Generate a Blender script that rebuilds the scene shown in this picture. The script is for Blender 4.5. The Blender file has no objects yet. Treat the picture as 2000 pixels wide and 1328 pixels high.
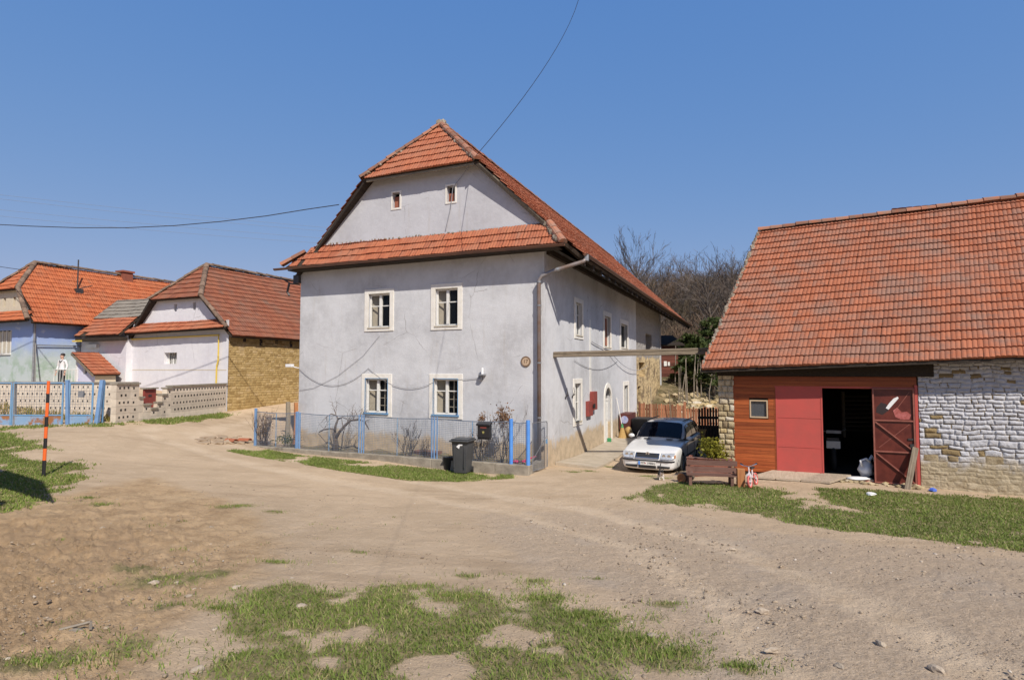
import bpy, bmesh, math, random
import numpy as np
from mathutils import Vector, Matrix
rad = math.radians
SC = bpy.context.scene
COL = SC.collection
# ------------------------------------------------------------------ camera, sky, sun, exposure
FPX, CXP, CYP = 1120.0, 1000.0, 664.0
PITCH = math.atan(56 / 1120)
CAMZ = 3.0
cd = bpy.data.cameras.new('camera'); cam = bpy.data.objects.new('camera', cd); COL.objects.link(cam)
cam.location = (0, 0, CAMZ); cam.rotation_euler = (math.pi / 2 + PITCH, 0, 0)
cd.sensor_fit = 'HORIZONTAL'; cd.sensor_width = 36.0; cd.lens = 36.0 * FPX / 2000.0
cd.clip_start = 0.1; cd.clip_end = 6000
SC.camera = cam
TH = rad(23.6)
S = Vector((math.sin(TH), math.cos(TH), 0)); Rv = Vector((math.cos(TH), -math.sin(TH), 0)); UP = Vector((0, 0, 1))
SUN_TRAVEL = (Rv * -0.75 + S * 0.68 - UP).normalized()
SUN_EL = math.asin(-SUN_TRAVEL.z)
SUN_AZ = math.atan2(-SUN_TRAVEL.x, -SUN_TRAVEL.y)        # clockwise from +Y
sl = bpy.data.lights.new('sun', 'SUN'); sun = bpy.data.objects.new('sun', sl); COL.objects.link(sun)
sl.energy = 5.0; sl.angle = rad(0.5); sl.color = (1.0, 0.93, 0.83)
sun.rotation_euler = SUN_TRAVEL.to_track_quat('-Z', 'Y').to_euler()
sun.location = (20, -20, 30)
W = bpy.data.worlds.new('World'); SC.world = W; W.use_nodes = True
wn = W.node_tree; bg = wn.nodes['Background']
sky = wn.nodes.new('ShaderNodeTexSky'); sky.sky_type = 'NISHITA'; sky.sun_disc = False
sky.sun_elevation = SUN_EL; sky.sun_rotation = SUN_AZ
sky.altitude = 300; sky.air_density = 1.0; sky.dust_density = 0.6; sky.ozone_density = 2.5
sep_ = wn.nodes.new('ShaderNodeSeparateColor'); com_ = wn.nodes.new('ShaderNodeCombineColor'); wn.links.new(sky.outputs[0], sep_.inputs[0])
for i_, (k_, g_) in enumerate(((.676, .77), (.534, .42), (.666, .145))):        # even out the sky's brightness towards the zenith
    m0 = wn.nodes.new('ShaderNodeMath'); m0.operation = 'MULTIPLY'; m0.inputs[1].default_value = .1; wn.links.new(sep_.outputs[i_], m0.inputs[0])
    m1 = wn.nodes.new('ShaderNodeMath'); m1.operation = 'POWER'; m1.inputs[1].default_value = g_; wn.links.new(m0.outputs[0], m1.inputs[0])
    m2 = wn.nodes.new('ShaderNodeMath'); m2.operation = 'MULTIPLY'; m2.inputs[1].default_value = 10 * k_; wn.links.new(m1.outputs[0], m2.inputs[0]); wn.links.new(m2.outputs[0], com_.inputs[i_])
tc_ = wn.nodes.new('ShaderNodeTexCoord'); sx_ = wn.nodes.new('ShaderNodeSeparateXYZ'); wn.links.new(tc_.outputs['Generated'], sx_.inputs[0]); mr_ = wn.nodes.new('ShaderNodeMapRange'); mr_.interpolation_type = 'SMOOTHSTEP'
for i_, q_ in enumerate((None, .55, .95, 1.0, .45)):
    if i_: mr_.inputs[i_].default_value = q_
wn.links.new(sx_.outputs[2], mr_.inputs[0]); mv_ = wn.nodes.new('ShaderNodeVectorMath'); mv_.operation = 'SCALE'; wn.links.new(com_.outputs[0], mv_.inputs[0]); wn.links.new(mr_.outputs[0], mv_.inputs['Scale'])   # deeper blue overhead
wn.links.new(mv_.outputs[0], bg.inputs['Color']); bg.inputs['Strength'].default_value = 0.10
SC.view_settings.view_transform = 'Standard'; SC.view_settings.look = 'None'
SC.view_settings.exposure = 0.0; SC.view_settings.gamma = 1.0; SC.view_settings.use_curve_mapping = False
RNG = random.Random(7); NR = np.random.default_rng(7)
def U(a, b): return RNG.uniform(a, b)

# ------------------------------------------------------------------ noise + terrain
def _hash(ix, iy, seed):
    h = (ix.astype(np.int64) * 374761393 + iy.astype(np.int64) * 668265263 + seed * 1442695041) & 0x7fffffff
    h = ((h ^ (h >> 13)) * 1274126177) & 0x7fffffff
    return ((h ^ (h >> 16)) & 0xffff) / 65535.0
def vnoise(x, y, seed=0):
    ix = np.floor(x); iy = np.floor(y); fx = x - ix; fy = y - iy
    fx = fx * fx * (3 - 2 * fx); fy = fy * fy * (3 - 2 * fy)
    a = _hash(ix, iy, seed); b = _hash(ix + 1, iy, seed); c = _hash(ix, iy + 1, seed); d = _hash(ix + 1, iy + 1, seed)
    return (a * (1 - fx) + b * fx) * (1 - fy) + (c * (1 - fx) + d * fx) * fy
def fbm(x, y, seed=0, oct=4):
    t = 0; amp = .5; s = 0
    for o in range(oct):
        t = t + amp * vnoise(x, y, seed + o * 17); s += amp; amp *= .5; x = x * 2.03 + 11.3; y = y * 2.03 - 7.1
    return t / s
def sstep(a, b, x):
    t = np.clip((x - a) / (b - a), 0, 1); return t * t * (3 - 2 * t)
CTRL = np.array([(0,0,1.0),(0,3,.95),(-5,4,1.0),(5,4,.9),(0,7,.6),(6,7,.5),(-6,8,.7),(0,11,.2),(5,11,.1),(8,12,.1),(11,12.6,.08),(-4,12,.3),
 (1,14.5,0),(3,16,0),(6.15,16.0,.09),(4.0,17.6,-.15),(4.2,19.5,-.16),(11.9,13.5,.05),(18,12,0),(1,17.5,0),(2.6,21.2,-.18),(5,21,-.1),(4.2,24,-.15),(7,24,-.1),(9,32,.1),(6,31,0),(-1.4,17.2,-.06),(-3.5,18,.05),(-7.37,19.5,.13),
 (-9.2,20.6,.25),(-10.6,12.9,.6),(-14,19.8,1.05),(-18,19.8,1.05),(-24,19.8,1.1),(-20,22,1.7),(-30,23,1.8),(-13.4,26.8,1.0),(-11,31,1.15),(-10,36,1.3),(-25,12,.95),(-14,9,.95),(-23,28,2.0),(-17,30,1.9),(-20,25,1.95),
 (30,20,0),(22,32,.6),(9.9,36.3,1.5),(11.6,36,1.35),(9.3,33,.35),(11.8,32.6,.4),(13.5,34,.7),(12,41,2.8),(17,41,2.4),(6,42,2.2),(0,-10,1.2),(-20,-5,1.3),(20,-5,.9),(0,38,1.0),(-3,25,.3),(2,28,.1)])
_P = CTRL[:, :2]; _c = 3.0
def _phi(r2): return np.sqrt(r2 + _c * _c)
_n = len(CTRL)
_A = np.zeros((_n + 3, _n + 3)); _d = _P[:, None, :] - _P[None, :, :]
_A[:_n, :_n] = _phi((_d ** 2).sum(-1)) - np.eye(_n) * 0.02
_A[:_n, _n] = 1; _A[:_n, _n + 1:] = _P; _A[_n, :_n] = 1; _A[_n + 1:, :_n] = _P.T
_w = np.linalg.solve(_A, np.concatenate([CTRL[:, 2], np.zeros(3)]))
def terrain(x, y):
    x = np.asarray(x, float); y = np.asarray(y, float); sh = x.shape; x = x.ravel(); y = y.ravel()
    z = np.zeros(x.size)
    for k in range(0, x.size, 20000):
        X = x[k:k + 20000]; Y = y[k:k + 20000]
        r2 = (X[:, None] - _P[:, 0]) ** 2 + (Y[:, None] - _P[:, 1]) ** 2
        z[k:k + 20000] = _phi(r2) @ _w[:_n] + _w[_n] + _w[_n + 1] * X + _w[_n + 2] * Y
    d = np.hypot(x, y - 15); f = sstep(28, 50, d)
    z = z * (1 - f) + .8 * f
    ang = np.degrees(np.arctan2(x, np.maximum(y, 1e-3))); front = (y > 0)
    hill = 15 * sstep(42, 100, y) * sstep(-2, 12, ang) * (1 - .45 * sstep(36, 60, ang)) * front
    far = 44 * sstep(150, 420, np.hypot(x, y)) * (.75 + .5 * fbm(x / 260, y / 260, 3)) * sstep(5, -12, ang) * front
    far2 = 16 * sstep(100, 300, np.hypot(x, y)) * (.6 + .6 * fbm(x / 120, y / 120, 5)) * (front * sstep(0, 12, ang) + (~front))
    return (z + hill + far + far2).reshape(sh)
def tz(x, y): return float(terrain(np.array([x]), np.array([y]))[0])
def pray(u, v):
    q = Vector(((u - CXP) / FPX, 0, (CYP - v) / FPX))
    c, s_ = math.cos(PITCH), math.sin(PITCH)
    return Vector((q.x, c - q.z * s_, s_ + q.z * c))
def G(u, v):                                               # where a line of sight meets the terrain
    d = pray(u, v); t0 = 1.0; t = 1.0
    ts = np.geomspace(1.5, 120, 500); zs = CAMZ + d.z * ts - terrain(d.x * ts, d.y * ts)
    i = np.argmax(zs < 0)
    if zs[i] >= 0: i = len(ts) - 1
    a, b = ts[max(i - 1, 0)], ts[i]
    for _ in range(25):
        m = (a + b) / 2
        if CAMZ + d.z * m - tz(d.x * m, d.y * m) < 0: b = m
        else: a = m
    return Vector((d.x * b, d.y * b, CAMZ + d.z * b))
def at(u, v, Y):
    d = pray(u, v); t = Y / d.y; return Vector((d.x * t, Y, CAMZ + d.z * t))

# ------------------------------------------------------------------ materials
def new_mat(name):
    m = bpy.data.materials.new(name); m.use_nodes = True
    nt = m.node_tree; return m, nt, nt.nodes['Principled BSDF']
class N:
    def __init__(s, nt): s.nt = nt; s.L = nt.links
    def n(s, t, **k):
        x = s.nt.nodes.new(t)
        for a, b in k.items(): setattr(x, a, b)
        return x
    def put(s, sock, v):
        if isinstance(v, (int, float)): sock.default_value = v
        elif isinstance(v, tuple): sock.default_value = (*v, 1) if len(v) == 3 and len(sock.default_value) == 4 else v
        else: s.L.new(v, sock)
    def coord(s, kind='Object'): return s.n('ShaderNodeTexCoord').outputs[kind]
    def scale(s, vec, sc):
        m = s.n('ShaderNodeMapping'); s.put(m.inputs['Vector'], vec); m.inputs['Scale'].default_value = sc if isinstance(sc, tuple) else (sc,) * 3; return m.outputs[0]
    def noise(s, vec, sc, det=4, rough=.6, dist=0, out=0):
        t = s.n('ShaderNodeTexNoise'); s.put(t.inputs['Vector'], vec); t.inputs['Scale'].default_value = sc; t.inputs['Detail'].default_value = det
        t.inputs['Roughness'].default_value = rough; t.inputs['Distortion'].default_value = dist; return t.outputs[out]
    def ramp(s, fac, stops):
        r = s.n('ShaderNodeValToRGB'); s.put(r.inputs[0], fac); e = r.color_ramp.elements
        while len(e) < len(stops): e.new(.5)
        for el, (p, c) in zip(e, stops): el.position = p; el.color = (*c, 1) if isinstance(c, tuple) else (c, c, c, 1)
        return r.outputs[0]
    def mix(s, fac, a, b, mode='MIX'):
        m = s.n('ShaderNodeMix', data_type='RGBA', blend_type=mode); s.put(m.inputs[0], fac); s.put(m.inputs[6], a); s.put(m.inputs[7], b); return m.outputs[2]
    def math(s, op, a, b=0.0, clamp=False):
        m = s.n('ShaderNodeMath', operation=op, use_clamp=clamp); s.put(m.inputs[0], a); s.put(m.inputs[1], b); return m.outputs[0]
    def mapr(s, v, a, b, c=0., d=1.):
        m = s.n('ShaderNodeMapRange'); m.interpolation_type = 'SMOOTHSTEP'
        for i, q in enumerate((v, a, b, c, d)): s.put(m.inputs[i], q)
        return m.outputs[0]
    def attr(s, name): return s.n('ShaderNodeAttribute', attribute_name=name).outputs['Fac']
    def sep(s, vec):
        x = s.n('ShaderNodeSeparateXYZ'); s.put(x.inputs[0], vec); return x.outputs
    def bump(s, h, strength=.3, dist=.02, normal=None):
        b = s.n('ShaderNodeBump'); s.put(b.inputs['Height'], h); b.inputs['Strength'].default_value = strength; b.inputs['Distance'].default_value = dist
        if normal is not None: s.L.new(normal, b.inputs['Normal'])
        return b.outputs[0]
def plain(name, c, rough=.6, c2=None, sc=6, metal=0, bump=0, bsc=40, rnd=0, spec=.5, coat=0, stretch=None):
    """base colour mottled towards c2 by noise, optional per-face brightness and fine bump"""
    m, nt, b = new_mat(name); n = N(nt); v = n.coord()
    if stretch: v = n.scale(v, stretch)
    col = c
    if c2 is not None: col = n.mix(n.mapr(n.noise(v, sc, 5, .65), .32, .68), c, c2)
    if rnd:
        k = n.mapr(n.attr('rnd'), 0., 1., 1 - rnd, 1 + rnd * .6)
        mm = n.n('ShaderNodeMix', data_type='RGBA', blend_type='MULTIPLY'); mm.inputs[0].default_value = 1
        n.put(mm.inputs[6], col if not isinstance(col, tuple) else (*col, 1)); cc = n.n('ShaderNodeCombineColor')
        for i in range(3): n.put(cc.inputs[i], k)
        nt.links.new(cc.outputs[0], mm.inputs[7]); col = mm.outputs[2]
    n.put(b.inputs['Base Color'], col); b.inputs['Roughness'].default_value = rough; b.inputs['Metallic'].default_value = metal
    b.inputs['Specular IOR Level'].default_value = spec
    if coat: b.inputs['Coat Weight'].default_value = coat; b.inputs['Coat Roughness'].default_value = .08
    if bump: nt.links.new(n.bump(n.noise(v, bsc, 5, .7), bump, .02), b.inputs['Normal'])
    return m
MT = {}
def tile_mat(name, a, b2, dark, grey, gamt, hue_shift=0):
    m, nt, b = new_mat(name); n = N(nt); v = n.coord(); r = n.attr('rnd')
    mid = tuple((x + y) / 2 for x, y in zip(a, grey)); dk_ = tuple(x * .72 + y * .28 for x, y in zip(a, dark))
    col = n.ramp(r, [(0, dk_), (.25, a), (.6, b2), (.85, a), (1, mid)])
    big = n.mapr(n.noise(v, .8, 5, .65), .40, .70)
    col = n.mix(n.math('MULTIPLY', big, gamt), col, grey)
    st = n.mapr(n.noise(v, 5.5, 6, .75), .46, .74)
    col = n.mix(n.math('MULTIPLY', st, gamt), col, tuple(x * .55 + y * .45 for x, y in zip(dark, grey)))
    f = n.mapr(n.noise(v, 17, 5, .75), .5, .75)
    col = n.mix(n.math('MULTIPLY', f, .45), col, dark)
    li = n.mapr(n.noise(v, 23, 3, .6), .66, .74)
    col = n.mix(n.math('MULTIPLY', li, .35), col, (.33, .28, .21))
    n.put(b.inputs['Base Color'], col); b.inputs['Roughness'].default_value = .85; b.inputs['Specular IOR Level'].default_value = .25
    nt.links.new(n.bump(n.noise(v, 60, 4, .7), .3, .01), b.inputs['Normal']); return m
MT['tile_main'] = tile_mat('roof_tile_orange', (.34, .105, .052), (.41, .14, .072), (.15, .055, .035), (.26, .15, .105), .5)
MT['tile_fresh'] = tile_mat('roof_tile_fresh', (.37, .112, .055), (.43, .15, .075), (.20, .065, .04), (.32, .17, .115), .45)
MT['tile_barn'] = tile_mat('roof_tile_weathered', (.34, .112, .056), (.40, .145, .078), (.13, .055, .038), (.245, .165, .13), .75)
MT['tile_far'] = tile_mat('roof_tile_brown', (.25, .08, .044), (.30, .11, .06), (.10, .048, .035), (.19, .125, .095), .5)
MT['tile_left'] = tile_mat('roof_tile_bright', (.43, .115, .045), (.50, .15, .06), (.20, .06, .035), (.30, .15, .09), .35)
MT['tile_grey'] = tile_mat('roof_tile_grey', (.20, .18, .155), (.25, .225, .19), (.10, .09, .085), (.28, .25, .21), .4)
def plaster(name, c, c2, plinth, pz, stain=.35, streak=(.42, .38, .33), rough_edges=None):
    m, nt, b = new_mat(name); n = N(nt); v = n.coord(); z = n.sep(v)[2]
    col = n.mix(n.mapr(n.noise(v, .55, 6, .62), .35, .68), c, c2)
    fine = n.mapr(n.noise(v, 5.5, 7, .72), .42, .66)
    col = n.mix(n.math('MULTIPLY', fine, .35), col, tuple(min(1, x * 1.09) for x in c))
    sv = n.scale(v, (2.6, 2.6, .28))
    str_ = n.mapr(n.noise(sv, 1.6, 6, .7), .53, .75)
    col = n.mix(n.math('MULTIPLY', str_, stain), col, streak)
    nz = n.math('ADD', z, n.math('MULTIPLY', n.math('SUBTRACT', n.noise(v, 1.6, 6, .7), .5), 1.15))
    pl = n.mapr(nz, pz + .14, pz - .14)
    pc = n.mix(n.mapr(n.noise(v, 3.2, 6, .7), .35, .66), plinth, tuple(x * .76 for x in plinth))
    col = n.mix(pl, col, pc)
    cr = n.n('ShaderNodeTexVoronoi', feature='DISTANCE_TO_EDGE'); n.put(cr.inputs['Vector'], n.mix(.12, v, n.noise(v, 3, 4, .6, out=1))); cr.inputs['Scale'].default_value = .55
    crack = n.math('MULTIPLY', n.mapr(cr.outputs[0], .006, .0), n.mapr(n.noise(v, .7, 2), .5, .6))
    col = n.mix(n.math('MULTIPLY', crack, .55), col, (.2, .18, .17))
    n.put(b.inputs['Base Color'], col); b.inputs['Roughness'].default_value = .92; b.inputs['Specular IOR Level'].default_value = .15
    h = n.math('ADD', n.noise(v, 2.2, 5, .6), n.math('MULTIPLY', n.noise(v, 30, 5, .7), .35))
    nt.links.new(n.bump(h, .5, .035), b.inputs['Normal']); return m
MT['plaster'] = plaster('plaster_lavender', (.605, .61, .628), (.455, .455, .468), (.54, .43, .30), .72)
MT['plaster_gable'] = plaster('plaster_grey', (.55, .55, .575), (.47, .465, .485), (.5, .45, .38), -5)
MT['plaster_white'] = plaster('plaster_white', (.72, .71, .73), (.63, .62, .66), (.62, .55, .45), .9, .18)
MT['plaster_cream'] = plaster('plaster_cream', (.62, .55, .42), (.56, .49, .38), (.5, .42, .32), -5, .2)
def ruin():
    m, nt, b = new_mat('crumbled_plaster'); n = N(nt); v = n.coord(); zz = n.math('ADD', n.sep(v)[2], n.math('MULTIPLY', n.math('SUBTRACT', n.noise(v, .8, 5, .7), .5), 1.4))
    k = n.mapr(n.noise(v, .8, 6, .7), .42, .58)
    vor = n.n('ShaderNodeTexVoronoi'); n.put(vor.inputs['Vector'], n.scale(v, (3, 3, 5))); vor.inputs['Scale'].default_value = 1
    st = n.mix(n.mapr(vor.outputs['Distance'], .25, .55), (.50, .38, .20), (.17, .12, .07))
    col = n.mix(k, n.mix(n.noise(v, 3, 5), (.62, .48, .27), (.48, .36, .20)), st)
    col = n.mix(n.mapr(zz, 3.5, 3.75), col, n.mix(n.noise(v, 2, 5), (.36, .34, .32), (.25, .23, .21)))  # upper wall coloured dark grey to carry the eave's shadow
    n.put(b.inputs['Base Color'], col); b.inputs['Roughness'].default_value = .95
    nt.links.new(n.bump(n.math('ADD', n.noise(v, 4, 6, .7), n.math('MULTIPLY', vor.outputs['Distance'], -.6)), .9, .08), b.inputs['Normal']); return m
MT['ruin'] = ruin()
def mural():
    m, nt, b = new_mat('painted_blue_green_wall'); n = N(nt); v = n.coord(); x = n.sep(v)
    nz = n.math('ADD', x[2], n.math('MULTIPLY', n.noise(v, .9, 4, .6), 1.6))
    col = n.mix(n.mapr(nz, 4.2, 5.6), (.47, .53, .53), (.28, .38, .66))
    gr = n.math('MULTIPLY', n.mapr(n.noise(v, 1.1, 5, .65), .45, .62), n.mapr(x[2], 4.6, 2.6))
    col = n.mix(n.math('MULTIPLY', gr, .8), col, (.25, .37, .25))
    col = n.mix(n.math('MULTIPLY', n.mapr(n.noise(v, 1.9, 4, .6), .58, .7), .5), col, (.62, .68, .70))
    n.put(b.inputs['Base Color'], col); b.inputs['Roughness'].default_value = .9; return m
MT['mural'] = mural()
def violet():
    m, nt, b = new_mat('violet_sponged_wall'); n = N(nt); v = n.coord()
    col = n.mix(n.mapr(n.noise(v, 1.4, 4, .6), .52, .62), (.62, .62, .76), (.36, .37, .82))
    n.put(b.inputs['Base Color'], col); b.inputs['Roughness'].default_value = .9; return m
MT['violet'] = violet()
def rnd_mat(name, stops, sc=14, amt=.3, bump=.5, bsc=30, rough=.92, dirt=None):
    """colour picked by the per-face attribute, mottled by noise"""
    m, nt, b = new_mat(name); n = N(nt); v = n.coord()
    col = n.ramp(n.attr('rnd'), stops)
    col = n.mix(n.math('MULTIPLY', n.mapr(n.noise(v, sc, 6, .7), .4, .68), amt), col, tuple(x * .55 for x in stops[0][1]))
    if dirt:
        z = n.sep(v)[2]; nz = n.math('ADD', z, n.math('MULTIPLY', n.math('SUBTRACT', n.noise(v, 1.8, 6, .7), .5), .9))
        col = n.mix(n.mapr(nz, dirt[0] + .25, dirt[0] - .2), col, n.mix(n.mapr(n.noise(v, 4, 5, .7), .35, .65), dirt[1], tuple(x * .7 for x in dirt[1])))
    n.put(b.inputs['Base Color'], col); b.inputs['Roughness'].default_value = rough; b.inputs['Specular IOR Level'].default_value = .2
    nt.links.new(n.bump(n.noise(v, bsc, 6, .72), bump, .03), b.inputs['Normal']); return m
def whitewash():
    m, nt, b = new_mat('whitewashed_rubble'); n = N(nt); v = n.coord(); r = n.attr('rnd'); z = n.sep(v)[2]
    bare = n.ramp(r, [(0, (.19, .145, .085)), (.3, (.40, .285, .14)), (1, (.47, .36, .20))]); bare = n.mix(n.mapr(n.noise(v, 12, 6, .7), .35, .65), bare, (.25, .185, .10))
    wh = n.mix(n.mapr(n.noise(v, 2.2, 6, .7), .35, .65), (.57, .57, .605), (.47, .465, .49)); wh = n.mix(n.math('MULTIPLY', n.mapr(n.noise(n.scale(v, (4, 4, .8)), 3, 5, .7), .5, .7), .35), wh, (.40, .37, .34))
    k = n.math('ADD', n.mapr(r, .20, .27), n.math('MULTIPLY', n.math('SUBTRACT', n.noise(v, 9, 6, .75), .52), 2.2)); col = n.mix(n.mapr(k, .35, .65), bare, wh)
    nz = n.math('ADD', z, n.math('MULTIPLY', n.math('SUBTRACT', n.noise(v, 1.6, 6, .75), .5), 1.1)); low = n.mix(n.mapr(n.noise(v, 5, 6, .7), .35, .65), (.46, .385, .27), (.34, .275, .18))
    col = n.mix(n.mapr(nz, 1.0, .45), col, low)
    n.put(b.inputs['Base Color'], col); b.inputs['Roughness'].default_value = .95; b.inputs['Specular IOR Level'].default_value = .12
    nt.links.new(n.bump(n.math('ADD', n.noise(v, 24, 6, .75), n.math('MULTIPLY', n.noise(v, 7, 4, .6), .8)), .9, .03), b.inputs['Normal']); return m
MT['whitestone'] = whitewash()
MT['yellowstone'] = rnd_mat('sandstone_rubble', [(0, (.24, .18, .11)), (.3, (.46, .37, .22)), (.6, (.55, .46, .30)), (.85, (.50, .37, .17)), (1, (.62, .56, .46))], 9, .35, .9, 24)
MT['adobe'] = rnd_mat('yellow_adobe_brick', [(0, (.34, .225, .09)), (.4, (.45, .315, .135)), (.75, (.50, .355, .16)), (1, (.55, .40, .21))], 5, .45, .8, 30)
MT['block'] = plain('grey_pink_block', (.72, .62, .50), .9, (.60, .51, .41), 5, bump=.4, rnd=.15)
MT['concrete'] = plain('old_concrete', (.34, .30, .24), .95, (.22, .19, .15), 3.5, bump=.6, bsc=18)
MT['path'] = plain('concrete_path', (.47, .40, .31), .95, (.38, .32, .24), 2.2, bump=.4, bsc=20)
def wood(name, a, b2, rough=.65, rnd=.3, grain=(3, 3, 40), spec=.35):
    m, nt, b = new_mat(name); n = N(nt); v = n.scale(n.coord(), grain)
    col = n.mix(n.mapr(n.noise(v, 1.0, 6, .7), .3, .7), a, b2)
    col = n.mix(n.math('MULTIPLY', n.mapr(n.noise(n.coord(), 4, 3), .55, .75), .4), col, tuple(x * .6 for x in a))
    k = n.mapr(n.attr('rnd'), 0., 1., 1 - rnd, 1 + rnd * .7); cc = n.n('ShaderNodeCombineColor')
    for i in range(3): n.put(cc.inputs[i], k)
    col = n.mix(1.0, col, cc.outputs[0], 'MULTIPLY')
    n.put(b.inputs['Base Color'], col); b.inputs['Roughness'].default_value = rough; b.inputs['Specular IOR Level'].default_value = spec
    nt.links.new(n.bump(n.noise(v, 1.0, 6, .7), .35, .01), b.inputs['Normal']); return m
MT['plank_red'] = wood('red_brown_planks', (.27, .056, .015), (.40, .105, .028), .55, .28, (1.2, 30, 30))
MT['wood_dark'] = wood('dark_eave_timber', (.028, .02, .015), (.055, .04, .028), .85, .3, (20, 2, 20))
MT['wood_grey'] = wood('weathered_grey_timber', (.20, .165, .12), (.33, .28, .21), .9, .2, (40, 2.5, 40))
MT['wood_grey_x'] = wood('weathered_grey_beam', (.13, .10, .07), (.30, .245, .18), .9, .25, (1.5, 40, 40))
MT['wood_ramp'] = wood('pale_ramp_boards', (.34, .27, .20), (.45, .37, .28), .9, .2, (30, 2, 30))
MT['picket'] = wood('red_stained_pickets', (.24, .085, .045), (.42, .20, .11), .8, .5, (25, 25, 2))
MT['bench'] = wood('brown_stained_bench', (.13, .065, .05), (.22, .125, .095), .6, .2, (2, 30, 30))
MT['post_orange'] = wood('orange_brown_post', (.33, .13, .05), (.44, .2, .08), .8, .2, (20, 20, 2))
MT['bark'] = plain('grey_brown_bark', (.085, .065, .05), .95, (.15, .125, .10), 9, bump=.6, bsc=30)
MT['bark_pale'] = plain('pale_bark', (.30, .26, .21), .9, (.17, .14, .11), 7, bump=.4)
MT['twig'] = plain('winter_twigs', (.085, .052, .035), .9, (.13, .085, .058), .5, rnd=.35)
MT['twig_grey'] = plain('grey_winter_twigs', (.10, .08, .066), .9, (.15, .12, .10), .5, rnd=.3)
MT['vine'] = plain('gnarled_vine_bark', (.10, .075, .06), .95, (.19, .15, .12), 14, bump=.7, bsc=50)
MT['white_trim'] = plain('cream_white_trim', (.80, .77, .71), .75, (.72, .68, .61), 4, bump=.2)
MT['white_paint'] = plain('white_window_paint', (.78, .77, .73), .5, (.70, .68, .63), 8)
MT['shutter'] = plain('pale_inner_board', (.55, .49, .38), .7, (.47, .42, .33), 5)
MT['blue_paint'] = plain('blue_paint', (.075, .24, .66), .45, (.10, .29, .70), 5, spec=.4)
MT['blue_worn'] = plain('worn_blue_paint', (.11, .27, .50), .6, (.20, .33, .45), 4)
MT['wire'] = plain('blue_grey_wire', (.20, .26, .36), .5, metal=.4)
MT['galv'] = plain('galvanised_steel', (.33, .34, .36), .5, (.25, .25, .26), 6, metal=.5)
MT['gutter'] = plain('brown_gutter', (.16, .075, .045), .5, (.11, .055, .04), 3)
MT['pipe'] = plain('grey_brown_downpipe', (.25, .24, .25), .5, (.20, .115, .07), 1.1, metal=.2)
MT['red_metal'] = plain('red_painted_sheet_steel', (.50, .085, .07), .55, (.44, .085, .07), 2.2, bump=.12, bsc=3, spec=.35)
MT['maroon'] = plain('maroon_primer', (.085, .018, .014), .35, (.14, .032, .022), 3, spec=.4)
MT['maroon_bar'] = plain('rust_red_steel_bar', (.30, .10, .07), .6, (.22, .07, .05), 8)
MT['black'] = plain('black_interior', (.012, .011, .01), .9)
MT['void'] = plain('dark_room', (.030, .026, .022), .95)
MT['inside'] = plain('dim_barn_lining', (.06, .05, .04), .95, (.04, .033, .028), 2)
MT['iron'] = plain('dark_iron', (.05, .05, .052), .45, (.08, .07, .065), 6, metal=.3)
MT['cable'] = plain('black_cable', (.03, .03, .035), .6)
MT['cable_shadow_grey'] = plain('grey_cable_and_shadow', (.27, .27, .29), .6)
MT['blue_old'] = plain('faded_blue_paint', (.13, .24, .43), .6, (.18, .30, .50), 4)
MT['farwire'] = plain('pale_far_wire', (.25, .28, .35), .6)
MT['bin'] = plain('dark_grey_plastic', (.055, .058, .062), .45, (.07, .072, .076), 3)
MT['mailbox'] = plain('black_letterbox', (.02, .02, .023), .35)
MT['brickred'] = rnd_mat('red_brick', [(0, (.26, .085, .055)), (1, (.36, .14, .09))], 10, .3)
MT['yellow_pipe'] = plain('yellow_gas_pipe', (.65, .47, .08), .5)
MT['meter'] = plain('red_meter_box', (.28, .055, .042), .55, (.22, .05, .04), 6)
MT['cabinet'] = plain('dark_maroon_cabinet', (.13, .032, .025), .6, (.08, .025, .02), 5)
MT['mortar'] = plain('mortar_and_lichen', (.36, .32, .26), .95, (.22, .17, .12), 12, bump=.7)
MT['tile_cap'] = plain('ridge_tile', (.37, .14, .075), .85, (.24, .15, .11), 5, bump=.4, rnd=.3)
MT['orange_band'] = plain('orange_band', (.85, .15, .03), .5); MT['black_band'] = plain('black_band', (.02, .02, .022), .5)
MT['skin'] = plain('skin', (.55, .34, .25), .6); MT['hair'] = plain('dark_hair', (.03, .02, .016), .6)
MT['cloth_white'] = plain('white_cloth', (.78, .77, .77), .9, (.68, .67, .68), 12); MT['cloth_dark'] = plain('dark_cloth', (.03, .028, .032), .9)
MT['white_plastic'] = plain('white_plastic', (.80, .80, .80), .4); MT['blue_plastic'] = plain('blue_plastic', (.08, .16, .6), .5)
MT['stone'] = plain('pale_stone', (.46, .38, .29), .95, (.34, .27, .20), 12, bump=.6, rnd=.2)
MT['carpaint'] = plain('white_car_paint', (.74, .73, .71), .35, coat=.6)
MT['carblack'] = plain('black_trim', (.022, .022, .024), .5); MT['tyre'] = plain('tyre_rubber', (.02, .02, .02), .85)
MT['alloy'] = plain('silver_wheel', (.42, .42, .43), .35, metal=.7); MT['chrome'] = plain('chrome', (.7, .7, .72), .15, metal=1)
MT['lampglass'] = plain('headlamp_lens', (.72, .74, .76), .12, (.45, .47, .5), 16, metal=.35, spec=.8)
MT['amber'] = plain('amber_lens', (.55, .22, .05), .2)
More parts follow.
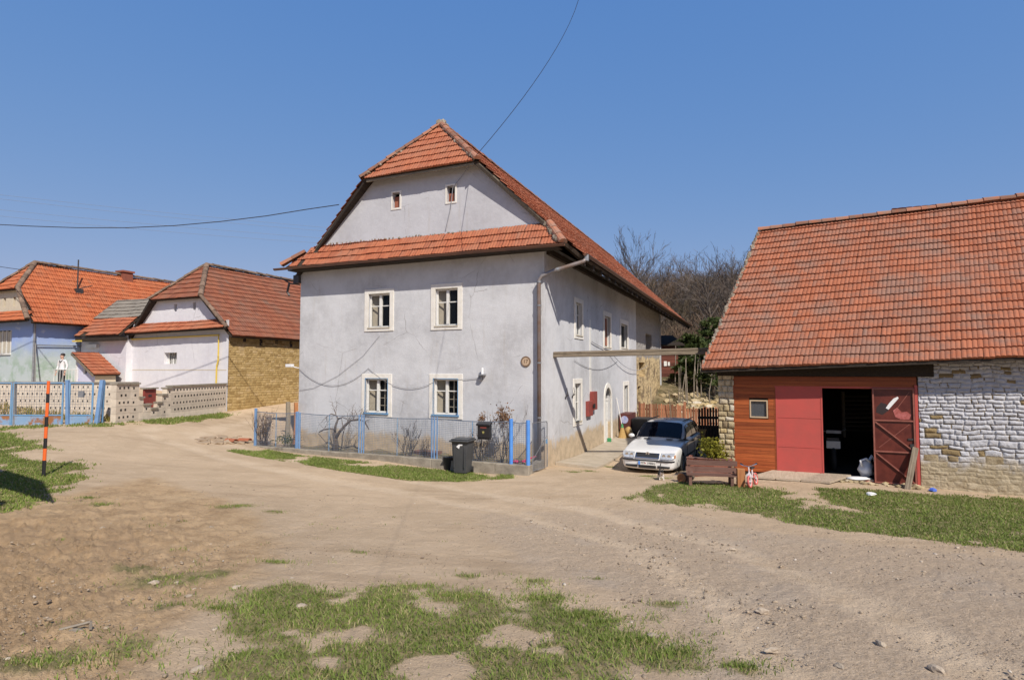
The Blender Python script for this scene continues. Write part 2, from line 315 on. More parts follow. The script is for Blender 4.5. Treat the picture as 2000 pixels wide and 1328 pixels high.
def glass(name, tint=(.02, .025, .03), tr=.75):
    m, nt, b = new_mat(name); n = N(nt)
    b.inputs['Base Color'].default_value = (*tint, 1); b.inputs['Roughness'].default_value = .04; b.inputs['Specular IOR Level'].default_value = .5
    t = n.n('ShaderNodeBsdfTransparent'); mx = n.n('ShaderNodeMixShader'); mx.inputs[0].default_value = tr
    nt.links.new(b.outputs[0], mx.inputs[1]); nt.links.new(t.outputs[0], mx.inputs[2]); nt.links.new(mx.outputs[0], nt.nodes['Material Output'].inputs[0]); return m
MT['glass'] = glass('window_glass'); MT['reflection_tint_glass'] = glass('reflection_tint_glass', (.10, .11, .125), .3); MT['carglass'] = glass('car_glass', (.006, .008, .014), 0.0)  # barn pane: grey-blue base colour stands for a reflection
def grass_mat(name, stops):
    m, nt, b = new_mat(name); n = N(nt)
    col = n.ramp(n.attr('rnd'), stops)
    col = n.mix(n.math('MULTIPLY', n.mapr(n.noise(n.coord(), .9, 3), .4, .65), .5), col, tuple(x * .8 for x in stops[1][1]))
    n.put(b.inputs['Base Color'], col); b.inputs['Roughness'].default_value = .6; b.inputs['Specular IOR Level'].default_value = .25
    t = n.n('ShaderNodeBsdfTranslucent'); n.put(t.inputs['Color'], col); mx = n.n('ShaderNodeMixShader'); mx.inputs[0].default_value = .3
    nt.links.new(b.outputs[0], mx.inputs[1]); nt.links.new(t.outputs[0], mx.inputs[2]); nt.links.new(mx.outputs[0], nt.nodes['Material Output'].inputs[0]); return m
MT['grass'] = grass_mat('grass_blades', [(0, (.42, .35, .17)), (.12, (.16, .215, .045)), (.55, (.215, .285, .06)), (.92, (.28, .34, .09)), (1, (.46, .40, .20))])
MT['pine'] = grass_mat('pine_needles', [(0, (.035, .05, .014)), (.5, (.065, .092, .024)), (1, (.12, .14, .045))])
MT['shrub_yellow'] = grass_mat('yellow_green_foliage', [(0, (.12, .10, .012)), (.4, (.24, .24, .03)), (.8, (.40, .36, .05)), (1, (.36, .17, .04))])
MT['leaf_dry'] = grass_mat('dry_brown_leaves', [(0, (.14, .07, .035)), (.5, (.23, .12, .06)), (1, (.32, .21, .12))])
MT['ivy'] = grass_mat('small_green_leaves', [(0, (.04, .06, .015)), (.5, (.07, .10, .03)), (1, (.13, .15, .05))])
def ground_mat():
    m, nt, b = new_mat('village_ground'); n = N(nt); v = n.coord()
    dust = n.mix(n.mapr(n.noise(v, .35, 5, .6), .35, .65), (.56, .425, .29), (.475, .358, .242))
    dust = n.mix(n.math('MULTIPLY', n.mapr(n.noise(v, 2.2, 6, .7), .45, .7), .5), dust, (.63, .49, .345))
    dust = n.mix(n.math('MULTIPLY', n.mapr(n.noise(n.scale(v, (.35, 1.6, 1)), 1.0, 4, .6), .52, .68), .35), dust, (.33, .235, .15))
    grav = n.mix(n.mapr(n.noise(v, 30, 4, .8), .42, .62), (.44, .335, .235), (.55, .43, .31))
    grav = n.mix(n.math('MULTIPLY', n.mapr(n.noise(v, .8, 4, .6), .5, .68), .4), grav, (.46, .385, .31))
    soil = n.mix(n.mapr(n.noise(v, 3.0, 7, .72), .35, .65), (.53, .375, .225), (.37, .255, .15))
    soil = n.mix(n.math('MULTIPLY', n.mapr(n.noise(v, .7, 4, .6), .5, .65), .4), soil, (.58, .43, .27))
    turf = n.mix(n.mapr(n.noise(v, 5, 6, .7), .38, .62), (.17, .165, .065), (.32, .25, .14))
    ngr = n.math('ADD', n.attr('gravel'), n.math('MULTIPLY', n.math('SUBTRACT', n.noise(v, 1.1, 5, .65), .5), .9))
    col = n.mix(n.mapr(ngr, .35, .7), dust, grav)
    tr_ = n.math('MULTIPLY', n.attr('track'), n.mapr(n.noise(v, 1.6, 5, .7), .3, .6)); col = n.mix(n.math('MULTIPLY', tr_, .6), col, (.66, .525, .38))
    nso = n.math('ADD', n.attr('soil'), n.math('MULTIPLY', n.math('SUBTRACT', n.noise(v, .9, 5, .65), .5), .8))
    col = n.mix(n.mapr(nso, .3, .7), col, soil)
    col = n.mix(n.mapr(n.math('ADD', n.attr('soil'), n.math('MULTIPLY', n.math('SUBTRACT', n.noise(v, 1.4, 5, .7), .5), .8)), 1.2, 1.6), col, n.mix(n.noise(v, 6, 5, .7), (.46, .32, .19), (.31, .21, .125)))
    col = n.mix(n.mapr(n.attr('grass'), .25, .8), col, turf)
    far = n.n('ShaderNodeVectorMath', operation='LENGTH'); n.put(far.inputs[0], v)
    brush = n.mix(n.noise(v, .08, 5, .7), (.11, .085, .06), (.075, .075, .045))
    col = n.mix(n.attr('wild'), col, n.mix(n.mapr(n.noise(v, 1.2, 6, .7), .4, .62), (.10, .085, .045), (.24, .19, .115)))  # wild ground in brush colour, darkened for the pines' shade
    col = n.mix(n.mapr(far.outputs['Value'], 38, 60), col, brush)
    sp = n.mapr(n.noise(v, 48, 2, .5), .66, .72)
    col = n.mix(n.math('MULTIPLY', sp, .55), col, (.58, .48, .36))
    sd_ = n.mapr(n.noise(v, 36, 3, .6), .36, .30)
    col = n.mix(n.math('MULTIPLY', sd_, .55), col, (.15, .105, .07))
    n.put(b.inputs['Base Color'], col); b.inputs['Roughness'].default_value = .97; b.inputs['Specular IOR Level'].default_value = .12
    h = n.math('ADD', n.noise(v, 9, 8, .75), n.math('MULTIPLY', n.noise(v, 45, 4, .7), .4))
    nt.links.new(n.bump(h, .9, .045), b.inputs['Normal']); return m
MT['ground'] = ground_mat()

# ------------------------------------------------------------------ mesh helpers
class MB:
    def __init__(s): s.v = []; s.f = []; s.r = []; s.mi = []
    def add(s, vs, fs, rnd=None, mi=0):
        o = len(s.v); s.v += [tuple(p) for p in vs]; q = U(0, 1) if rnd is None else rnd
        for f in fs: s.f.append([i + o for i in f]); s.r.append(q); s.mi.append(mi)
    def box(s, x0, x1, y0, y1, z0, z1, rnd=None, M=None, mi=0):
        vs = [(x, y, z) for z in (z0, z1) for y in (y0, y1) for x in (x0, x1)]
        if M is not None: vs = [M(*p) if callable(M) else M @ Vector(p) for p in vs]
        s.add(vs, [(0, 2, 3, 1), (4, 5, 7, 6), (0, 1, 5, 4), (2, 6, 7, 3), (0, 4, 6, 2), (1, 3, 7, 5)], rnd, mi)
    def quad(s, a, b, c, d, rnd=None, mi=0): s.add([a, b, c, d], [(0, 1, 2, 3)], rnd, mi)
    def poly(s, pts, rnd=None): s.add(pts, [tuple(range(len(pts)))], rnd)
    def prism(s, pts, d, rnd=None):
        """pts: flat outline, d: extrusion vector"""
        n = len(pts); d = Vector(d); vs = [Vector(p) for p in pts] + [Vector(p) + d for p in pts]
        s.add(vs, [tuple(range(n))[::-1], tuple(range(n, 2 * n))] + [(i, (i + 1) % n, n + (i + 1) % n, n + i) for i in range(n)], rnd)
    def tube(s, path, rad_, k=6, rnd=None, cap=True):
        P = [Vector(p) for p in path]; n = len(P)
        rs = [rad_] * n if isinstance(rad_, (int, float)) else rad_
        vs = []; ref = None
        for i in range(n):
            t = (P[min(i + 1, n - 1)] - P[max(i - 1, 0)])
            if t.length < 1e-9: t = Vector((0, 0, 1))
            t.normalize()
            if ref is None: ref = t.orthogonal().normalized()
            ref = (ref - t * ref.dot(t))
            if ref.length < 1e-6: ref = t.orthogonal()
            ref.normalize(); b = t.cross(ref)
            for j in range(k):
                a = 2 * math.pi * j / k; vs.append(P[i] + (ref * math.cos(a) + b * math.sin(a)) * rs[i])
        fs = [(i * k + j, i * k + (j + 1) % k, (i + 1) * k + (j + 1) % k, (i + 1) * k + j) for i in range(n - 1) for j in range(k)]
        if cap: fs += [tuple(range(k))[::-1], tuple((n - 1) * k + j for j in range(k))]
        s.add(vs, fs, rnd)
    def lathe(s, prof, axis_o=(0, 0, 0), ax='z', k=24, rnd=None):
        o = Vector(axis_o); vs = []; n = len(prof)
        for r_, h in prof:
            for j in range(k):
                a = 2 * math.pi * j / k; c, d = r_ * math.cos(a), r_ * math.sin(a)
                vs.append(o + (Vector((c, d, h)) if ax == 'z' else Vector((h, c, d)) if ax == 'x' else Vector((c, h, d))))
        fs = [(i * k + j, i * k + (j + 1) % k, (i + 1) * k + (j + 1) % k, (i + 1) * k + j) for i in range(n - 1) for j in range(k)]
        fs += [tuple(range(k))[::-1], tuple((n - 1) * k + j for j in range(k))]; s.add(vs, fs, rnd)
    def blob(s, c, r, seed=0, rough=.25, sq=(1, 1, 1), sub=2, rnd=None):
        bm = bmesh.new(); bmesh.ops.create_icosphere(bm, subdivisions=sub, radius=1); q = random.Random(seed); 
        ph = [q.uniform(0, 6) for _ in range(6)]
        vs = []
        for w in bm.verts:
            p = w.co; k = 1 + rough * (math.sin(3 * p.x + ph[0]) * .5 + math.sin(4 * p.y + ph[1]) * .4 + math.sin(5 * p.z + ph[2] + 2 * p.x) * .4 + q.uniform(-.35, .35))
            vs.append(Vector(c) + Vector((p.x * sq[0], p.y * sq[1], p.z * sq[2])) * r * k)
        s.add(vs, [tuple(v.index for v in f.verts) for f in bm.faces], rnd); bm.free()
    def build(s, name, m, parent=None, smooth=False, loc=None):
        me = bpy.data.meshes.new(name); me.from_pydata(s.v, [], s.f)
        a = me.attributes.new('rnd', 'FLOAT', 'FACE'); a.data.foreach_set('value', s.r)
        for x in (m if isinstance(m, list) else [m]): me.materials.append(MT[x] if isinstance(x, str) else x)
        me.polygons.foreach_set('material_index', s.mi)
        if smooth: me.polygons.foreach_set('use_smooth', [True] * len(s.f))
        me.update(); o = bpy.data.objects.new(name, me); COL.objects.link(o)
        if parent is not None: o.parent = parent
        if loc is not None: o.location = loc
        return o
def bevel(o, w=.01, seg=2):
    b = o.modifiers.new('bevel', 'BEVEL'); b.width = w; b.segments = seg; b.limit_method = 'ANGLE'; return o
def tag(o, label, cat, group=None, kind=None):
    if label: o['label'] = label
    if cat: o['category'] = cat
    if group: o['group'] = group
    if kind: o['kind'] = kind
    return o
def thing(name, label, cat, loc=(0, 0, 0), rz=0.0, group=None):
    o = bpy.data.objects.new(name, None); COL.objects.link(o); o.location = loc; o.rotation_euler = (0, 0, rz); o.empty_display_size = .2
    return tag(o, label, cat, group)
def copy_tree(o, parent=None):
    c = o.copy(); COL.objects.link(c)
    if parent is not None: c.parent = parent
    for ch in list(o.children): copy_tree(ch, c)
    return c
def np_mesh(name, V, F, m, rnd=None, smooth=False, parent=None, attrs=None):
    """big mesh from arrays; F is (n,3) or (n,4)"""
    me = bpy.data.meshes.new(name); k = F.shape[1]
    me.vertices.add(len(V)); me.vertices.foreach_set('co', np.ascontiguousarray(V, dtype=np.float32).ravel())
    me.loops.add(F.size); me.loops.foreach_set('vertex_index', np.ascontiguousarray(F, dtype=np.int32).ravel())
    me.polygons.add(len(F)); me.polygons.foreach_set('loop_start', np.arange(0, F.size, k, dtype=np.int32))
    if smooth: me.polygons.foreach_set('use_smooth', np.ones(len(F), dtype=bool))
    if rnd is not None:
        a = me.attributes.new('rnd', 'FLOAT', 'FACE'); a.data.foreach_set('value', np.ascontiguousarray(rnd, dtype=np.float32))
    for nm, arr in (attrs or {}).items():
        a = me.attributes.new(nm, 'FLOAT', 'POINT'); a.data.foreach_set('value', np.ascontiguousarray(arr, dtype=np.float32))
    me.materials.append(MT[m]); me.update(calc_edges=True); me.validate()
    o = bpy.data.objects.new(name, me); COL.objects.link(o)
    if parent is not None: o.parent = parent
    return o

# ------------------------------------------------------------------ roofs
def tile_roof(mb, pts, tw=.21, th=.33, lip=.035, seed=1, skip=None, jitter=.006, skew=0.0):
    """one roof plane of interlocking tiles; pts: outline, first edge is the eave, left to right seen from outside"""
    P = [Vector(p) for p in pts]; ex = (P[1] - P[0]).normalized(); q = random.Random(seed)
    nrm = Vector((0, 0, 0))
    for i in range(1, len(P) - 1): nrm += (P[i] - P[0]).cross(P[i + 1] - P[0])
    nrm.normalize()
    if nrm.z < 0: nrm = -nrm
    ey = nrm.cross(ex).normalized(); O = P[0]
    L = [((p - O).dot(ex), (p - O).dot(ey)) for p in P]
    ymin = min(l[1] for l in L); ymax = max(l[1] for l in L); xmin = min(l[0] for l in L); xmax = max(l[0] for l in L)
    def span(y):
        xs = []
        for i in range(len(L)):
            (x0, y0), (x1, y1) = L[i], L[(i + 1) % len(L)]
            if (y0 - y) * (y1 - y) <= 0 and abs(y1 - y0) > 1e-9: xs.append(x0 + (x1 - x0) * (y - y0) / (y1 - y0))
        return (min(xs), max(xs)) if len(xs) >= 2 else None
    prof = [(0, .0), (.10, .015), (.22, .021), (.36, .015), (.48, .001), (.58, .015), (.72, .021), (.88, .013), (1.0, .0)]
    rows = int(math.ceil((ymax - ymin) / th))
    for rI in range(rows):
        y0 = ymin + rI * th; y1 = min(y0 + th * 1.08, ymax)
        sp = span(min((y0 + min(y0 + th, ymax)) / 2, ymax - 1e-4))
        if not sp: continue
        xl, xr = sp; so = skew * (y0 - ymin); sk1 = skew * (y1 - y0); i0 = int(math.floor((xl - xmin - so) / tw)) - 1; i1 = int(math.ceil((xr - xmin - so) / tw))
        for c in range(i0, i1):
            a = xmin + so + c * tw; b = a + tw * 1.0
            if b < xl + .02 or a > xr - .02: continue
            dz = q.uniform(-jitter, jitter) + .07 * (float(vnoise(np.array([a * .45]), np.array([y0 * .45]), seed)[0]) - .5); dx = q.uniform(-.006, .006); dy = q.uniform(-.012, .012); tilt = q.uniform(-.006, .006)
            if skip and skip(rI, c, q): continue
            rv = .5 + .5 * (q.random() - .5) + (q.uniform(-.4, .4) if q.random() < .15 else 0); rv = min(1, max(0, rv))
            top = []; bot = []; lipv = []
            for fx, h in prof:
                x = min(max(a + fx * tw + dx, xl), xr)
                z0 = lip + h + dz + tilt * (fx - .5) * 2; z1 = h * .9 + dz - .004
                bot.append(O + ex * x + ey * (y0 + dy) + nrm * z0); top.append(O + ex * (x + (sk1 if skew and xl + .01 < x < xr - .01 else 0)) + ey * y1 + nrm * z1)
                lipv.append(O + ex * x + ey * (y0 + dy + .004) + nrm * (h * .2 - .012))
            n = len(prof); vs = bot + top + lipv
            fs = [(i, i + 1, n + i + 1, n + i) for i in range(n - 1)]
            half = 4
            mb.add(vs, fs[:half], min(1, max(0, rv + q.uniform(-.3, .3))))
            o = len(mb.v) - len(vs)
            rv2 = min(1, max(0, rv + q.uniform(-.2, .2)))
            for f_ in fs[half:]: mb.f.append([i + o for i in f_]); mb.r.append(rv2); mb.mi.append(0)
            for i in range(n - 1): mb.f.append([2 * n + i, 2 * n + i + 1, i + 1, i]); mb.f[-1] = [k + o for k in mb.f[-1]]; mb.r.append(rv * .6); mb.mi.append(0)
    return ex, ey, nrm
def caps(mb, A, B, up=(0, 0, 1), r=.12, step=.36, seed=3):
    """row of half-round ridge tiles from A to B"""
    A = Vector(A); B = Vector(B); t = (B - A); n = max(1, int(t.length / step)); q = random.Random(seed); d = t.normalized()
    u = Vector(up); u = (u - d * u.dot(d)).normalized(); w = d.cross(u)
    for i in range(n):
        p0 = A + t * (i / n) - d * .03; p1 = A + t * ((i + 1) / n) + d * .02; j = u * q.uniform(-.012, .012); k = 7
        vs = []
        for p, rr in ((p0, r * 1.1), (p1, r * .92)):
            for a in range(k):
                an = math.pi * (a / (k - 1)) * 1.1 - .157; vs.append(p + j + w * math.cos(an) * rr + u * (math.sin(an) * rr * .85))
        mb.add(vs, [(a, a + 1, k + a + 1, k + a) for a in range(k - 1)] + [tuple(range(k))[::-1], tuple(range(k, 2 * k))], q.random())
def slab(mb, pts, thick, drop=.03):
    """board layer under a tile plane"""
    P = [Vector(p) for p in pts]; nrm = (P[1] - P[0]).cross(P[2] - P[0]).normalized()
    if nrm.z < 0: nrm = -nrm
    mb.prism([p - nrm * drop for p in P], -nrm * thick)
# ------------------------------------------------------------------ wall with openings
def wall_cols(mb, x0, x1, z0, ztop, holes, mp, depth=.22, breaks=()):
    """outer face of a wall with rectangular holes; mp(u, d, z) places it, d outward; ztop(x) is linear between breaks"""
    xs = sorted(set([x0, x1] + [h[0] for h in holes] + [h[1] for h in holes] + list(breaks)))
    xs = [x for x in xs if x0 - 1e-9 <= x <= x1 + 1e-9]
    for a, b in zip(xs, xs[1:]):
        m_ = (a + b) / 2; hs = sorted([(h[2], h[3]) for h in holes if h[0] <= m_ <= h[1]])
        lo = z0
        for h0, h1 in hs: mb.quad(mp(a, 0, lo), mp(b, 0, lo), mp(b, 0, h0), mp(a, 0, h0)); lo = h1
        mb.quad(mp(a, 0, lo), mp(b, 0, lo), mp(b, 0, ztop(b)), mp(a, 0, ztop(a)))
    for a, b, c, d in holes:
        D = -depth
        mb.quad(mp(a, 0, c), mp(a, D, c), mp(a, D, d), mp(a, 0, d)); mb.quad(mp(b, D, c), mp(b, 0, c), mp(b, 0, d), mp(b, D, d))
        mb.quad(mp(a, 0, c), mp(b, 0, c), mp(b, D, c), mp(a, D, c)); mb.quad(mp(a, D, d), mp(b, D, d), mp(b, 0, d), mp(a, 0, d))
def fix_normals(o):
    bm = bmesh.new(); bm.from_mesh(o.data); bmesh.ops.recalc_face_normals(bm, faces=bm.faces); bm.to_mesh(o.data); bm.free(); return o
def text_mesh(name, body, size, m, parent, M, extrude=.002):
    cu = bpy.data.curves.new(name, 'FONT'); cu.body = body; cu.size = size; cu.align_x = 'CENTER'; cu.align_y = 'CENTER'; cu.extrude = extrude
    t = bpy.data.objects.new(name + '_curve', cu); COL.objects.link(t); dg = bpy.context.evaluated_depsgraph_get()
    me = bpy.data.meshes.new_from_object(t.evaluated_get(dg)); bpy.data.objects.remove(t); me.transform(M); me.materials.clear(); me.materials.append(MT[m])
    o = bpy.data.objects.new(name, me); COL.objects.link(o); o.parent = parent; return o
# ================================================================== ground sheet
def poly_sd(px, py, poly):
    """signed distance to a polygon, positive inside"""
    P = np.array([(p[0], p[1]) for p in poly]); n = len(P); d = np.full(px.shape, 1e9); ins = np.zeros(px.shape, bool)
    for i in range(n):
        a = P[i]; b = P[(i + 1) % n]; e = b - a; wx = px - a[0]; wy = py - a[1]
        t = np.clip((wx * e[0] + wy * e[1]) / max(e @ e, 1e-9), 0, 1); d = np.minimum(d, np.hypot(wx - t * e[0], wy - t * e[1]))
        c = ((a[1] <= py) & (b[1] > py)) | ((b[1] <= py) & (a[1] > py))
        xi = a[0] + (py - a[1]) / (b[1] - a[1] + 1e-12) * e[0]; ins ^= c & (px < xi)
    return np.where(ins, d, -d)
def gp(pts): return [G(u, v) for u, v in pts]
LAWN = {
 'barn': (gp([(1228, 972), (1262, 955), (1290, 945), (1335, 941), (1480, 950), (1640, 953), (1790, 962), (2000, 972), (2250, 985), (2250, 1098), (2000, 1080), (1800, 1056), (1600, 1030), (1450, 1006), (1320, 988)]), .22),
 'kerb': (gp([(436, 880), (500, 871), (580, 888), (720, 903), (850, 916), (930, 924), (1000, 924), (1016, 934), (930, 941), (800, 939), (650, 918), (520, 896)]), .10),
 'left': (gp([(-260, 846), (0, 846), (62, 850), (112, 870), (140, 892), (205, 908), (195, 936), (120, 958), (70, 985), (0, 1006), (-260, 1060)]), .35),
 'verge': (gp([(-200, 842), (0, 840), (200, 838), (330, 829), (440, 816), (470, 806), (380, 806), (300, 812), (210, 826), (0, 834), (-200, 834)]), .25),
 'front': (gp([(215, 1240), (330, 1262), (470, 1165), (560, 1148), (620, 1165), (700, 1150), (800, 1142), (870, 1172), (960, 1160), (1075, 1165), (1130, 1195), (1220, 1205), (1262, 1245), (1190, 1300), (1160, 1345), (1100, 1500), (260, 1500), (270, 1340)]), .7)}
BARE = gp([(20, 884), (70, 876), (150, 884), (150, 905), (95, 903), (40, 895)])
TUFTS = [(300, 1135, .45, 60), (360, 1130, .4, 60), (420, 1124, .3, 30), (470, 988, .35, 60), (440, 990, .25, 30), (535, 1000, .25, 30), (540, 1098, .2, 50), (430, 1187, .18, 60), (100, 1292, .35, 160), (40, 1300, .3, 60),
         (1300, 1180, .2, 30), (1230, 1250, .35, 200), (1320, 1275, .25, 120), (1445, 1302, .2, 80), (1140, 1200, .3, 160), (1060, 1170, .3, 140), (260, 1115, .3, 30), (700, 1078, .15, 12), (200, 985, .3, 70), (175, 972, .2, 40), (910, 1125, .2, 25), (900, 1165, .4, 120), (1180, 1215, .25, 120), (330, 1182, .2, 20),
         (1120, 922, .25, 60), (1150, 920, .2, 50), (1265, 930, .3, 60), (1190, 912, .2, 60), (1290, 934, .3, 60), (1900, 985, .4, 80), (1165, 1130, .1, 10), (1050, 1135, .2, 25)]
def lawn_density(x, y):
    dens = np.zeros(x.shape)
    n1 = fbm(x * .9, y * .9, 21, 4); n2 = fbm(x * 3.1, y * 3.1, 22, 3)
    for k, (poly, soft) in LAWN.items():
        sd = poly_sd(x, y, poly)
        w = {'front': .6, 'left': .7, 'barn': .55, 'kerb': .25, 'verge': .6}[k]
        bare = {'front': -.6, 'left': .15, 'barn': -.35, 'kerb': -.1, 'verge': .1}[k]
        v = sd / soft + (n1 - .5) * 5 * w + (n2 - .5) * 3.5 * w - bare
        cap = {'front': (fbm(x * 2.1, y * 2.1, 25, 4) - .13) * 4.6 + (n2 - .5) * 5, 'barn': (n1 - .22) * 9 + (n2 - .5) * 3}.get(k, (n1 - .3) * 10 + (n2 - .5) * 4)
        dens = np.maximum(dens, np.where(sd > -1.2, sstep(-.1, 1.6, np.minimum(v, cap)), 0))
    sd = poly_sd(x, y, BARE); dens *= 1 - sstep(-.15, .25, sd + (n1 - .5) * .5)
    return dens
def build_ground():
    th = np.radians(np.concatenate([np.linspace(-180, -60, 30)[:-1], np.linspace(-60, 60, 820), np.linspace(60, 180, 30)[1:]]))
    rr = np.concatenate([[.05, .6, 1.2, 1.8], 2.3 * 1.0085 ** np.arange(0, 390)]); rr = np.concatenate([rr, rr[-1] * 1.07 ** np.arange(1, 62)])
    R, T = np.meshgrid(rr, th, indexing='ij'); x = R * np.sin(T); y = R * np.cos(T)
    z = terrain(x, y)
    soilp = gp([(-200, 960), (120, 965), (300, 930), (480, 985), (560, 1060), (520, 1130), (450, 1170), (330, 1250), (300, 1420), (-400, 1420)])
    soil = sstep(-1.0, 1.2, poly_sd(x, y, soilp)) * (y < 20)
    gravp = gp([(900, 1000), (1250, 985), (1700, 1060), (2200, 1110), (2400, 1400), (1350, 1400), (1200, 1180), (1000, 1120)])
    grav = sstep(-.8, 1.2, poly_sd(x, y, gravp)) * (y < 25)
    trk = np.zeros(x.shape)
    for off in (-.75, .75):
        L_ = [G(u, v) for u, v in ((1750, 1326), (1560, 1180), (1330, 1070), (1080, 1000), (820, 955), (600, 915), (420, 875), (330, 848), (400, 826), (520, 806))]
        for A_, B_ in zip(L_, L_[1:]):
            e = Vector((B_.x - A_.x, B_.y - A_.y)); l2 = e.length_squared; nx_, ny_ = -e.y / e.length * off, e.x / e.length * off; wx, wy = x - A_.x - nx_, y - A_.y - ny_
            t = np.clip((wx * e.x + wy * e.y) / l2, -.02, 1.02); trk = np.maximum(trk, sstep(.42, .08, np.hypot(wx - t * e.x, wy - t * e.y) + (fbm(x * .7, y * .7, 95, 2) - .5) * .4))
    near = sstep(40, 12, np.hypot(x, y))
    rough = (fbm(x * 3.2, y * 3.2, 31, 5) - .5)
    clod = np.maximum(fbm(x * 5.5, y * 5.5, 35, 4) - .52, 0)
    deep = sstep(-2.2, -4.5, x + .35 * (y - 5)) * sstep(12, 7, y)
    z = z + near * (rough * (.035 - .02 * trk) - trk * .018 + soil * (clod * .06 + (fbm(x * 11, y * 11, 37, 4) - .5) * .04 + np.maximum(fbm(x * 24, y * 24, 39, 3) - .55, 0) * .10 + (fbm(x * 1.1, y * 1.1, 36, 3) - .5) * .07) * (1 + 1.2 * deep) + grav * (fbm(x * 14, y * 14, 33, 2) - .5) * .02)
    # faint wheel ruts along the road
    gd = np.zeros(x.shape); m = (y > 2) & (np.hypot(x, y) < 45); gd[m] = lawn_density(x[m], y[m])
    for u, v, r_, _ in TUFTS:
        c = G(u, v); gd = np.maximum(gd, .7 * sstep(r_ * 1.2, r_ * .3, np.hypot(x - c.x, y - c.y)))
    V = np.stack([x, y, z], -1).reshape(-1, 3); a, b = R.shape
    i = np.arange(a - 1)[:, None] * b + np.arange(b)[None, :]; j = np.arange(a - 1)[:, None] * b + (np.arange(b)[None, :] + 1) % b
    F = np.stack([i, i + b, j + b, j], -1)[:, :-1].reshape(-1, 4)[:, ::-1]
    o = np_mesh('ground', V, F[:, ::-1] if True else F, 'ground', smooth=True, attrs={'grass': gd.ravel(), 'soil': (soil * (1 + .5 * deep)).ravel(), 'gravel': (grav * (1 - .6 * trk)).ravel(), 'track': trk.ravel(), 'wild': (sstep(29.5, 31.5, y - .45 * (x - 5)) * (x > -1) * sstep(2, 5, x + .3 * (y - 30))).ravel()})
    return tag(o, 'sandy village ground of dust, gravel and bare soil', None, kind='structure')
build_ground()

# ================================================================== masonry by relief
def masonry(name, w, h, mp, res, courses, lens, relief, warp, parent, m, pick, joint=.012, skip_holes=(), seed=5, bulge=.5, fade=None):
    nx = int(w / res); nz = int(h / res); q = random.Random(seed)
    xs = np.linspace(0, w, nx + 1); zs = np.linspace(0, h, nz + 1); X, Z = np.meshgrid(xs, zs)
    wx = X + (fbm(X * 2.6, Z * 2.6, seed, 3) - .5) * warp; wz = Z + (fbm(X * 2.1 + 9, Z * 2.1, seed + 3, 3) - .5) * warp * .8
    H = np.zeros(X.shape); RN = np.zeros(X.shape); z = -warp; row = 0
    while z < h + warp:
        ch = courses(z, q); row += 1; x = -warp - q.uniform(0, .3); zm = (wz >= z) & (wz < z + ch)
        while x < w + warp:
            ln = lens(z, q); mk = zm & (wx >= x) & (wx < x + ln)
            if mk.any():
                dx = np.minimum(wx[mk] - x, x + ln - wx[mk]); dz = np.minimum(wz[mk] - z, z + ch - wz[mk])
                e = np.minimum(dx, dz); k = sstep(0, joint + .02, e); off = q.uniform(-.35, .35); ty = pick(z + ch / 2, x, q)
                tiltx = q.uniform(-.5, .5)
                H[mk] = relief * (k * (.75 + off * bulge) + .25 * sstep(0, .08, e) + k * tiltx * (wx[mk] - x - ln / 2))
                RN[mk] = ty
                if ty < .24 or q.random() < .5: RN[mk] = np.where(e < joint * .7, .02 if q.random() < .6 else .3, RN[mk])
            x += ln
        z += ch
    if fade: H = H * (.3 + .7 * sstep(fade[0], fade[1], Z + (fbm(X * 1.5, Z * 1.5, seed + 5, 3) - .5) * .8))
    H += (fbm(X * 9, Z * 9, seed + 8, 4) - .5) * relief * .8
    V = np.array([mp(a, d, c) for a, d, c in zip(X.ravel(), H.ravel(), Z.ravel())]); n1 = nx + 1
    i = (np.arange(nz)[:, None] * n1 + np.arange(nx)[None, :]); F = np.stack([i, i + 1, i + 1 + n1, i + n1], -1).reshape(-1, 4)
    cxs = (X[:-1, :-1] + X[1:, 1:]) / 2; czs = (Z[:-1, :-1] + Z[1:, 1:]) / 2; keep = np.ones(cxs.shape, bool)
    for a, b, c, d in skip_holes: keep &= ~((cxs > a) & (cxs < b) & (czs > c) & (czs < d))
    rn = RN[:-1, :-1].ravel(); kf = keep.ravel()
    return np_mesh(name, V, F[kf], m, rnd=rn[kf], smooth=True, parent=parent)

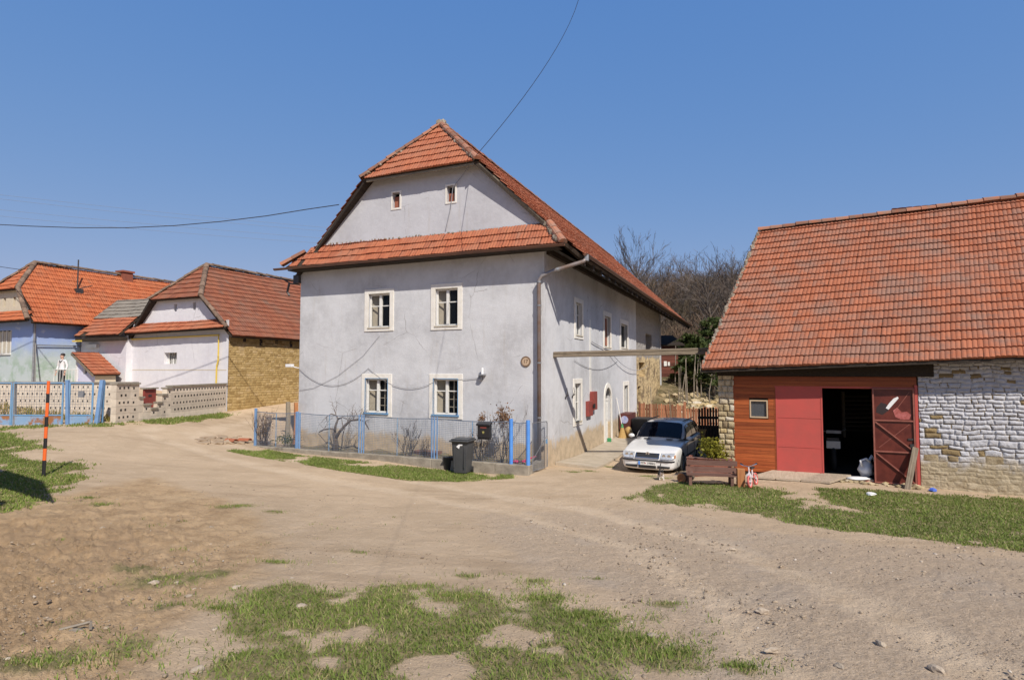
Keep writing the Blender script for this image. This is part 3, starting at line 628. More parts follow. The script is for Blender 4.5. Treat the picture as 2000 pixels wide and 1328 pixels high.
# ================================================================== windows
def window(parent, mp, x0, x1, z0, z1, band=.17, blue=False, board=True, label=None, bars=(.64,), mull=True, name='window', inner=True, dep=.09):
    mb = MB(); p0, p1 = -.02, .028
    for a, b, c, d in ((x0, x1, z1 - band, z1), (x0, x1, z0, z0 + band * .8), (x0, x0 + band, z0 + band * .8, z1 - band), (x1 - band, x1, z0 + band * .8, z1 - band)):
        mb.box(a, b, p0, p1, c, d, M=mp)
    w = mb.build(name, 'white_trim', parent); fix_normals(w); bevel(w, .006, 1)
    if label: w['label'] = label
    a, b, c, d = x0 + band, x1 - band, z0 + band * .8, z1 - band
    f = MB(); t = .055
    def ring(a, b, c, d, t, y0, y1):
        f.box(a, b, y0, y1, d - t, d, M=mp); f.box(a, b, y0, y1, c, c + t, M=mp); f.box(a, a + t, y0, y1, c + t, d - t, M=mp); f.box(b - t, b, y0, y1, c + t, d - t, M=mp)
    ring(a, b, c, d, t, -dep - .05, -dep)
    if mull:
        m_ = (a + b) / 2; f.box(m_ - .05, m_ + .05, -dep - .06, -dep + .012, c + t, d - t, M=mp)
        ins = [(a + t, m_ - .05), (m_ + .05, b - t)]
    else: ins = [(a + t, b - t)]
    for s0, s1 in ins:
        for q in bars: zz = c + (d - c) * q; f.box(s0, s1, -dep - .045, -dep - .008, zz - .016, zz + .016, M=mp)
    fo = f.build('casement', 'white_paint', w); fix_normals(fo)
    if blue:
        g = MB()
        e = .022
        g.box(a - e, a, .0, .034, c, d, M=mp); g.box(b, b + e, .0, .034, c, d, M=mp); g.box(a - e, b + e, .0, .034, d, d + e, M=mp)
        fix_normals(g.build('blue_edging', 'blue_worn', w)); g = MB(); g.box(a - .06, b + .06, -.06, .07, c - .05, c, M=mp); fix_normals(g.build('sill', 'blue_worn', w))
    else:
        g = MB(); g.box(a - .02, b + .02, -.09, .05, c - .035, c, M=mp); fix_normals(g.build('sill', 'shutter', w))
    if inner:
        p = MB(); p.quad(mp(a + t, -dep - .028, c + t), mp(b - t, -dep - .028, c + t), mp(b - t, -dep - .028, d - t), mp(a + t, -dep - .028, d - t)); p.build('pane', 'glass', w)
    if blue:
        g = MB(); xm = (a + b) / 2; xr = b - t; yb = -dep - .13
        g.box((xm + xr) / 2 - .012, (xm + xr) / 2 + .022, yb, yb + .03, c + t, d - t, M=mp)
        for q in (.2, .42, .64): g.box(xm + .03, xr, yb + .005, yb + .035, c + (d - c) * q, c + (d - c) * q + .022, M=mp)
        fix_normals(g.build('inner_casement', 'shutter', w))
    if board:
        s = MB(); k = (b - a) * .30
        s.box(0, 1, 0, 1, 0, 1, M=lambda u, v, t_: mp(a + .03 + u * k, -dep - .10 - u * .16 - v * .02, c + .02 + t_ * (d - c - .04))); fix_normals(s.build('inner_shutter', 'shutter', w))
    return w

# ================================================================== main house
HA = Vector((.991, 17.513, 0))
house = thing('house', 'tall two storey lavender grey house with orange tiled half hipped roof beside the parked car', 'house', HA, -TH)
Fm = lambda u, d, z: (u, -d, z)
Sm = lambda u, d, z: (d, u, z)
FW = [(-6.77, -5.53, 4.30, 5.79), (-4.04, -2.85, 4.28, 5.82), (-6.85, -5.58, 1.34, 2.82), (-4.08, -2.83, 1.36, 2.83)]
def hole(w, b=.17): return (w[0] + b, w[1] - b, w[2] + b * .8, w[3] - b)
SW = [(3.03, 4.14, 4.07, 5.55), (7.05, 8.5, 3.75, 5.44), (10.1, 11.95, 3.81, 5.35), (2.86, 3.94, .98, 2.64), (10.7, 11.95, .55, 2.39)]
w = MB()
wall_cols(w, -9.74, 0, -.6, lambda x: 7.3, [hole(q) for q in FW], Fm, .24)
wall_cols(w, 0, 13.9, -.7, lambda x: 6.9, [hole(q) for q in SW] + [(7.25, 8.25, -.35, 2.2)], Sm, .24)
w.quad((-9.74, 0, -.6), (-9.74, 0, 7.3), (-9.74, 22, 7.3), (-9.74, 22, -.6)); w.quad((0, 22, -.6), (-9.74, 22, -.6), (-9.74, 22, 7.3), (0, 22, 7.3))
w.build('wall', 'plaster', house)
ZR = lambda a, b=0: 11.8 - .957 * abs(a + 4.4) - .0095 * max(b, 0)
g = MB(); GW = [(-5.63, -5.33, 8.58, 9.12), (-3.45, -3.14, 8.54, 9.08)]
wall_cols(g, -9.0, .18, 7.3, lambda x: min(9.95, ZR(x) - .06), GW, Fm, .2, breaks=(-6.4, -2.38))
g.build('gable_wall', 'plaster_gable', house)
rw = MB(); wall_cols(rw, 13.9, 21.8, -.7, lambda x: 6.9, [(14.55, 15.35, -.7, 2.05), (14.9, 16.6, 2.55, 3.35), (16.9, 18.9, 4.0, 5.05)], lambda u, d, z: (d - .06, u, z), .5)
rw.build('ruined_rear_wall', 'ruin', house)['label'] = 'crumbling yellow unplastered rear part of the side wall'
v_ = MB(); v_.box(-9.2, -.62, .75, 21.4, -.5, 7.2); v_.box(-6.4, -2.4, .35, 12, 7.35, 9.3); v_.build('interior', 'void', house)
for i, q in enumerate(FW): window(house, Fm, *q, blue=(i > 1), bars=(.64,) if i < 2 else (.66,))
for i, q in enumerate(GW):
    a, b, c, d = q; o = MB()
    for r_ in ((a - .06, b + .06, d, d + .06), (a - .06, b + .06, c - .06, c), (a - .06, a, c, d), (b, b + .06, c, d)): o.box(r_[0], r_[1], -.02, .02, r_[2], r_[3], M=Fm)
    ww = o.build('gable_window', 'white_trim', house); fix_normals(ww)
    o = MB(); o.box(a + .02, b - .07, -.16, -.1, c, d - .12 - .1 * i, M=Fm); fix_normals(o.build('brick_infill', 'brickred', ww))
window(house, Sm, *SW[0], board=False, bars=(.64,)); window(house, Sm, *SW[3], board=True, bars=(.5,), blue=False); window(house, Sm, *SW[4], band=.2, board=True, mull=False, bars=(.12,))
ww = window(house, Sm, *SW[1], band=.2, board=False, mull=False, bars=(), inner=False)
o = MB(); o.box(7.3, 8.3, -.22, -.14, 4.0, 5.2, M=Sm); fix_normals(o.build('red_brown_panel', 'plank_red', ww))
window(house, Sm, *SW[2], band=.22, board=False, mull=False, bars=(), label='open side window without panes')
# arched door
d_ = MB(); cx_, zs_ = 7.75, 1.70
def arc(r_, k=12): return [(cx_ - r_ * math.cos(math.pi * i / k), zs_ + r_ * math.sin(math.pi * i / k)) for i in range(k + 1)]
inn = [(cx_ - .5, -.3)] + arc(.5) + [(cx_ + .5, -.3)]; out = [(cx_ - .69, -.3)] + arc(.69) + [(cx_ + .69, -.3)]
for i in range(len(inn) - 1):
    A_, B_, C_, D_ = inn[i], inn[i + 1], out[i + 1], out[i]
    d_.prism([Sm(A_[0], -.02, A_[1]), Sm(B_[0], -.02, B_[1]), Sm(C_[0], -.02, C_[1]), Sm(D_[0], -.02, D_[1])], (.055, 0, 0))
do = d_.build('front_door', 'white_trim', house); fix_normals(do); do['label'] = 'white door under an arched fanlight'
d_ = MB(); d_.box(cx_ - .5, cx_ + .5, -.2, -.13, -.3, 1.62, M=Sm); d_.box(cx_ - .5, cx_ + .5, -.2, -.11, 1.62, 1.72, M=Sm)
for k in (0, 1): d_.box(cx_ - .42 + k * .45, cx_ - .03 + k * .45, -.13, -.112, .0, .65, M=Sm); d_.box(cx_ - .42 + k * .45, cx_ - .03 + k * .45, -.13, -.112, .8, 1.5, M=Sm)
fix_normals(d_.build('door_leaf', 'white_paint', do))
d_ = MB(); d_.prism([Sm(p[0], -.17, p[1]) for p in [(cx_ - .5, 1.72)] + arc(.5)[1:-1] + [(cx_ + .5, 1.72)]], (.02, 0, 0)); d_.build('fanlight', 'glass', do)
d_ = MB(); d_.box(-.01, .0, 0, 0, 0, 0); 
# roof ------------------------------------------------------------
RS = [(1.25, .1), (1.25, 28), (-4.4, 27.3), (-4.4, 1.2), (-2.2, -.35), (.2, -.12), (.76, -.5)]
RIGHT = [(a, b, ZR(a, b) + .03) for a, b in RS]
LS = [(-10.05, 28), (-10.05, .1), (-9.6, -.45), (-9.05, -.12), (-6.55, -.35), (-4.4, 1.2), (-4.4, 27.3)]
LEFT = [(a, b, ZR(a, b) + .03) for a, b in LS]
HIP = [(-6.68, -.42, ZR(-6.68) + .02), (-2.12, -.42, ZR(-2.12) + .02), (-4.4, 1.2, 11.82)]
PENT = [(-10.02, -.56, 6.74), (.76, -.56, 6.68), (.2, -.03, 7.42), (-9.06, -.03, 7.56)]
rm = MB(); tile_roof(rm, RIGHT, seed=11); tile_roof(rm, LEFT, seed=12, tw=.42)
roof = rm.build('roof', 'tile_main', house)
rm = MB(); tile_roof(rm, HIP, seed=13, th=.36); rm.build('half_hip', 'tile_fresh', roof)
miss = lambda r_, c, q: (c < 6 and q.random() < .28)
rm = MB(); tile_roof(rm, PENT, seed=14, th=.31, skip=miss, jitter=.010); rm.build('pent_roof', 'tile_fresh', roof)
dk = MB(); slab(dk, RIGHT, .1, .06); slab(dk, LEFT, .1, .06); slab(dk, HIP, .07, .05); slab(dk, PENT, .06, .04)
for k in range(28):                                                   # rafter feet below the side eave
    b = .4 + k * 1.0
    if b < 27.6: dk.box(-.1, 1.18, b - .07, b + .07, 0, .16, M=lambda x, y, z: (x, y, ZR(x, y) - .32 + z))
dk.box(.0, .12, .2, 27, 6.55, 6.72)
dk.box(-9.9, .6, -.5, -.02, 6.60, 6.64)
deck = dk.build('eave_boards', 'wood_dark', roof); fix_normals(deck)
class _CP:
    def __init__(s, par, m): s.par = par; s.m = m
    def __call__(s, A, B, **k): o = MB(); caps(o, A, B, **k); o.build('ridge_tiles', s.m, s.par)
cpx = _CP(roof, 'tile_cap'); cp = None
caps_ = caps
cpx((-4.4, 1.2, 11.84), (-4.4, 27.3, 11.58), seed=1); cpx((-2.12, -.42, ZR(-2.12) + .07), (-4.4, 1.2, 11.85), seed=2); cpx((-6.68, -.42, ZR(-6.68) + .07), (-4.4, 1.2, 11.85), seed=4)
cpx((.80, -.60, 6.72), (.2, -.08, 7.46), r=.13, seed=5); cpx((-10.05, -.6, 6.80), (-9.35, -.2, 7.3), r=.15, step=.4, seed=6)
mo = MB(); q_ = random.Random(9)
def mortar_line(mb, A, B, r, n):
    A = Vector(A); B = Vector(B)
    for i in range(n):
        p = A.lerp(B, (i + q_.uniform(0, 1)) / n) + Vector((q_.uniform(-.03, .03),) * 3); mb.blob(p, r * q_.uniform(.5, 1.2), seed=q_.random(), sub=1, rough=.4)
mortar_line(mo, (-2.2, -.42, ZR(-2.2) + .02), (-4.4, 1.2, 11.81), .085, 46); mortar_line(mo, (-6.55, -.42, ZR(-6.55) + .02), (-4.4, 1.2, 11.81), .07, 40)
mortar_line(mo, (.68, -.56, 6.78), (.08, -.08, 7.46), .09, 22); mortar_line(mo, (-9.0, -.02, 7.58), (.1, -.02, 7.45), .035, 70); mortar_line(mo, (-4.45, 1.15, 11.88), (-4.35, 1.5, 11.88), .13, 5)
mo.build('mortar', 'mortar', roof)['kind'] = 'stuff'
vb = MB()
for sgn, pts in ((1, [(-2.3, -.3), (.2, -.1)]), (-1, [(-6.45, -.3), (-9.05, -.1)])):
    (a0, b0), (a1, b1) = pts; z0, z1 = ZR(a0), ZR(a1)
    vb.prism([(a0, b0, z0 - .0), (a1, b1, z1 - .0), (a1, b1, z1 - .19), (a0, b0, z0 - .19)], (0, .05, 0))
vb.box(-6.5, -2.25, -.36, -.30, ZR(-2.2) - .17, ZR(-2.2) - .05)
fix_normals(vb.build('verge_boards', 'wood_grey', roof))
# gutters and downpipe
def gutter(mb, A, B, r=.075):
    A = Vector(A); B = Vector(B); d = (B - A).normalized(); w_ = d.cross(Vector((0, 0, 1))).normalized(); k = 8; vs = []
    for rr in (r, r - .012):
        for p in (A, B):
            for i in range(k): an = math.pi + math.pi * i / (k - 1); vs.append(p + w_ * math.cos(an) * rr + Vector((0, 0, math.sin(an) * rr)))
    f = []
    for b0 in (0, 2 * k): f += [(b0 + i, b0 + i + 1, b0 + k + i + 1, b0 + k + i) for i in range(k - 1)]
    f += [tuple(range(k))]; mb.add(vs, f)
gu = MB(); gutter(gu, (-10.45, -.60, 6.70), (.85, -.60, 6.66)); gutter(gu, (1.29, .05, 6.455), (1.29, 27.9, 6.19)); fix_normals(gu.build('gutter', 'gutter', house))
pp = MB(); pth = [(1.3, .15, 6.3), (1.22, .1, 6.22), (.35, -.06, 5.98), (-.02, -.13, 5.83), (-.12, -.15, 5.7), (-.12, -.15, .1)]
pp.tube(pth, .06, 10); dp = pp.build('downpipe', 'pipe', house, smooth=True)
for z in (5.62, 4.9, 3.15, 1.5): pp = MB(); pp.tube([(-.12, -.15, z), (-.12, -.15, z + .05)], .072, 10); pp.box(-.135, -.105, -.1, 0, z + .01, z + .04); pp.build('pipe_bracket', 'galv', dp)
pp = MB(); pp.tube([(1.3, .15, 6.24), (1.3, .15, 6.42)], .075, 10); pp.build('pipe_collar', 'galv', dp); pp = MB(); pp.tube([(.5, -.03, 6.02), (.42, -.045, 6.0)], .068, 10); pp.build('pipe_collar', 'galv', dp)
br = MB(); br.tube([(-9.75, -.05, 6.15), (-10.15, -.1, 6.2), (-10.6, -.15, 6.45)], .03, 6); br.tube([(-10.2, -.1, 6.25), (-10.3, -.1, 5.9), (-10.2, -.1, 5.75)], .04, 6); br.box(-10.0, -9.74, -.12, .0, 6.2, 6.5); br.build('iron_bracket', 'iron', house)
# chase, meter box, plate, lamp, camera, cables, a cable's shadow as a tube
o = MB(); o.box(4.95, 5.18, -.01, .012, 2.05, 4.9, M=Sm); fix_normals(o.build('white_cable_chase', 'white_paint', house))
o = MB(); o.box(4.95, 5.5, 0, .16, 1.42, 2.12, M=Sm); o.box(4.4, 4.97, 0, .13, 1.22, 1.78, M=Sm); mo_ = bevel(fix_normals(o.build('meter_box', 'meter', house)), .01)
o = MB(); o.box(4.86, 5.14, .165, .175, 1.5, 1.66, M=Sm); fix_normals(o.build('meter_window', 'black', mo_))
npz = (-.61, 3.22); o = MB(); o.lathe([(.17, 0), (.17, .02), (.15, .035), (0.001, .035)], (0, 0, 0), 'y', 28); 
pl_ = MB(); pl_.lathe([(.165, .0), (.165, -.025), (.14, -.03), (.13, -.022), (.001, -.022)], (npz[0], 0, npz[1]), 'y', 28); plo = pl_.build('house_number_plate', plain('brown_enamel_rim', (.20, .13, .08), .5), house)
pl_ = MB(); pl_.lathe([(.118, -.02), (.118, -.027), (.001, -.027)], (npz[0], 0, npz[1]), 'y', 28); pl_.build('plate_face', plain('tan_enamel', (.52, .38, .26), .5), plo)
text_mesh('number', '17', .17, plain('brown_lettering', (.10, .05, .02), .6), plo, Matrix.Translation((npz[0], -.03, npz[1])) @ Matrix.Rotation(math.pi / 2, 4, 'X')) if False else None
MT['brown_letters'] = plain('brown_letters', (.09, .045, .02), .6)
text_mesh('number', '17', .16, 'brown_letters', plo, Matrix.Translation((npz[0], -.031, npz[1])) @ Matrix.Rotation(math.pi / 2, 4, 'X'))
o = MB(); o.tube([(-2.06, -.12, 2.83), (-2.06, -.12, 3.03)], .042, 10); lm = o.build('wall_lamp', 'white_plastic', house, smooth=False)
o = MB(); o.box(-2.14, -1.98, -.2, 0, 2.78, 2.83); o.box(-2.2, -2.1, -.12, 0, 2.64, 2.82); fix_normals(o.build('lamp_bracket', 'galv', lm))
o = MB(); o.tube([(-9.74, -.02, 3.02), (-9.95, -.06, 3.06)], .02, 6); o.box(-10.3, -9.98, -.13, -.01, 3.06, 3.17); bevel(fix_normals(o.build('security_camera', 'white_plastic', house)), .01)
r_ = .0075
class _CB:
    def tube(self, pth, rr, k): o = MB(); o.tube(pth, rr, k); o.build('wall_cable_and_shadow', 'cable_shadow_grey', house)
cb = _CB()
def sag(A, B, s_, n=10, drop=(0, 0, -1)): return [Vector(A).lerp(Vector(B), i / n) + Vector(drop) * s_ * 4 * (i / n) * (1 - i / n) for i in range(n + 1)]
cb.tube(sag((-9.72, -.03, 3.0), (-6.55, -.03, 3.02), .62), r_, 4); cb.tube(sag((-6.55, -.03, 3.02), (-3.9, -.035, 2.55), .42), r_, 4); cb.tube(sag((-3.9, -.035, 2.68), (-2.15, -.03, 2.72), .06), r_, 4)
cb.tube([(-6.1, -.03, 4.15), (-6.8, -.025, 3.45), (-7.9, -.025, 2.75), (-9.0, -.025, 2.3), (-9.7, -.025, 2.2)], .006, 4)  # thin tube drawn in place of an overhead cable's shadow
cb.tube([(-2.2, -.42, 9.72), (-2.75, -.1, 9.4), (-3.2, -.05, 9.0), (-3.3, -.03, 8.3), (-3.48, -.03, 7.6)], .014, 4)
cb.tube(sag((.03, 2.95, 3.3), (.03, 9.5, 3.35), .35), r_, 4); cb.tube(sag((.05, 5.1, 4.05), (.05, 12.5, 4.0), .25), .014, 4); cb.tube(sag((.1, 8, 3.7), (.2, 16, 3.2), .5), .012, 4)
for b in (1.95, 2.7): tw_ = MB(); tw_.tube([(.02, b, 2.0), (.1, b, 2.2), (.06, b + .05, 2.35)], .012, 4); tw_.tube([(.04, b - .05, 2.05), (.09, b + .08, 2.12)], .02, 4); tw_.build('wall_hooks', 'iron', house)
# concrete apron along the side wall
ap = MB(); 
def Hw(a, b): return HA + Rv * a + S * b
def strip(mb, pts, top, thick=.3):
    pass
for k in range(14):
    b0, b1 = .9 + k * .9, .9 + (k + 1) * .9
    wid = 1.35 if k < 7 else 1.25
    P = [Hw(.02, b0), Hw(wid, b0), Hw(wid, b1 - .012), Hw(.02, b1 - .012)]; zt = [tz(p.x, p.y) + .07 + (.03 if i in (0, 3) else 0) for i, p in enumerate(P)]
    ap.add([Vector((p.x, p.y, -.8)) for p in P] + [Vector((p.x, p.y, z)) for p, z in zip(P, zt)], [(3, 2, 1, 0), (4, 5, 6, 7), (0, 1, 5, 4), (1, 2, 6, 5), (2, 3, 7, 6), (3, 0, 4, 7)])
tag(ap.build('pavement', 'path'), 'pale concrete apron along the side wall of the tall house', None, kind='structure')

# ================================================================== wooden beam house - barn
bm_ = MB(); A_ = Hw(.0, .87) + UP * 3.46; B_ = at(1378, 686, 18.2)
dv = (B_ - A_); L_ = dv.length; X_ = dv.normalized(); Y_ = UP.cross(X_).normalized(); Z_ = X_.cross(Y_)
Mx = Matrix((X_, Y_, Z_)).transposed().to_4x4(); Mx.translation = A_
beam = bm_; bm_.prism([(-.04, -.09, -.10), (L_ + .3, -.09, -.10), (L_ + .3, -.09, .03), (-.04, -.09, .0)], (0, .18, 0)); bm_.prism([(-.02, -.10, .004), (L_ + .2, -.10, .034), (L_ + .2, -.10, .11), (-.02, -.10, .075)], (0, .19, 0))
bo = bm_.build('wooden_beam', 'wood_grey_x'); bo.matrix_world = Mx; bevel(bo, .012, 1); tag(bo, 'long weathered grey timber spanning from the tall house wall to the barn eave', 'beam')

# ================================================================== barn
BSC = .97
BA = Vector((6.343 * BSC, 16.50 * BSC, 3 - 3 * BSC))
barn = thing('barn', 'low barn with big orange tiled roof, red steel doors and whitewashed rubble wall', 'barn', BA, -TH); barn.scale = (BSC, BSC, BSC)
Bm = lambda u, d, z: (u, -d, z)
ev = lambda x: 2.97 + .042 * (x + .83)
def stone_pick(z, x, q):
    c = float(fbm(np.array([x * 1.3]), np.array([z * 2.2]), 91, 3)[0]); p = q.random(); band = max(0, 1 - abs(z - 2.15) / .35) * .16
    if z < .7: return q.uniform(.4, .9)
    return q.uniform(.08, .19) if p < (c - .42) * .9 + band else q.uniform(.3, 1)
masonry('rubble_wall', 5.3, 3.75, lambda a, d, z: (4.42 + a, -d - .02, z - .4), .0125,
        lambda z, q: q.uniform(.085, .12) if z > 2.0 else q.uniform(.09, .17), lambda z, q: q.uniform(.14, .30) if z > 2.0 else q.uniform(.12, .42), .042, .16, barn, 'whitestone', stone_pick, fade=(1.0, 1.6))
masonry('stone_pillar', .42, 3.5, lambda a, d, z: (-.40 + a, -d + .0, z - .5), .0125, lambda z, q: q.uniform(.13, .22), lambda z, q: q.uniform(.15, .3), .05, .05, barn, 'yellowstone', lambda z, x, q: q.random() if z < 2.55 else .95, seed=19)
sw = MB(); sw.box(-.40, -.0, .0, .5, -.5, 3.0); sw.box(-.40, .05, .45, 1.0, -.5, 3.0)
GX = lambda b: -.40 + .40 * b
sw.prism([(GX(.5), .5, -.5), (GX(.5) + .4, .5, -.5), (GX(9.2) + .4, 9.2, -.5), (GX(9.2), 9.2, -.5)], (0, 0, 3.5))
sw.prism([(GX(.0) , .02, 3.0), (GX(4.3), 4.3, 7.75), (GX(9), 9.0, 3.0)], (.35, 0, 0))
sw.box(4.42, 9.7, .01, .4, -.4, 3.3); sw.box(9.3, 9.7, .4, 9.2, -.4, 3.3); sw.box(3.2, 9.7, 8.9, 9.2, -.4, 3.3)
fix_normals(sw.build('stone_body', plain('dark_stone', (.20, .16, .11), .95, (.12, .095, .07), 4, bump=.6, bsc=14), barn))
inn_ = MB(); inn_.box(.15, 9.2, 6.8, 6.9, 0, 3.2); inn_.box(.15, .2, .2, 6.8, 0, 3.2); inn_.box(6.0, 6.05, .2, 6.8, 0, 3.2); inn_.box(.2, 6, .12, 6.8, 3.02, 3.06); inn_.box(.2, 6.0, .3, 6.8, .02, .06)
fix_normals(inn_.build('interior', 'inside', barn))
# plank facing
pk = MB(); z = .12; 
while z < 2.78:
    h_ = min(.098, 2.79 - z); q = U(0, 1)
    segs = [(.03, 1.06)] if z + h_ < 2.50 else [(.03, 2.2), (2.203, 4.39)]
    for a, b in segs:
        if b < 1.1 and z + h_ > 1.61 and z < 2.13:
            pk.box(a, .42, -.005, .022, z, z + h_ - .006, q, M=Bm); pk.box(.91, b, -.005, .022, z, z + h_ - .006, q, M=Bm)
        else: pk.box(a, b, -.005, .022, z, z + h_ - .006, q, M=Bm)
    z += .098
pk.box(.0, .035, -.03, .03, .1, 2.95, .3, M=Bm); pk.box(1.06, 1.095, -.03, .028, .1, 2.50, .2, M=Bm)
fix_normals(pk.build('plank_cladding', 'plank_red', barn))
o = MB(); o.box(.02, .42, -.07, -.03, .1, 2.95, M=Bm); o.box(.91, 1.1, -.07, -.03, .1, 2.95, M=Bm); o.box(.42, .91, -.07, -.03, 2.13, 2.95, M=Bm); o.box(.42, .91, -.07, -.03, .1, 1.61, M=Bm); o.box(1.1, 4.4, -.07, -.03, 2.5, 2.95, M=Bm); o.box(0, 1.1, -.06, .0, -.2, .1, M=Bm)
fix_normals(o.build('backing_boards', 'wood_dark', barn))
o = MB(); o.box(-.4, 9.6, -.22, .0, 2.96, 3.12, M=lambda x, y, z: (x, -y, z + .026 * (x - 1)))
o.prism([Bm(-.42, .10, 2.795), Bm(4.75, .10, 2.795), Bm(4.75, .10, ev(4.75) - .07), Bm(-.42, .10, ev(-.42) - .07)], (0, .3, 0))
o.box(-.82, 9.6, .53, .60, 0, .10, M=lambda x, y, z: (x, -y, ev(x) - .085 + z))
fix_normals(o.build('wall_plate', 'wood_dark', barn))
# small window
o = MB(); a, b, c, d = .43, .90, 1.62, 2.12; t = .035
for r_ in ((a, b, d - t, d), (a, b, c, c + t), (a, a + t, c + t, d - t), (b - t, b, c + t, d - t)): o.box(r_[0], r_[1], -.06, .035, r_[2], r_[3], M=Bm)
bw = o.build('window', plain('pale_raw_wood', (.5, .37, .24), .8), barn); fix_normals(bw)
o = MB(); o.quad(Bm(a + t, -.02, c + t), Bm(b - t, -.02, c + t), Bm(b - t, -.02, d - t), Bm(a + t, -.02, d - t)); o.build('pane', 'reflection_tint_glass', bw)
# closed leaf
o = MB(); o.box(1.10, 2.25, -.03, .025, .06, 2.48, M=Bm); leaf = o.build('closed_door', 'red_metal', barn); fix_normals(leaf); leaf['label'] = 'closed bright red sheet steel door leaf'
o = MB()
for r_ in ((1.10, 1.14, .06, 2.48), (2.21, 2.25, .06, 2.48)): o.box(r_[0], r_[1], .0255, .034, r_[2], r_[3], M=Bm)
for zz in (.86, 1.66): o.box(1.14, 2.21, .0255, .033, zz - .012, zz + .012, M=Bm)
fix_normals(o.build('door_rib', 'red_metal', leaf))
o = MB(); o.box(1.08, 4.40, -.06, .03, 2.48, 2.52, M=Bm); o.box(4.335, 4.40, -.06, .06, -.02, 2.58, M=Bm); o.box(1.08, 3.42, -.12, .03, -.02, .055, M=Bm); fix_normals(o.build('door_frame', 'red_metal', barn))
# open leaf, hinged at the right jamb, inner side with braces showing
lf = MB(); La, Lb, z0, z1 = 3.40, 4.325, .04, 2.50
lf.box(La, Lb, .03, .045, z0, z1, M=Bm); ol = lf.build('open_door', 'maroon', barn); fix_normals(ol); ol['label'] = 'dull maroon door leaf showing its braced inner side'
lf = MB()
def bar(u0, z0_, u1, z1_, wd=.035, d0=.0455, d1=.085):
    p = Vector((u0, z0_)); q = Vector((u1, z1_)); n_ = Vector((-(q - p).y, (q - p).x)).normalized() * wd / 2
    lf.prism([Bm(*((x.x,) + (d0,) + (x.y,))) for x in (p - n_, q - n_, q + n_, p + n_)], (0, -(d1 - d0), 0))
e = .02
bar(La + e, z0, La + e, z1); bar(Lb - e, z0, Lb - e, z1); bar(La + .04, z0 + e, Lb - .04, z0 + e); bar(La + .04, z1 - e, Lb - .04, z1 - e)
for zz in (.86, 1.66): bar(La + .04, zz, Lb - .04, zz)
bar(La + .05, 1.62, Lb - .05, .90, .032, .0455, .088); bar(La + .05, .82, Lb - .05, .09, .032, .0455, .088); bar(La + .12, .95, Lb - .12, 1.58, .012, .0455, .05); bar(La + .5, 1.9, Lb - .1, 2.4, .012, .0455, .05)
fix_normals(lf.build('brace', 'maroon_bar', ol))
o = MB(); pts = [(3.70, 1.98), (3.76, 1.94), (3.93, 2.16), (3.99, 2.24), (3.97, 2.28), (3.88, 2.23), (3.78, 2.11)]; o.prism([Bm(x, .0455, z) for x, z in pts], (0, -.004, 0)); fix_normals(o.build('white_paint_smear', 'white_plastic', ol))
MT['pink_smear'] = plain('pale_red_smear', (.50, .15, .14), .6, (.32, .07, .055), 9); MT['dark_smear'] = plain('dark_paint_smear', (.03, .018, .018), .5)
o = MB(); pts = [(3.86, 1.92), (3.90, 1.76), (4.02, 1.70), (4.20, 1.70), (4.25, 1.82), (4.16, 1.90), (4.05, 1.88), (3.95, 2.0)]; o.prism([Bm(x, .0455, z) for x, z in pts], (0, -.003, 0)); fix_normals(o.build('pink_paint_smear', 'pink_smear', ol))
o = MB(); pts = [(3.48, 1.86), (3.62, 1.80), (3.76, 1.92), (3.72, 2.08), (3.60, 2.12), (3.5, 2.0)]; o.prism([Bm(x, .0455, z) for x, z in pts], (0, -.002, 0)); fix_normals(o.build('dark_paint_smear', 'dark_smear', ol))
o = MB(); o.box(4.2, 4.3, .05, .08, .95, 1.08, M=Bm); fix_normals(o.build('lock_case', 'iron', ol)); o = MB(); o.box(4.16, 4.28, .05, .07, 1.18, 1.22, M=Bm); fix_normals(o.build('latch', 'iron', ol))
# roof
rd = lambda x: 7.88 + .040 * (x - .9)
SL = [(-.83, -.62, ev(-.83)), (9.6, -.62, ev(9.6)), (11.2, 4.3, rd(11.2)), (.76, 4.3, rd(.76))]
BK = [(11.2, 9.3, 3.0), (2.6, 9.3, 3.0), (.76, 4.3, rd(.76)), (11.2, 4.3, rd(11.2))]
rm = MB(); tile_roof(rm, SL, tw=.215, th=.335, seed=31, lip=.042, jitter=.004, skew=.226); tile_roof(rm, BK, tw=.42, seed=32); br_ = rm.build('roof', 'tile_barn', barn)
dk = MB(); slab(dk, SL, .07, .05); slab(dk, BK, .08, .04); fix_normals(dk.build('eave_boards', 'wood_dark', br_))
cp = MB(); caps(cp, (.76, 4.3, rd(.76) + .03), (11.2, 4.3, rd(11.2) + .05), seed=8, step=.40, r=.13); cp.build('ridge_tiles', 'tile_cap', br_)
mo = MB(); mortar_line(mo, (-.80, -.6, 3.0), (.78, 4.3, 7.92), .06, 110); mo.build('mortar', 'mortar', br_)['kind'] = 'stuff'
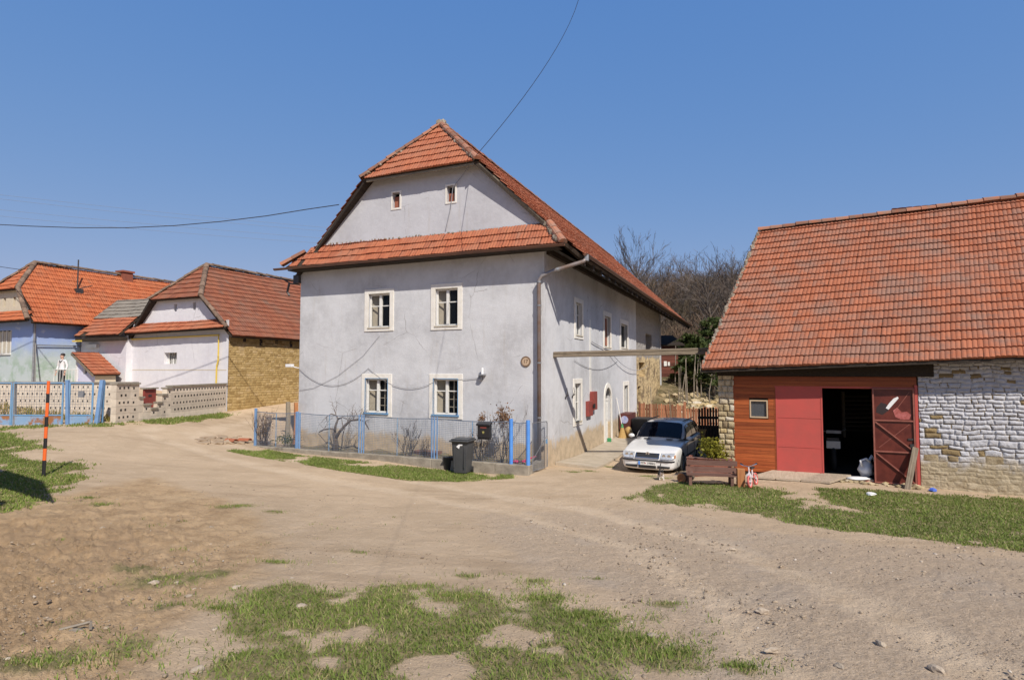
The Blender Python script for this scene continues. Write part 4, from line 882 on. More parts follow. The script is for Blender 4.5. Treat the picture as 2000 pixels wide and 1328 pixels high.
# things in the barn doorway
MT['sill'] = plain('worn_sill', (.55, .47, .36), .9, (.4, .33, .25), 6)
o = MB(); o.box(2.26, 3.39, -.5, .0, .057, .10, M=Bm); fix_normals(o.build('threshold', 'sill', barn))
def BW(a, d, z=0): p = BA + Rv * a * BSC - S * d * BSC; return Vector((p.x, p.y, BA.z + z * BSC))
_p = BW(1.2, .6); _q = BW(2.2, .6); RZ = max(tz(_p.x, _p.y), tz(_q.x, _q.y)) - BA.z + .02
rp = thing('wooden_ramp', 'pale worn boards laid as a ramp before the closed red barn door', 'ramp', BW(1.6, .3), -TH)
for i, (a0, a1, e0, e1) in enumerate(((.98, 1.45, .62, .98), (1.47, 2.0, 1.1, 1.6), (2.02, 2.62, 1.62, 2.38))):
    o = MB(); off = -1.6; lo0, lo1 = (.42, .95), (0, 0)
    x0, x1 = (1.02, 1.62, 2.2)[i], (1.6, 2.18, 2.86)[i]; sh = -.55
    o.prism([(x0 + off, .30, RZ + .075), (x1 - .02 + off, .30, RZ + .075), (x1 - .02 + off + sh, -.47, RZ - .005), (x0 + off + sh, -.47, RZ - .005)], (0, 0, .05)); fix_normals(o.build('board', 'wood_ramp', rp))
o = MB(); 
for k in range(60): p = BW(U(2.3, 4.4), U(.05, .4)); o.blob((p.x, p.y, tz(p.x, p.y) + .02), U(.03, .09), seed=k, sub=1, rough=.35, sq=(1.3, 1, .7))
tag(o.build('rubble', 'yellowstone'), 'broken stone footing showing below the open barn doorway', 'rubble', kind='stuff')
bdp0 = BW(4.02, .52); bdp0.z = tz(bdp0.x, bdp0.y) - .03; bdp1 = BW(4.31, .09, 1.0)
bd = MB(); dv = bdp1 - bdp0; X_ = dv.normalized(); Y_ = (S - X_ * S.dot(X_)).normalized(); Z_ = X_.cross(Y_); Mx = Matrix((X_, Y_, Z_)).transposed().to_4x4(); Mx.translation = bdp0
bd.box(0, dv.length, -.018, .018, -.065, .065); o = bd.build('leaning_board', 'wood_grey_x'); o.matrix_world = Mx; tag(o, 'grey board leaning against the maroon barn door leaf', 'board')
MT['cap_dark'] = plain('mortared_ridge', (.25, .17, .12), .95, (.16, .105, .075), 9, bump=.6, rnd=.3)
# ================================================================== farmhouse with adobe side wall (left of the tall house)
H2P = Vector((-13.355, 27.0, 0))
h2 = thing('farmhouse', 'white rendered farmhouse with yellow adobe side wall and brown tiled half hipped roof', 'house', H2P, -TH)
def H2W(a, b, z=0): p = H2P + Rv * a + S * b; return Vector((p.x, p.y, z))
w = MB(); W2 = [(-4.48, -3.55, 3.24, 3.80)]
wall_cols(w, -6.95, 0, .3, lambda x: 5.3, W2, Fm, .3)
w.quad((-6.9, 0, .3), (-6.9, 0, 5), (-6.9, 14, 5), (-6.9, 14, .3)); w.quad((0, 14, .3), (-6.9, 14, .3), (-6.9, 14, 5), (0, 14, 5)); w.quad((-.02, .35, .3), (-.02, 14, .3), (-.02, 14, 4.9), (-.02, .35, 4.9))
w.build('wall', 'plaster_white', h2)
Z2 = lambda a: 8.36 - 1.02 * abs(a + 3.4)
g = MB(); G2 = [(-3.86, -3.66, 5.85, 6.22), (-2.50, -2.30, 5.87, 6.24)]
wall_cols(g, -6.55, -.22, 5.2, lambda x: min(6.62, Z2(x) - .05), G2, Fm, .2, breaks=(-5.1, -1.7)); g.build('gable_wall', 'plaster_white', h2)
o = MB(); o.box(-6.6, -.3, .4, 13, .5, 5.0); o.box(-4.5, -2, .25, 5, 5.2, 6.6); o.build('interior', 'void', h2)
o = MB(); o.box(-4.46, -4.38, -.27, -.2, 3.24, 3.8, M=Fm)
for i, k in enumerate((-4.2, -4.05, -3.9, -3.75)): o.box(k - .012, k + .012, -.24, -.2, 3.24, 3.8, M=Fm)
o.box(-4.12, -4.06, -.26, -.21, 3.24, 3.5, M=Fm)
fix_normals(o.build('window', 'white_paint', h2))
masonry('adobe_wall', 14, 4.3, lambda a, d, z: (d, a, z + .6), .028, lambda z, q: q.uniform(.10, .12) if z > 1.7 else q.uniform(.11, .15), lambda z, q: q.uniform(.22, .32), .022, .06, h2, 'adobe', lambda z, x, q: q.random(), seed=41)
R2 = [(.35, -.12, Z2(.35)), (.35, 14.5, Z2(.35)), (-3.4, 14.0, 8.36), (-3.4, 1.4, 8.36), (-1.62, -.3, Z2(-1.62))]
L2 = [(-7.15, 14.5, Z2(-7.15)), (-7.15, -.12, Z2(-7.15)), (-5.18, -.3, Z2(-5.18)), (-3.4, 1.4, 8.36), (-3.4, 14, 8.36)]
HP2 = [(-5.26, -.34, Z2(-5.26)), (-1.55, -.34, Z2(-1.55)), (-3.4, 1.4, 8.38)]
P2 = [(-7.0, -.45, 4.80), (.25, -.45, 4.92), (-.25, -.02, 5.36), (-6.35, -.02, 5.30)]
rm = MB(); tile_roof(rm, R2, seed=51, tw=.3, th=.34); tile_roof(rm, L2, seed=52, tw=.45, th=.4); r2 = rm.build('roof', 'tile_far', h2)
rm = MB(); tile_roof(rm, HP2, seed=53, tw=.3, th=.36); rm.build('half_hip', 'tile_far', r2)
rm = MB(); tile_roof(rm, P2, seed=54, tw=.25, th=.26); rm.build('pent_roof', 'tile_fresh', r2)
dk = MB(); [slab(dk, q, .08, .05) for q in (R2, L2, HP2, P2)]
for k in range(7): dk.box(-.2, .02, .8 + k * 1.0, .98 + k * 1.0, 4.3 - .15 * (k % 2), 4.62)
fix_normals(dk.build('eave_boards', 'wood_dark', r2))
cp = MB(); caps(cp, (-3.4, 1.4, 8.42), (-3.4, 14, 8.42), seed=1); caps(cp, (-1.55, -.34, Z2(-1.55) + .05), (-3.4, 1.4, 8.42), seed=2); caps(cp, (-5.26, -.34, Z2(-5.26) + .05), (-3.4, 1.4, 8.42), seed=3); caps(cp, (.2, -.3, 4.95), (-1.55, -.34, Z2(-1.55) + .03), r=.1, seed=4); cp.build('ridge_tiles', 'cap_dark', r2)['kind'] = 'stuff'
o = MB(); o.prism([(-5.2, -.36, Z2(-5.2) - .02), (-7.1, -.2, Z2(-7.1) - .02), (-7.1, -.2, Z2(-7.1) - .22), (-5.2, -.36, Z2(-5.2) - .22)], (0, .06, 0)); fix_normals(o.build('verge_board', 'wood_dark', r2))
o = MB(); o.tube([(-6.9, -.1, 4.52), (-.57, -.08, 4.60), (-.57, -.08, 3.4), (-.66, -.08, 3.1), (-.67, -.08, 2.0)], .04, 6); o.build('gas_pipe', 'yellow_pipe', h2)
o = MB(); o.box(-6.9, -.1, -.012, .008, 2.92, 2.96, M=Fm); fix_normals(o.build('plaster_ledge', 'plaster_cream', h2))
# low wing between the two houses
wg = thing('farmhouse_wing', 'low white wing with half grey, half red tiled roof left of the farmhouse', 'outbuilding', H2P, -TH)
w = MB(); w.quad((-10.75, -.3, .5), (-6.97, -.3, .5), (-6.97, -.3, 4.7), (-10.75, -.3, 4.7)); w.quad((-6.97, -.3, .5), (-6.9, .3, .5), (-6.9, .3, 4.9), (-6.97, -.3, 4.7)); w.quad((-10.75, 3, .5), (-10.75, -.3, .5), (-10.75, -.3, 4.9), (-10.75, 3, 6.5)); w.build('wall', 'plaster_white', wg)
zw = lambda b: 4.74 + (b + .8) * 1.0
WL = [(-10.55, -.8, zw(-.8)), (-6.85, -.8, zw(-.8)), (-6.85, .15, zw(.15)), (-10.5, .15, zw(.15))]; WU = [(-10.5, .15, zw(.15)), (-6.75, .15, zw(.15)), (-6.6, 1.3, zw(1.3)), (-10.3, 1.3, zw(1.3))]
rm = MB(); tile_roof(rm, WL, seed=61, tw=.25, th=.27, skip=lambda r_, c, q: r_ == 0 and c in (2, 3)); wr = rm.build('red_roof', 'tile_fresh', wg)
rm = MB(); tile_roof(rm, WU, seed=62, tw=.25, th=.3); rm.build('grey_roof', 'tile_grey', wg)
dk = MB(); slab(dk, WL, .07, .04); slab(dk, WU, .07, .04); dk.box(-10.5, -6.9, -.75, -.3, 4.45, 4.62); dk.prism([(-10.4, 1.35, zw(1.3) - .1), (-6.6, 1.35, zw(1.3) - .1), (-6.6, 3, 5), (-10.4, 3, 5)], (0, 0, -.06)); fix_normals(dk.build('eave_boards', 'wood_dark', wg))
o = MB(); o.box(-10.6, -9.9, -.85, -.75, 4.42, 4.5); fix_normals(o.build('gas_pipe', 'yellow_pipe', wg)); o = MB(); o.box(-10.1, -9.2, -.45, -.31, 4.1, 4.3); fix_normals(o.build('white_board', 'white_paint', wg))
# little lean-to
AX = thing('lean_to', 'small lean-to with violet sponged wall and bright orange tiled roof', 'outbuilding', H2W(-9.3, -.3, 2.0), -TH)
# corner nearest the camera near px 200
ax0 = H2W(-7.25, -1.6)
AX.location = (ax0.x, ax0.y, 2.0)
zt = lambda a: .84 - .60 * a
w = MB(); AW = [(-1.0, -.66, .72, 1.02)]
wall_cols(w, -1.45, 0, -.6, lambda x: zt(x) - .12, AW, Fm, .15); w.build('violet_wall', 'violet', AX)
w = MB(); wall_cols(w, 0, 1.0, -.6, lambda x: zt(0) - .12, [], Sm, .1); w.build('cream_wall', 'plaster_cream', AX)
o = MB(); o.box(-1.38, -.1, .2, 1.0, 0, .6); o.box(-1.2, -.5, .16, .18, .6, 1.05); fix_normals(o.build('interior', 'void', AX))
o = MB(); a, b, c, d = AW[0]; o.box(a, a + .1, -.1, -.03, c, d, M=Fm); o.box(a, b, -.1, -.03, c, c + .04, M=Fm); fix_normals(o.build('window', 'white_paint', AX))
ARF = [(.2, -.2, zt(.2)), (.2, 1.1, zt(.2)), (-1.65, 1.1, zt(-1.65)), (-1.65, -.2, zt(-1.65))]
rm = MB(); tile_roof(rm, ARF, seed=71, tw=.22, th=.3); ar = rm.build('roof', 'tile_fresh', AX)
o = MB(); slab(o, ARF, .06, .03); fix_normals(o.build('roof_board', 'wood_dark', ar)); o = MB(); o.prism([(.2, -.22, zt(.2) - .02), (-1.65, -.22, zt(-1.65) - .02), (-1.65, -.22, zt(-1.65) - .14), (.2, -.22, zt(.2) - .14)], (0, .03, 0)); fix_normals(o.build('verge_board', 'wood_grey_x', ar))
o = MB(); o.box(-1.56, -1.45, -.12, .02, -.4, zt(-1.5) - .12, M=Fm); fix_normals(o.build('white_post', 'white_paint', AX))

# ================================================================== blue house at the far left
H1P = Vector((-24.29, 29.0, 0))
h1 = thing('blue_house', 'blue house with green painted wall and bright orange tiled roof at the left edge', 'house', H1P, -TH)
Z1 = lambda a: 8.72 - 1.21 * abs(a + 2.25)
w = MB(); W1 = [(-3.4, -1.85, 3.80, 5.0)]
wall_cols(w, -4.6, 0, 1, lambda x: 6.0, W1, Fm, .2); wall_cols(w, 0, 9, 1, lambda x: 5.9, [], Sm); w.quad((-4.6, 0, 1), (-4.6, 0, 6), (-4.6, 9, 6), (-4.6, 9, 1)); w.quad((0, 9, 1), (-4.6, 9, 1), (-4.6, 9, 6), (0, 9, 6)); w.build('wall', 'mural', h1)
g = MB(); G1 = [(-2.75, -2.55, 6.25, 6.72), (-1.85, -1.65, 6.25, 6.72)]
wall_cols(g, -4.4, -.1, 5.8, lambda x: min(7.25, Z1(x) - .05), G1, Fm, .18, breaks=(-3.45, -1.05)); g.build('gable_wall', 'plaster_cream', h1)
o = MB(); o.box(-4.4, -.2, .35, 8, 1, 5.6); o.box(-3.4, -1.2, .25, 6, 5.9, 7.2); o.build('interior', 'void', h1)
o = MB()
for k in range(4): o.box(-3.36 + k * .39, -3.30 + k * .39, -.16, -.1, 3.8, 5.0, M=Fm)
o.box(-1.92, -1.85, -.16, -.1, 3.8, 5, M=Fm); o.box(-3.4, -1.85, -.1, .06, 3.72, 3.8, M=Fm)
ww = o.build('window', 'white_paint', h1); fix_normals(ww)
o = MB(); [o.box(-3.25 + k * .39, -3.05 + k * .39, -.14, -.12, 3.8, 4.95, M=Fm) for k in range(4)]; fix_normals(o.build('inner_curtain', 'shutter', ww))
R1 = [(.55, -.3, Z1(.55)), (.55, 9.5, Z1(.55)), (-2.25, 9.2, 8.72), (-2.25, 1.1, 8.72), (-1.0, -.25, Z1(-1.0)), (.0, -.1, Z1(0))]
L1 = [(-5.0, 9.5, Z1(-5.0)), (-5.0, -.3, Z1(-5.0)), (-3.5, -.25, Z1(-3.5)), (-2.25, 1.1, 8.72), (-2.25, 9.2, 8.72)]
HP1 = [(-3.58, -.28, Z1(-3.58)), (-.92, -.28, Z1(-.92)), (-2.25, 1.1, 8.74)]; P1 = [(-4.9, -.55, 5.42), (.5, -.55, 5.42), (.05, -.02, 5.98), (-4.5, -.02, 5.98)]
rm = MB(); tile_roof(rm, R1, seed=81, tw=.25, th=.33); tile_roof(rm, L1, seed=82, tw=.5, th=.4); r1 = rm.build('roof', 'tile_left', h1)
rm = MB(); tile_roof(rm, HP1, seed=83, tw=.25, th=.33); rm.build('half_hip', 'tile_left', r1); rm = MB(); tile_roof(rm, P1, seed=84, tw=.25, th=.28); rm.build('pent_roof', 'tile_left', r1)
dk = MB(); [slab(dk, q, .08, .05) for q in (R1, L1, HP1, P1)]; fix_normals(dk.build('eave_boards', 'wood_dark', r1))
cp = MB(); caps(cp, (-2.25, 1.1, 8.77), (-2.25, 9.2, 8.77)); caps(cp, (-.92, -.28, Z1(-.92) + .05), (-2.25, 1.1, 8.77)); caps(cp, (-3.58, -.28, Z1(-3.58) + .05), (-2.25, 1.1, 8.77)); caps(cp, (.5, -.5, 5.5), (-.92, -.28, Z1(-.92) + .04), r=.11); cp.build('ridge_tiles', 'cap_dark', r1)['kind'] = 'stuff'
o = MB(); o.box(-2.55, -1.95, 5.6, 6.2, 8.3, 8.92); o.box(-2.62, -1.88, 5.53, 6.27, 8.92, 9.03); fix_normals(o.build('chimney', 'brickred', r1))
o = MB(); a_, b_ = -1.1, 2.6; o.tube([(a_, b_, Z1(a_) - .1), (a_, b_, Z1(a_) + 1.75)], .035, 6); o.tube([(a_, b_, Z1(a_) + .1), (a_ + .5, b_ + .5, Z1(a_) + .35)], .025, 5); o.box(a_ - .2, a_ + .2, b_ - .15, b_ + .2, Z1(a_) - .18, Z1(a_) + .12); o.build('roof_pole', 'iron', r1)
o = MB(); o.tube([(.08, .05, 5.5), (.08, .05, 1.6)], .05, 6); o.tube([(.1, .1, 4.2), (.05, 6, 4.25)], .03, 5); o.build('downpipe', 'galv', h1); o = MB(); o.tube([(.1, .1, 4.3), (1.2, -.4, 1.9)], .03, 5); o.build('dark_stay', 'iron', h1)

# ================================================================== perforated block walls
def block_wall(name, A, B, tops, label, holes=True, base_drop=.4, th=.2, row=.26, cap_=True, group=None, hs=.075):
    """A->B in plan; tops: list of (t0, t1, ztop); each row of blocks carries a line of small dark holes"""
    A = Vector(A); B = Vector(B); L_ = (B - A).length; d = (B - A).normalized(); n_ = Vector((d.y, -d.x, 0)); mb = MB(); cp = MB(); hb = MB()
    root = thing(name, label, 'wall', (A.x, A.y, min(tz(A.x, A.y), tz(B.x, B.y))), math.atan2(d.y, d.x), group); zb = root.location.z
    for t0, t1, zt_ in tops:
        z = zt_ - zb; k = 0
        zb0 = -base_drop
        while z > zb0 + .02:
            z0 = max(zb0, z - row); mb.box(t0 * L_, t1 * L_, -th / 2 + .004 * (k % 2), th / 2 - .004 * (k % 2), z0 + .006, z)
            if holes and z - row > .1:
                x = t0 * L_ + .12 + .08 * (k % 2)
                while x < t1 * L_ - .12:
                    for yy in (-th / 2 - .004, ): hb.box(x, x + hs, yy, yy + .02, z - row * .66, z - row * .36)
                    x += .20
            z -= row; k += 1
        if cap_: cp.box(t0 * L_ - .02, t1 * L_ + .02, -th / 2 - .05, th / 2 + .05, zt_ - zb + .002, zt_ - zb + .06)
    fix_normals(mb.build('wall_body', 'block', root)); 
    if cap_: fix_normals(cp.build('coping', 'concrete', root))
    if holes: h_ = hb.build('vent_holes', 'void', root); fix_normals(h_); h_['kind'] = 'stuff'
    return root
WA = Vector((-14.05, 20.3, 0)); WB = H2W(-.05, -.12)
zA, zB = at(245, 752, 21.5).z, at(440, 752, 26.8).z
block_wall('block_wall', WA, WB, [(0, .10, 2.44), (.10, .165, 2.42), (.165, .2, 1.9), (.2, .26, 1.62), (.26, .31, 1.45), (.31, .35, 1.66), (.35, .39, 1.95), (.39, .43, 2.2), (.43, 1, 2.27)], 'stepped wall of perforated grey blocks beside the lane below the farmhouse')
block_wall('block_wall', (-28, 23.0, 0), (-13.95, 21.3, 0), [(0, .45, 2.62), (.45, 1, 2.45)], 'long perforated block wall behind the blue mesh gate', holes=True, hs=.045)
dA = WA.lerp(WB, .235); dB = WA.lerp(WB, .33)
mdv = (WB - WA).normalized(); mdn = Vector((mdv.y, -mdv.x, 0))
md = thing('metal_door', 'small red brown metal cabinet door set in the stepped block wall gap', 'door', (dA.x, dA.y, 1.22), math.atan2(mdv.y, mdv.x)); 
o = MB(); o.box(0, .62, .05, .12, 0, 1.0); fix_normals(o.build('door_panel', 'meter', md)); o = MB(); o.box(-.05, .67, -.02, .2, 1.0, 1.05); fix_normals(o.build('lintel', 'concrete', md)); o = MB(); o.box(.2, .36, .03, .049, .72, .78); fix_normals(o.build('handle_slot', 'iron', md))

# ================================================================== blue mesh gate
GY = 19.9
gx = lambda u, Y=GY: (u - CXP) / FPX * Y
gz = lambda v, Y=GY: at(1000, v, Y).z
def mesh_panel(mb, x0, x1, z0, z1, sp, r_, mp=lambda x, z: (x, 0, z), spz=None):
    n_ = max(1, round((x1 - x0) / sp)); m_ = max(1, round((z1 - z0) / (spz or sp)))
    for i in range(n_ + 1): x = x0 + (x1 - x0) * i / n_; mb.tube([mp(x, z0), mp(x, z1)], r_, 3, cap=False)
    for j in range(m_ + 1): z = z0 + (z1 - z0) * j / m_; mb.tube([mp(x0, z), mp(x1, z)], r_, 3, cap=False)
def rust_mat():
    m, nt, b = new_mat('rusty_blue_sheet'); n = N(nt); v = n.coord(); x = n.sep(v)
    k = n.mapr(n.noise(v, 1.3, 6, .7), .50, .60)
    n.put(b.inputs['Base Color'], n.mix(k, n.mix(n.noise(v, 3, 4), (.14, .29, .52), (.30, .38, .46)), (.30, .13, .05))); b.inputs['Roughness'].default_value = .7; return m
MT['rusty'] = rust_mat()
def gate_leaf(name, label, u0, u1, group):
    x0, x1 = gx(u0), gx(u1); r_ = thing(name, label, 'gate', (x0, GY, gz(833)), 0, group); w_ = x1 - x0; zt_ = gz(748) - gz(833); zl = gz(812) - gz(833) + .02
    o = MB()
    for a in (0, w_): o.tube([(a, 0, 0), (a, 0, zt_)], .03, 6)
    for z in (.02, zl, zt_): o.tube([(0, 0, z), (w_, 0, z)], .025, 6)
    o.build('frame', 'blue_worn', r_); o = MB(); o.box(.02, w_ - .02, -.008, .008, .03, zl - .02); fix_normals(o.build('sheet_panel', 'rusty', r_)); o = MB(); mesh_panel(o, .02, w_ - .02, zl, zt_, .09, .004); o.build('wire_mesh', 'wire', r_); return r_
gate_leaf('gate_leaf', 'wide blue mesh gate leaf with rusty bottom sheet, behind the striped pole', 30, 126, 'mesh gate leaves'); gate_leaf('gate_leaf', 'narrow blue mesh gate leaf between the two blue gate posts', 139, 184, 'mesh gate leaves'); gate_leaf('gate_leaf', 'bright blue bottomed mesh gate leaf at the left edge of the view', -120, 26, 'mesh gate leaves')
def post(name, label, u0, v0, u1, v1, Y, r_, m, group, lean=0):
    p0 = at(u0, v0, Y); p0.z = tz(p0.x, p0.y) - .1; p1 = at(u1, v1, Y + lean); o = MB(); o.box(-r_, r_, -r_, r_, 0, 1, M=lambda x, y, z: p0.lerp(p1, z) + Vector((x, y, 0)) - p0)
    t = bevel(fix_normals(o.build(name, m, None, loc=p0)), .008, 1); return tag(t, label, 'post', group)
post('gate_post', 'upright blue steel gate post between the two mesh leaves', 132, 834, 132, 742, GY - .04, .05, 'blue_old', 'gate posts')
post('gate_post', 'leaning blue steel gate post at the right end of the mesh gate', 188, 830, 200, 742, GY + .1, .06, 'blue_old', 'gate posts', .3)
post('gate_post', 'slim worn blue post beside the leaning gate post, against the block wall', 199, 826, 204, 744, GY + .45, .03, 'blue_worn', 'gate posts')
post('gate_post', 'grey steel post of the mesh gate at the left', 28, 832, 28, 745, GY + .03, .05, 'galv', 'gate posts')
o = MB(); o.box(0, .18, 0, .06, 0, .22); bx_ = at(152, 776, GY - .02); mlb = o.build('mailbox', 'galv', None, loc=bx_); fix_normals(mlb); tag(mlb, 'small grey letterbox hung on the narrow mesh gate leaf', 'mailbox')

# striped marker pole
PB = G(85, 930); PT = at(95, 744, PB.y + .02)
sp_ = thing('marker_pole', 'tall orange and black striped marker pole in the grass at the left', 'pole', PB)
stops = [930, 899, 876, 856, 834, 814, 787, 769, 744]; hgt = (PT - PB)
for i in range(len(stops) - 1):
    t0 = (930 - stops[i]) / 186; t1 = (930 - stops[i + 1]) / 186; o = MB(); o.tube([hgt * t0 - (UP * .1 if i == 0 else UP * 0), hgt * t1], .036 - .005 * (i / 6), 10); o.build('black_band' if i % 2 == 0 else 'orange_band', 'black_band' if i % 2 == 0 else 'orange_band', sp_)

# ================================================================== unseen gabled caster added off view, shaped to throw the shadow on the grass
tip = G(86, 941); farp = G(-60, 893); nearp = G(-60, 990); hA = 7.0
up_s = -SUN_TRAVEL / -SUN_TRAVEL.z
apex = tip + up_s * hA; apex_z = tip.z + hA
rdir = (farp - tip); rdir.z = 0; rdir.normalize(); pdir = Vector((rdir.y, -rdir.x, 0))
if pdir.y > 0: pdir = -pdir
apex = tip + Vector((up_s.x, up_s.y, 0)) * hA
shd = thing('shadow_caster', 'unseen gabled shadow caster added left of the camera', 'shadow_caster', (apex.x, apex.y, tz(apex.x, apex.y)), 0)
def SHP(a, p, z): q = apex + rdir * a + pdir * p; return (q.x - apex.x, q.y - apex.y, z - shd.location.z)
zr = apex_z; o = MB(); hw = 3.4
o.prism([SHP(0, 0, zr), SHP(0, hw, zr - hw * .9), SHP(7, hw, zr - hw * .9), SHP(7, 0, zr)], (0, 0, -.12)); o.prism([SHP(0, 0, zr), SHP(0, -hw * .3, zr - hw * .9), SHP(7, -hw * .3, zr - hw * .9), SHP(7, 0, zr)], (0, 0, -.12)); fix_normals(o.build('roof', 'tile_cap', shd))
o = MB(); o.prism([SHP(.4, -.5, .5), SHP(.4, 2.2, .5), SHP(6.8, 2.2, .5), SHP(6.8, -.5, .5)], (0, 0, zr - hw * .9 - .5)); fix_normals(o.build('wall', 'wood_grey', shd))
# ================================================================== parked car
CO = HA + Rv * 2.9 + S * .95; CO.z = tz(CO.x + .3, CO.y + 1.5)
car = thing('car', 'white estate car parked nose first between the tall house and the barn', 'car', CO, -TH + rad(-4))
def lerp(a, b, t): return a + (b - a) * t
ST = [(-.02, .20, .49, .53, .60), (.03, .17, .57, .61, .74), (.10, .165, .635, .67, .79), (.25, .16, .685, .735, .82), (.55, .16, .74, .80, .845), (.9, .16, .785, .85, .86), (1.2, .16, .83, .895, .865), (1.42, .16, .86, .925, .866), (2.4, .16, .885, .94, .866), (3.4, .16, .90, .95, .866), (4.0, .18, .91, .95, .855), (4.3, .22, .905, .945, .835), (4.45, .26, .88, .92, .79), (4.5, .33, .80, .84, .70)]
def low_prof(zb, zs, zt_, w_):
    zm = (zb + zs) / 2
    return [(0, zb), (w_ * .86, zb), (w_ * .965, zb + .05), (w_ * .99, zb + .16), (w_, zm), (w_ * .995, zs - .12), (w_ * .975, zs - .035), (w_ * .93, zs + .006), (w_ * .80, lerp(zs, zt_, .45)), (w_ * .5, lerp(zs, zt_, .85)), (0, zt_)]
def loft(mb, secs):
    n = len(secs[0]); vs = [p for s_ in secs for p in s_]; fs = []
    for i in range(len(secs) - 1):
        for j in range(n - 1): fs.append((i * n + j, i * n + j + 1, (i + 1) * n + j + 1, (i + 1) * n + j))
    fs += [tuple(range(n))[::-1], tuple((len(secs) - 1) * n + j for j in range(n))]; mb.add(vs, fs)
def both(pr, y): return [(-x, y, z) for x, z in pr[::-1][:-1]][::1] + [(x, y, z) for x, z in pr][:] if False else [(x, y, z) for x, z in pr] + [(-x, y, z) for x, z in pr[::-1][1:-1]]
def loft_closed(mb, secs):
    n = len(secs[0]); vs = [p for s_ in secs for p in s_]; fs = []
    for i in range(len(secs) - 1):
        for j in range(n): fs.append((i * n + j, i * n + (j + 1) % n, (i + 1) * n + (j + 1) % n, (i + 1) * n + j))
    fs += [tuple(range(n))[::-1], tuple((len(secs) - 1) * n + j for j in range(n))]; mb.add(vs, fs)
c = MB(); loft_closed(c, [both(low_prof(zb, zs, zt_, w_), y) for y, zb, zs, zt_, w_ in ST])
GS = [(1.36, [(0.8, 0.87), (0.77, 0.88), (0.74, 0.89), (0.6, 0.905), (0, 0.925)]), (1.75, [(0.81, 0.88), (0.775, 1.04), (0.715, 1.13), (0.56, 1.165), (0, 1.215)]), (2.13, [(0.815, 0.885), (0.745, 1.16), (0.645, 1.355), (0.53, 1.4), (0, 1.425)]), (2.5, [(0.815, 0.89), (0.74, 1.21), (0.63, 1.39), (0.52, 1.435), (0, 1.455)]), (3.3, [(0.815, 0.895), (0.74, 1.215), (0.63, 1.395), (0.52, 1.44), (0, 1.46)]), (4.0, [(0.805, 0.9), (0.73, 1.2), (0.625, 1.375), (0.51, 1.42), (0, 1.435)]), (4.28, [(0.79, 0.9), (0.72, 1.12), (0.62, 1.28), (0.5, 1.32), (0, 1.33)]), (4.46, [(0.76, 0.89), (0.72, 0.9), (0.66, 0.91), (0.5, 0.915), (0, 0.92)])]
cabm = MB(); loft_closed(cabm, [[(x, y, z) for x, z in pr] + [(-x, y, z) for x, z in pr[::-1][1:]] for y, pr in GS])
body = c.build('body', 'carpaint', car, smooth=True); fix_normals(body)
bool_m = MB()
for y in (.92, 3.43):
    for sx in (-1, 1): bool_m.lathe([(.335, sx * .62), (.335, sx * 1.0)], (0, y, .30), 'x', 28)
cut = bool_m.build('wheel_arch_cutter', 'carblack', None); fix_normals(cut); cut.matrix_world = Matrix.Identity(4)
sb = body.modifiers.new('smooth', 'SUBSURF'); sb.levels = sb.render_levels = 1
bo_ = body.modifiers.new('arch', 'BOOLEAN'); bo_.object = cut; bo_.operation = 'DIFFERENCE'; bo_.solver = 'EXACT'
body.parent = None
dg = bpy.context.evaluated_depsgraph_get(); me = bpy.data.meshes.new_from_object(body.evaluated_get(dg)); body.modifiers.clear(); body.data = me; body.parent = car
cbo = fix_normals(cabm.build('cabin_shell', 'carpaint', None)); cs_ = cbo.modifiers.new('smooth', 'SUBSURF'); cs_.levels = cs_.render_levels = 1; dg = bpy.context.evaluated_depsgraph_get(); cme = bpy.data.meshes.new_from_object(cbo.evaluated_get(dg)); bmj = bmesh.new(); bmj.from_mesh(me); bmj.from_mesh(cme); bmj.to_mesh(me); bmj.free(); bpy.data.objects.remove(cbo)
bpy.data.objects.remove(cut); 
me.polygons.foreach_set('use_smooth', [True] * len(me.polygons))
try: me.set_sharp_from_angle(angle=rad(38))
except Exception: pass
o = MB()
for y in (.92, 3.43):
    for sx in (-1, 1): o.lathe([(.33, sx * .60), (.33, sx * .63), (.001, sx * .63)], (0, y, .30), 'x', 20)
o.box(-.78, .78, .3, 4.3, .17, .21); fix_normals(o.build('underbody', 'carblack', car))
def gpt(y, t, off=.006, sx=1):
    for (y0, p0), (y1, p1) in zip(GS, GS[1:]):
        if y0 <= y <= y1: break
    f = (y - y0) / (y1 - y0); pr = [(lerp(a[0], b[0], f), lerp(a[1], b[1], f)) for a, b in zip(p0, p1)]
    i = min(int(t), 3); q = t - i; x = lerp(pr[i][0], pr[i + 1][0], q); z = lerp(pr[i][1], pr[i + 1][1], q)
    return Vector((x * sx, y, z))
def gpanel(mb, ys, ts, sx=1, out=Vector((0, 0, 0)), both_=False):
    """panel following the cabin: ys(t) gives the y range at each t"""
    nt = len(ts); n_ = 8; vs = []
    for t in ts:
        y0, y1 = ys(t)
        for i in range(n_ + 1): vs.append(gpt(lerp(y0, y1, i / n_), t, 0, sx) + Vector((out.x * sx, out.y, out.z)))
    mb.add(vs, [(k * (n_ + 1) + i, k * (n_ + 1) + i + 1, (k + 1) * (n_ + 1) + i + 1, (k + 1) * (n_ + 1) + i) for k in range(nt - 1) for i in range(n_)])
ws = MB(); 
rows = []
for y in np.linspace(1.44, 2.10, 9):
    row = [gpt(y, t, 0, 1) for t in (2.2, 2.6, 3, 3.4, 3.7, 4.0 - 1e-6)]; row = row + [Vector((-p.x, p.y, p.z)) for p in row[::-1][1:]]
    rows.append([p + Vector((0, -.012, .014)) for p in row])
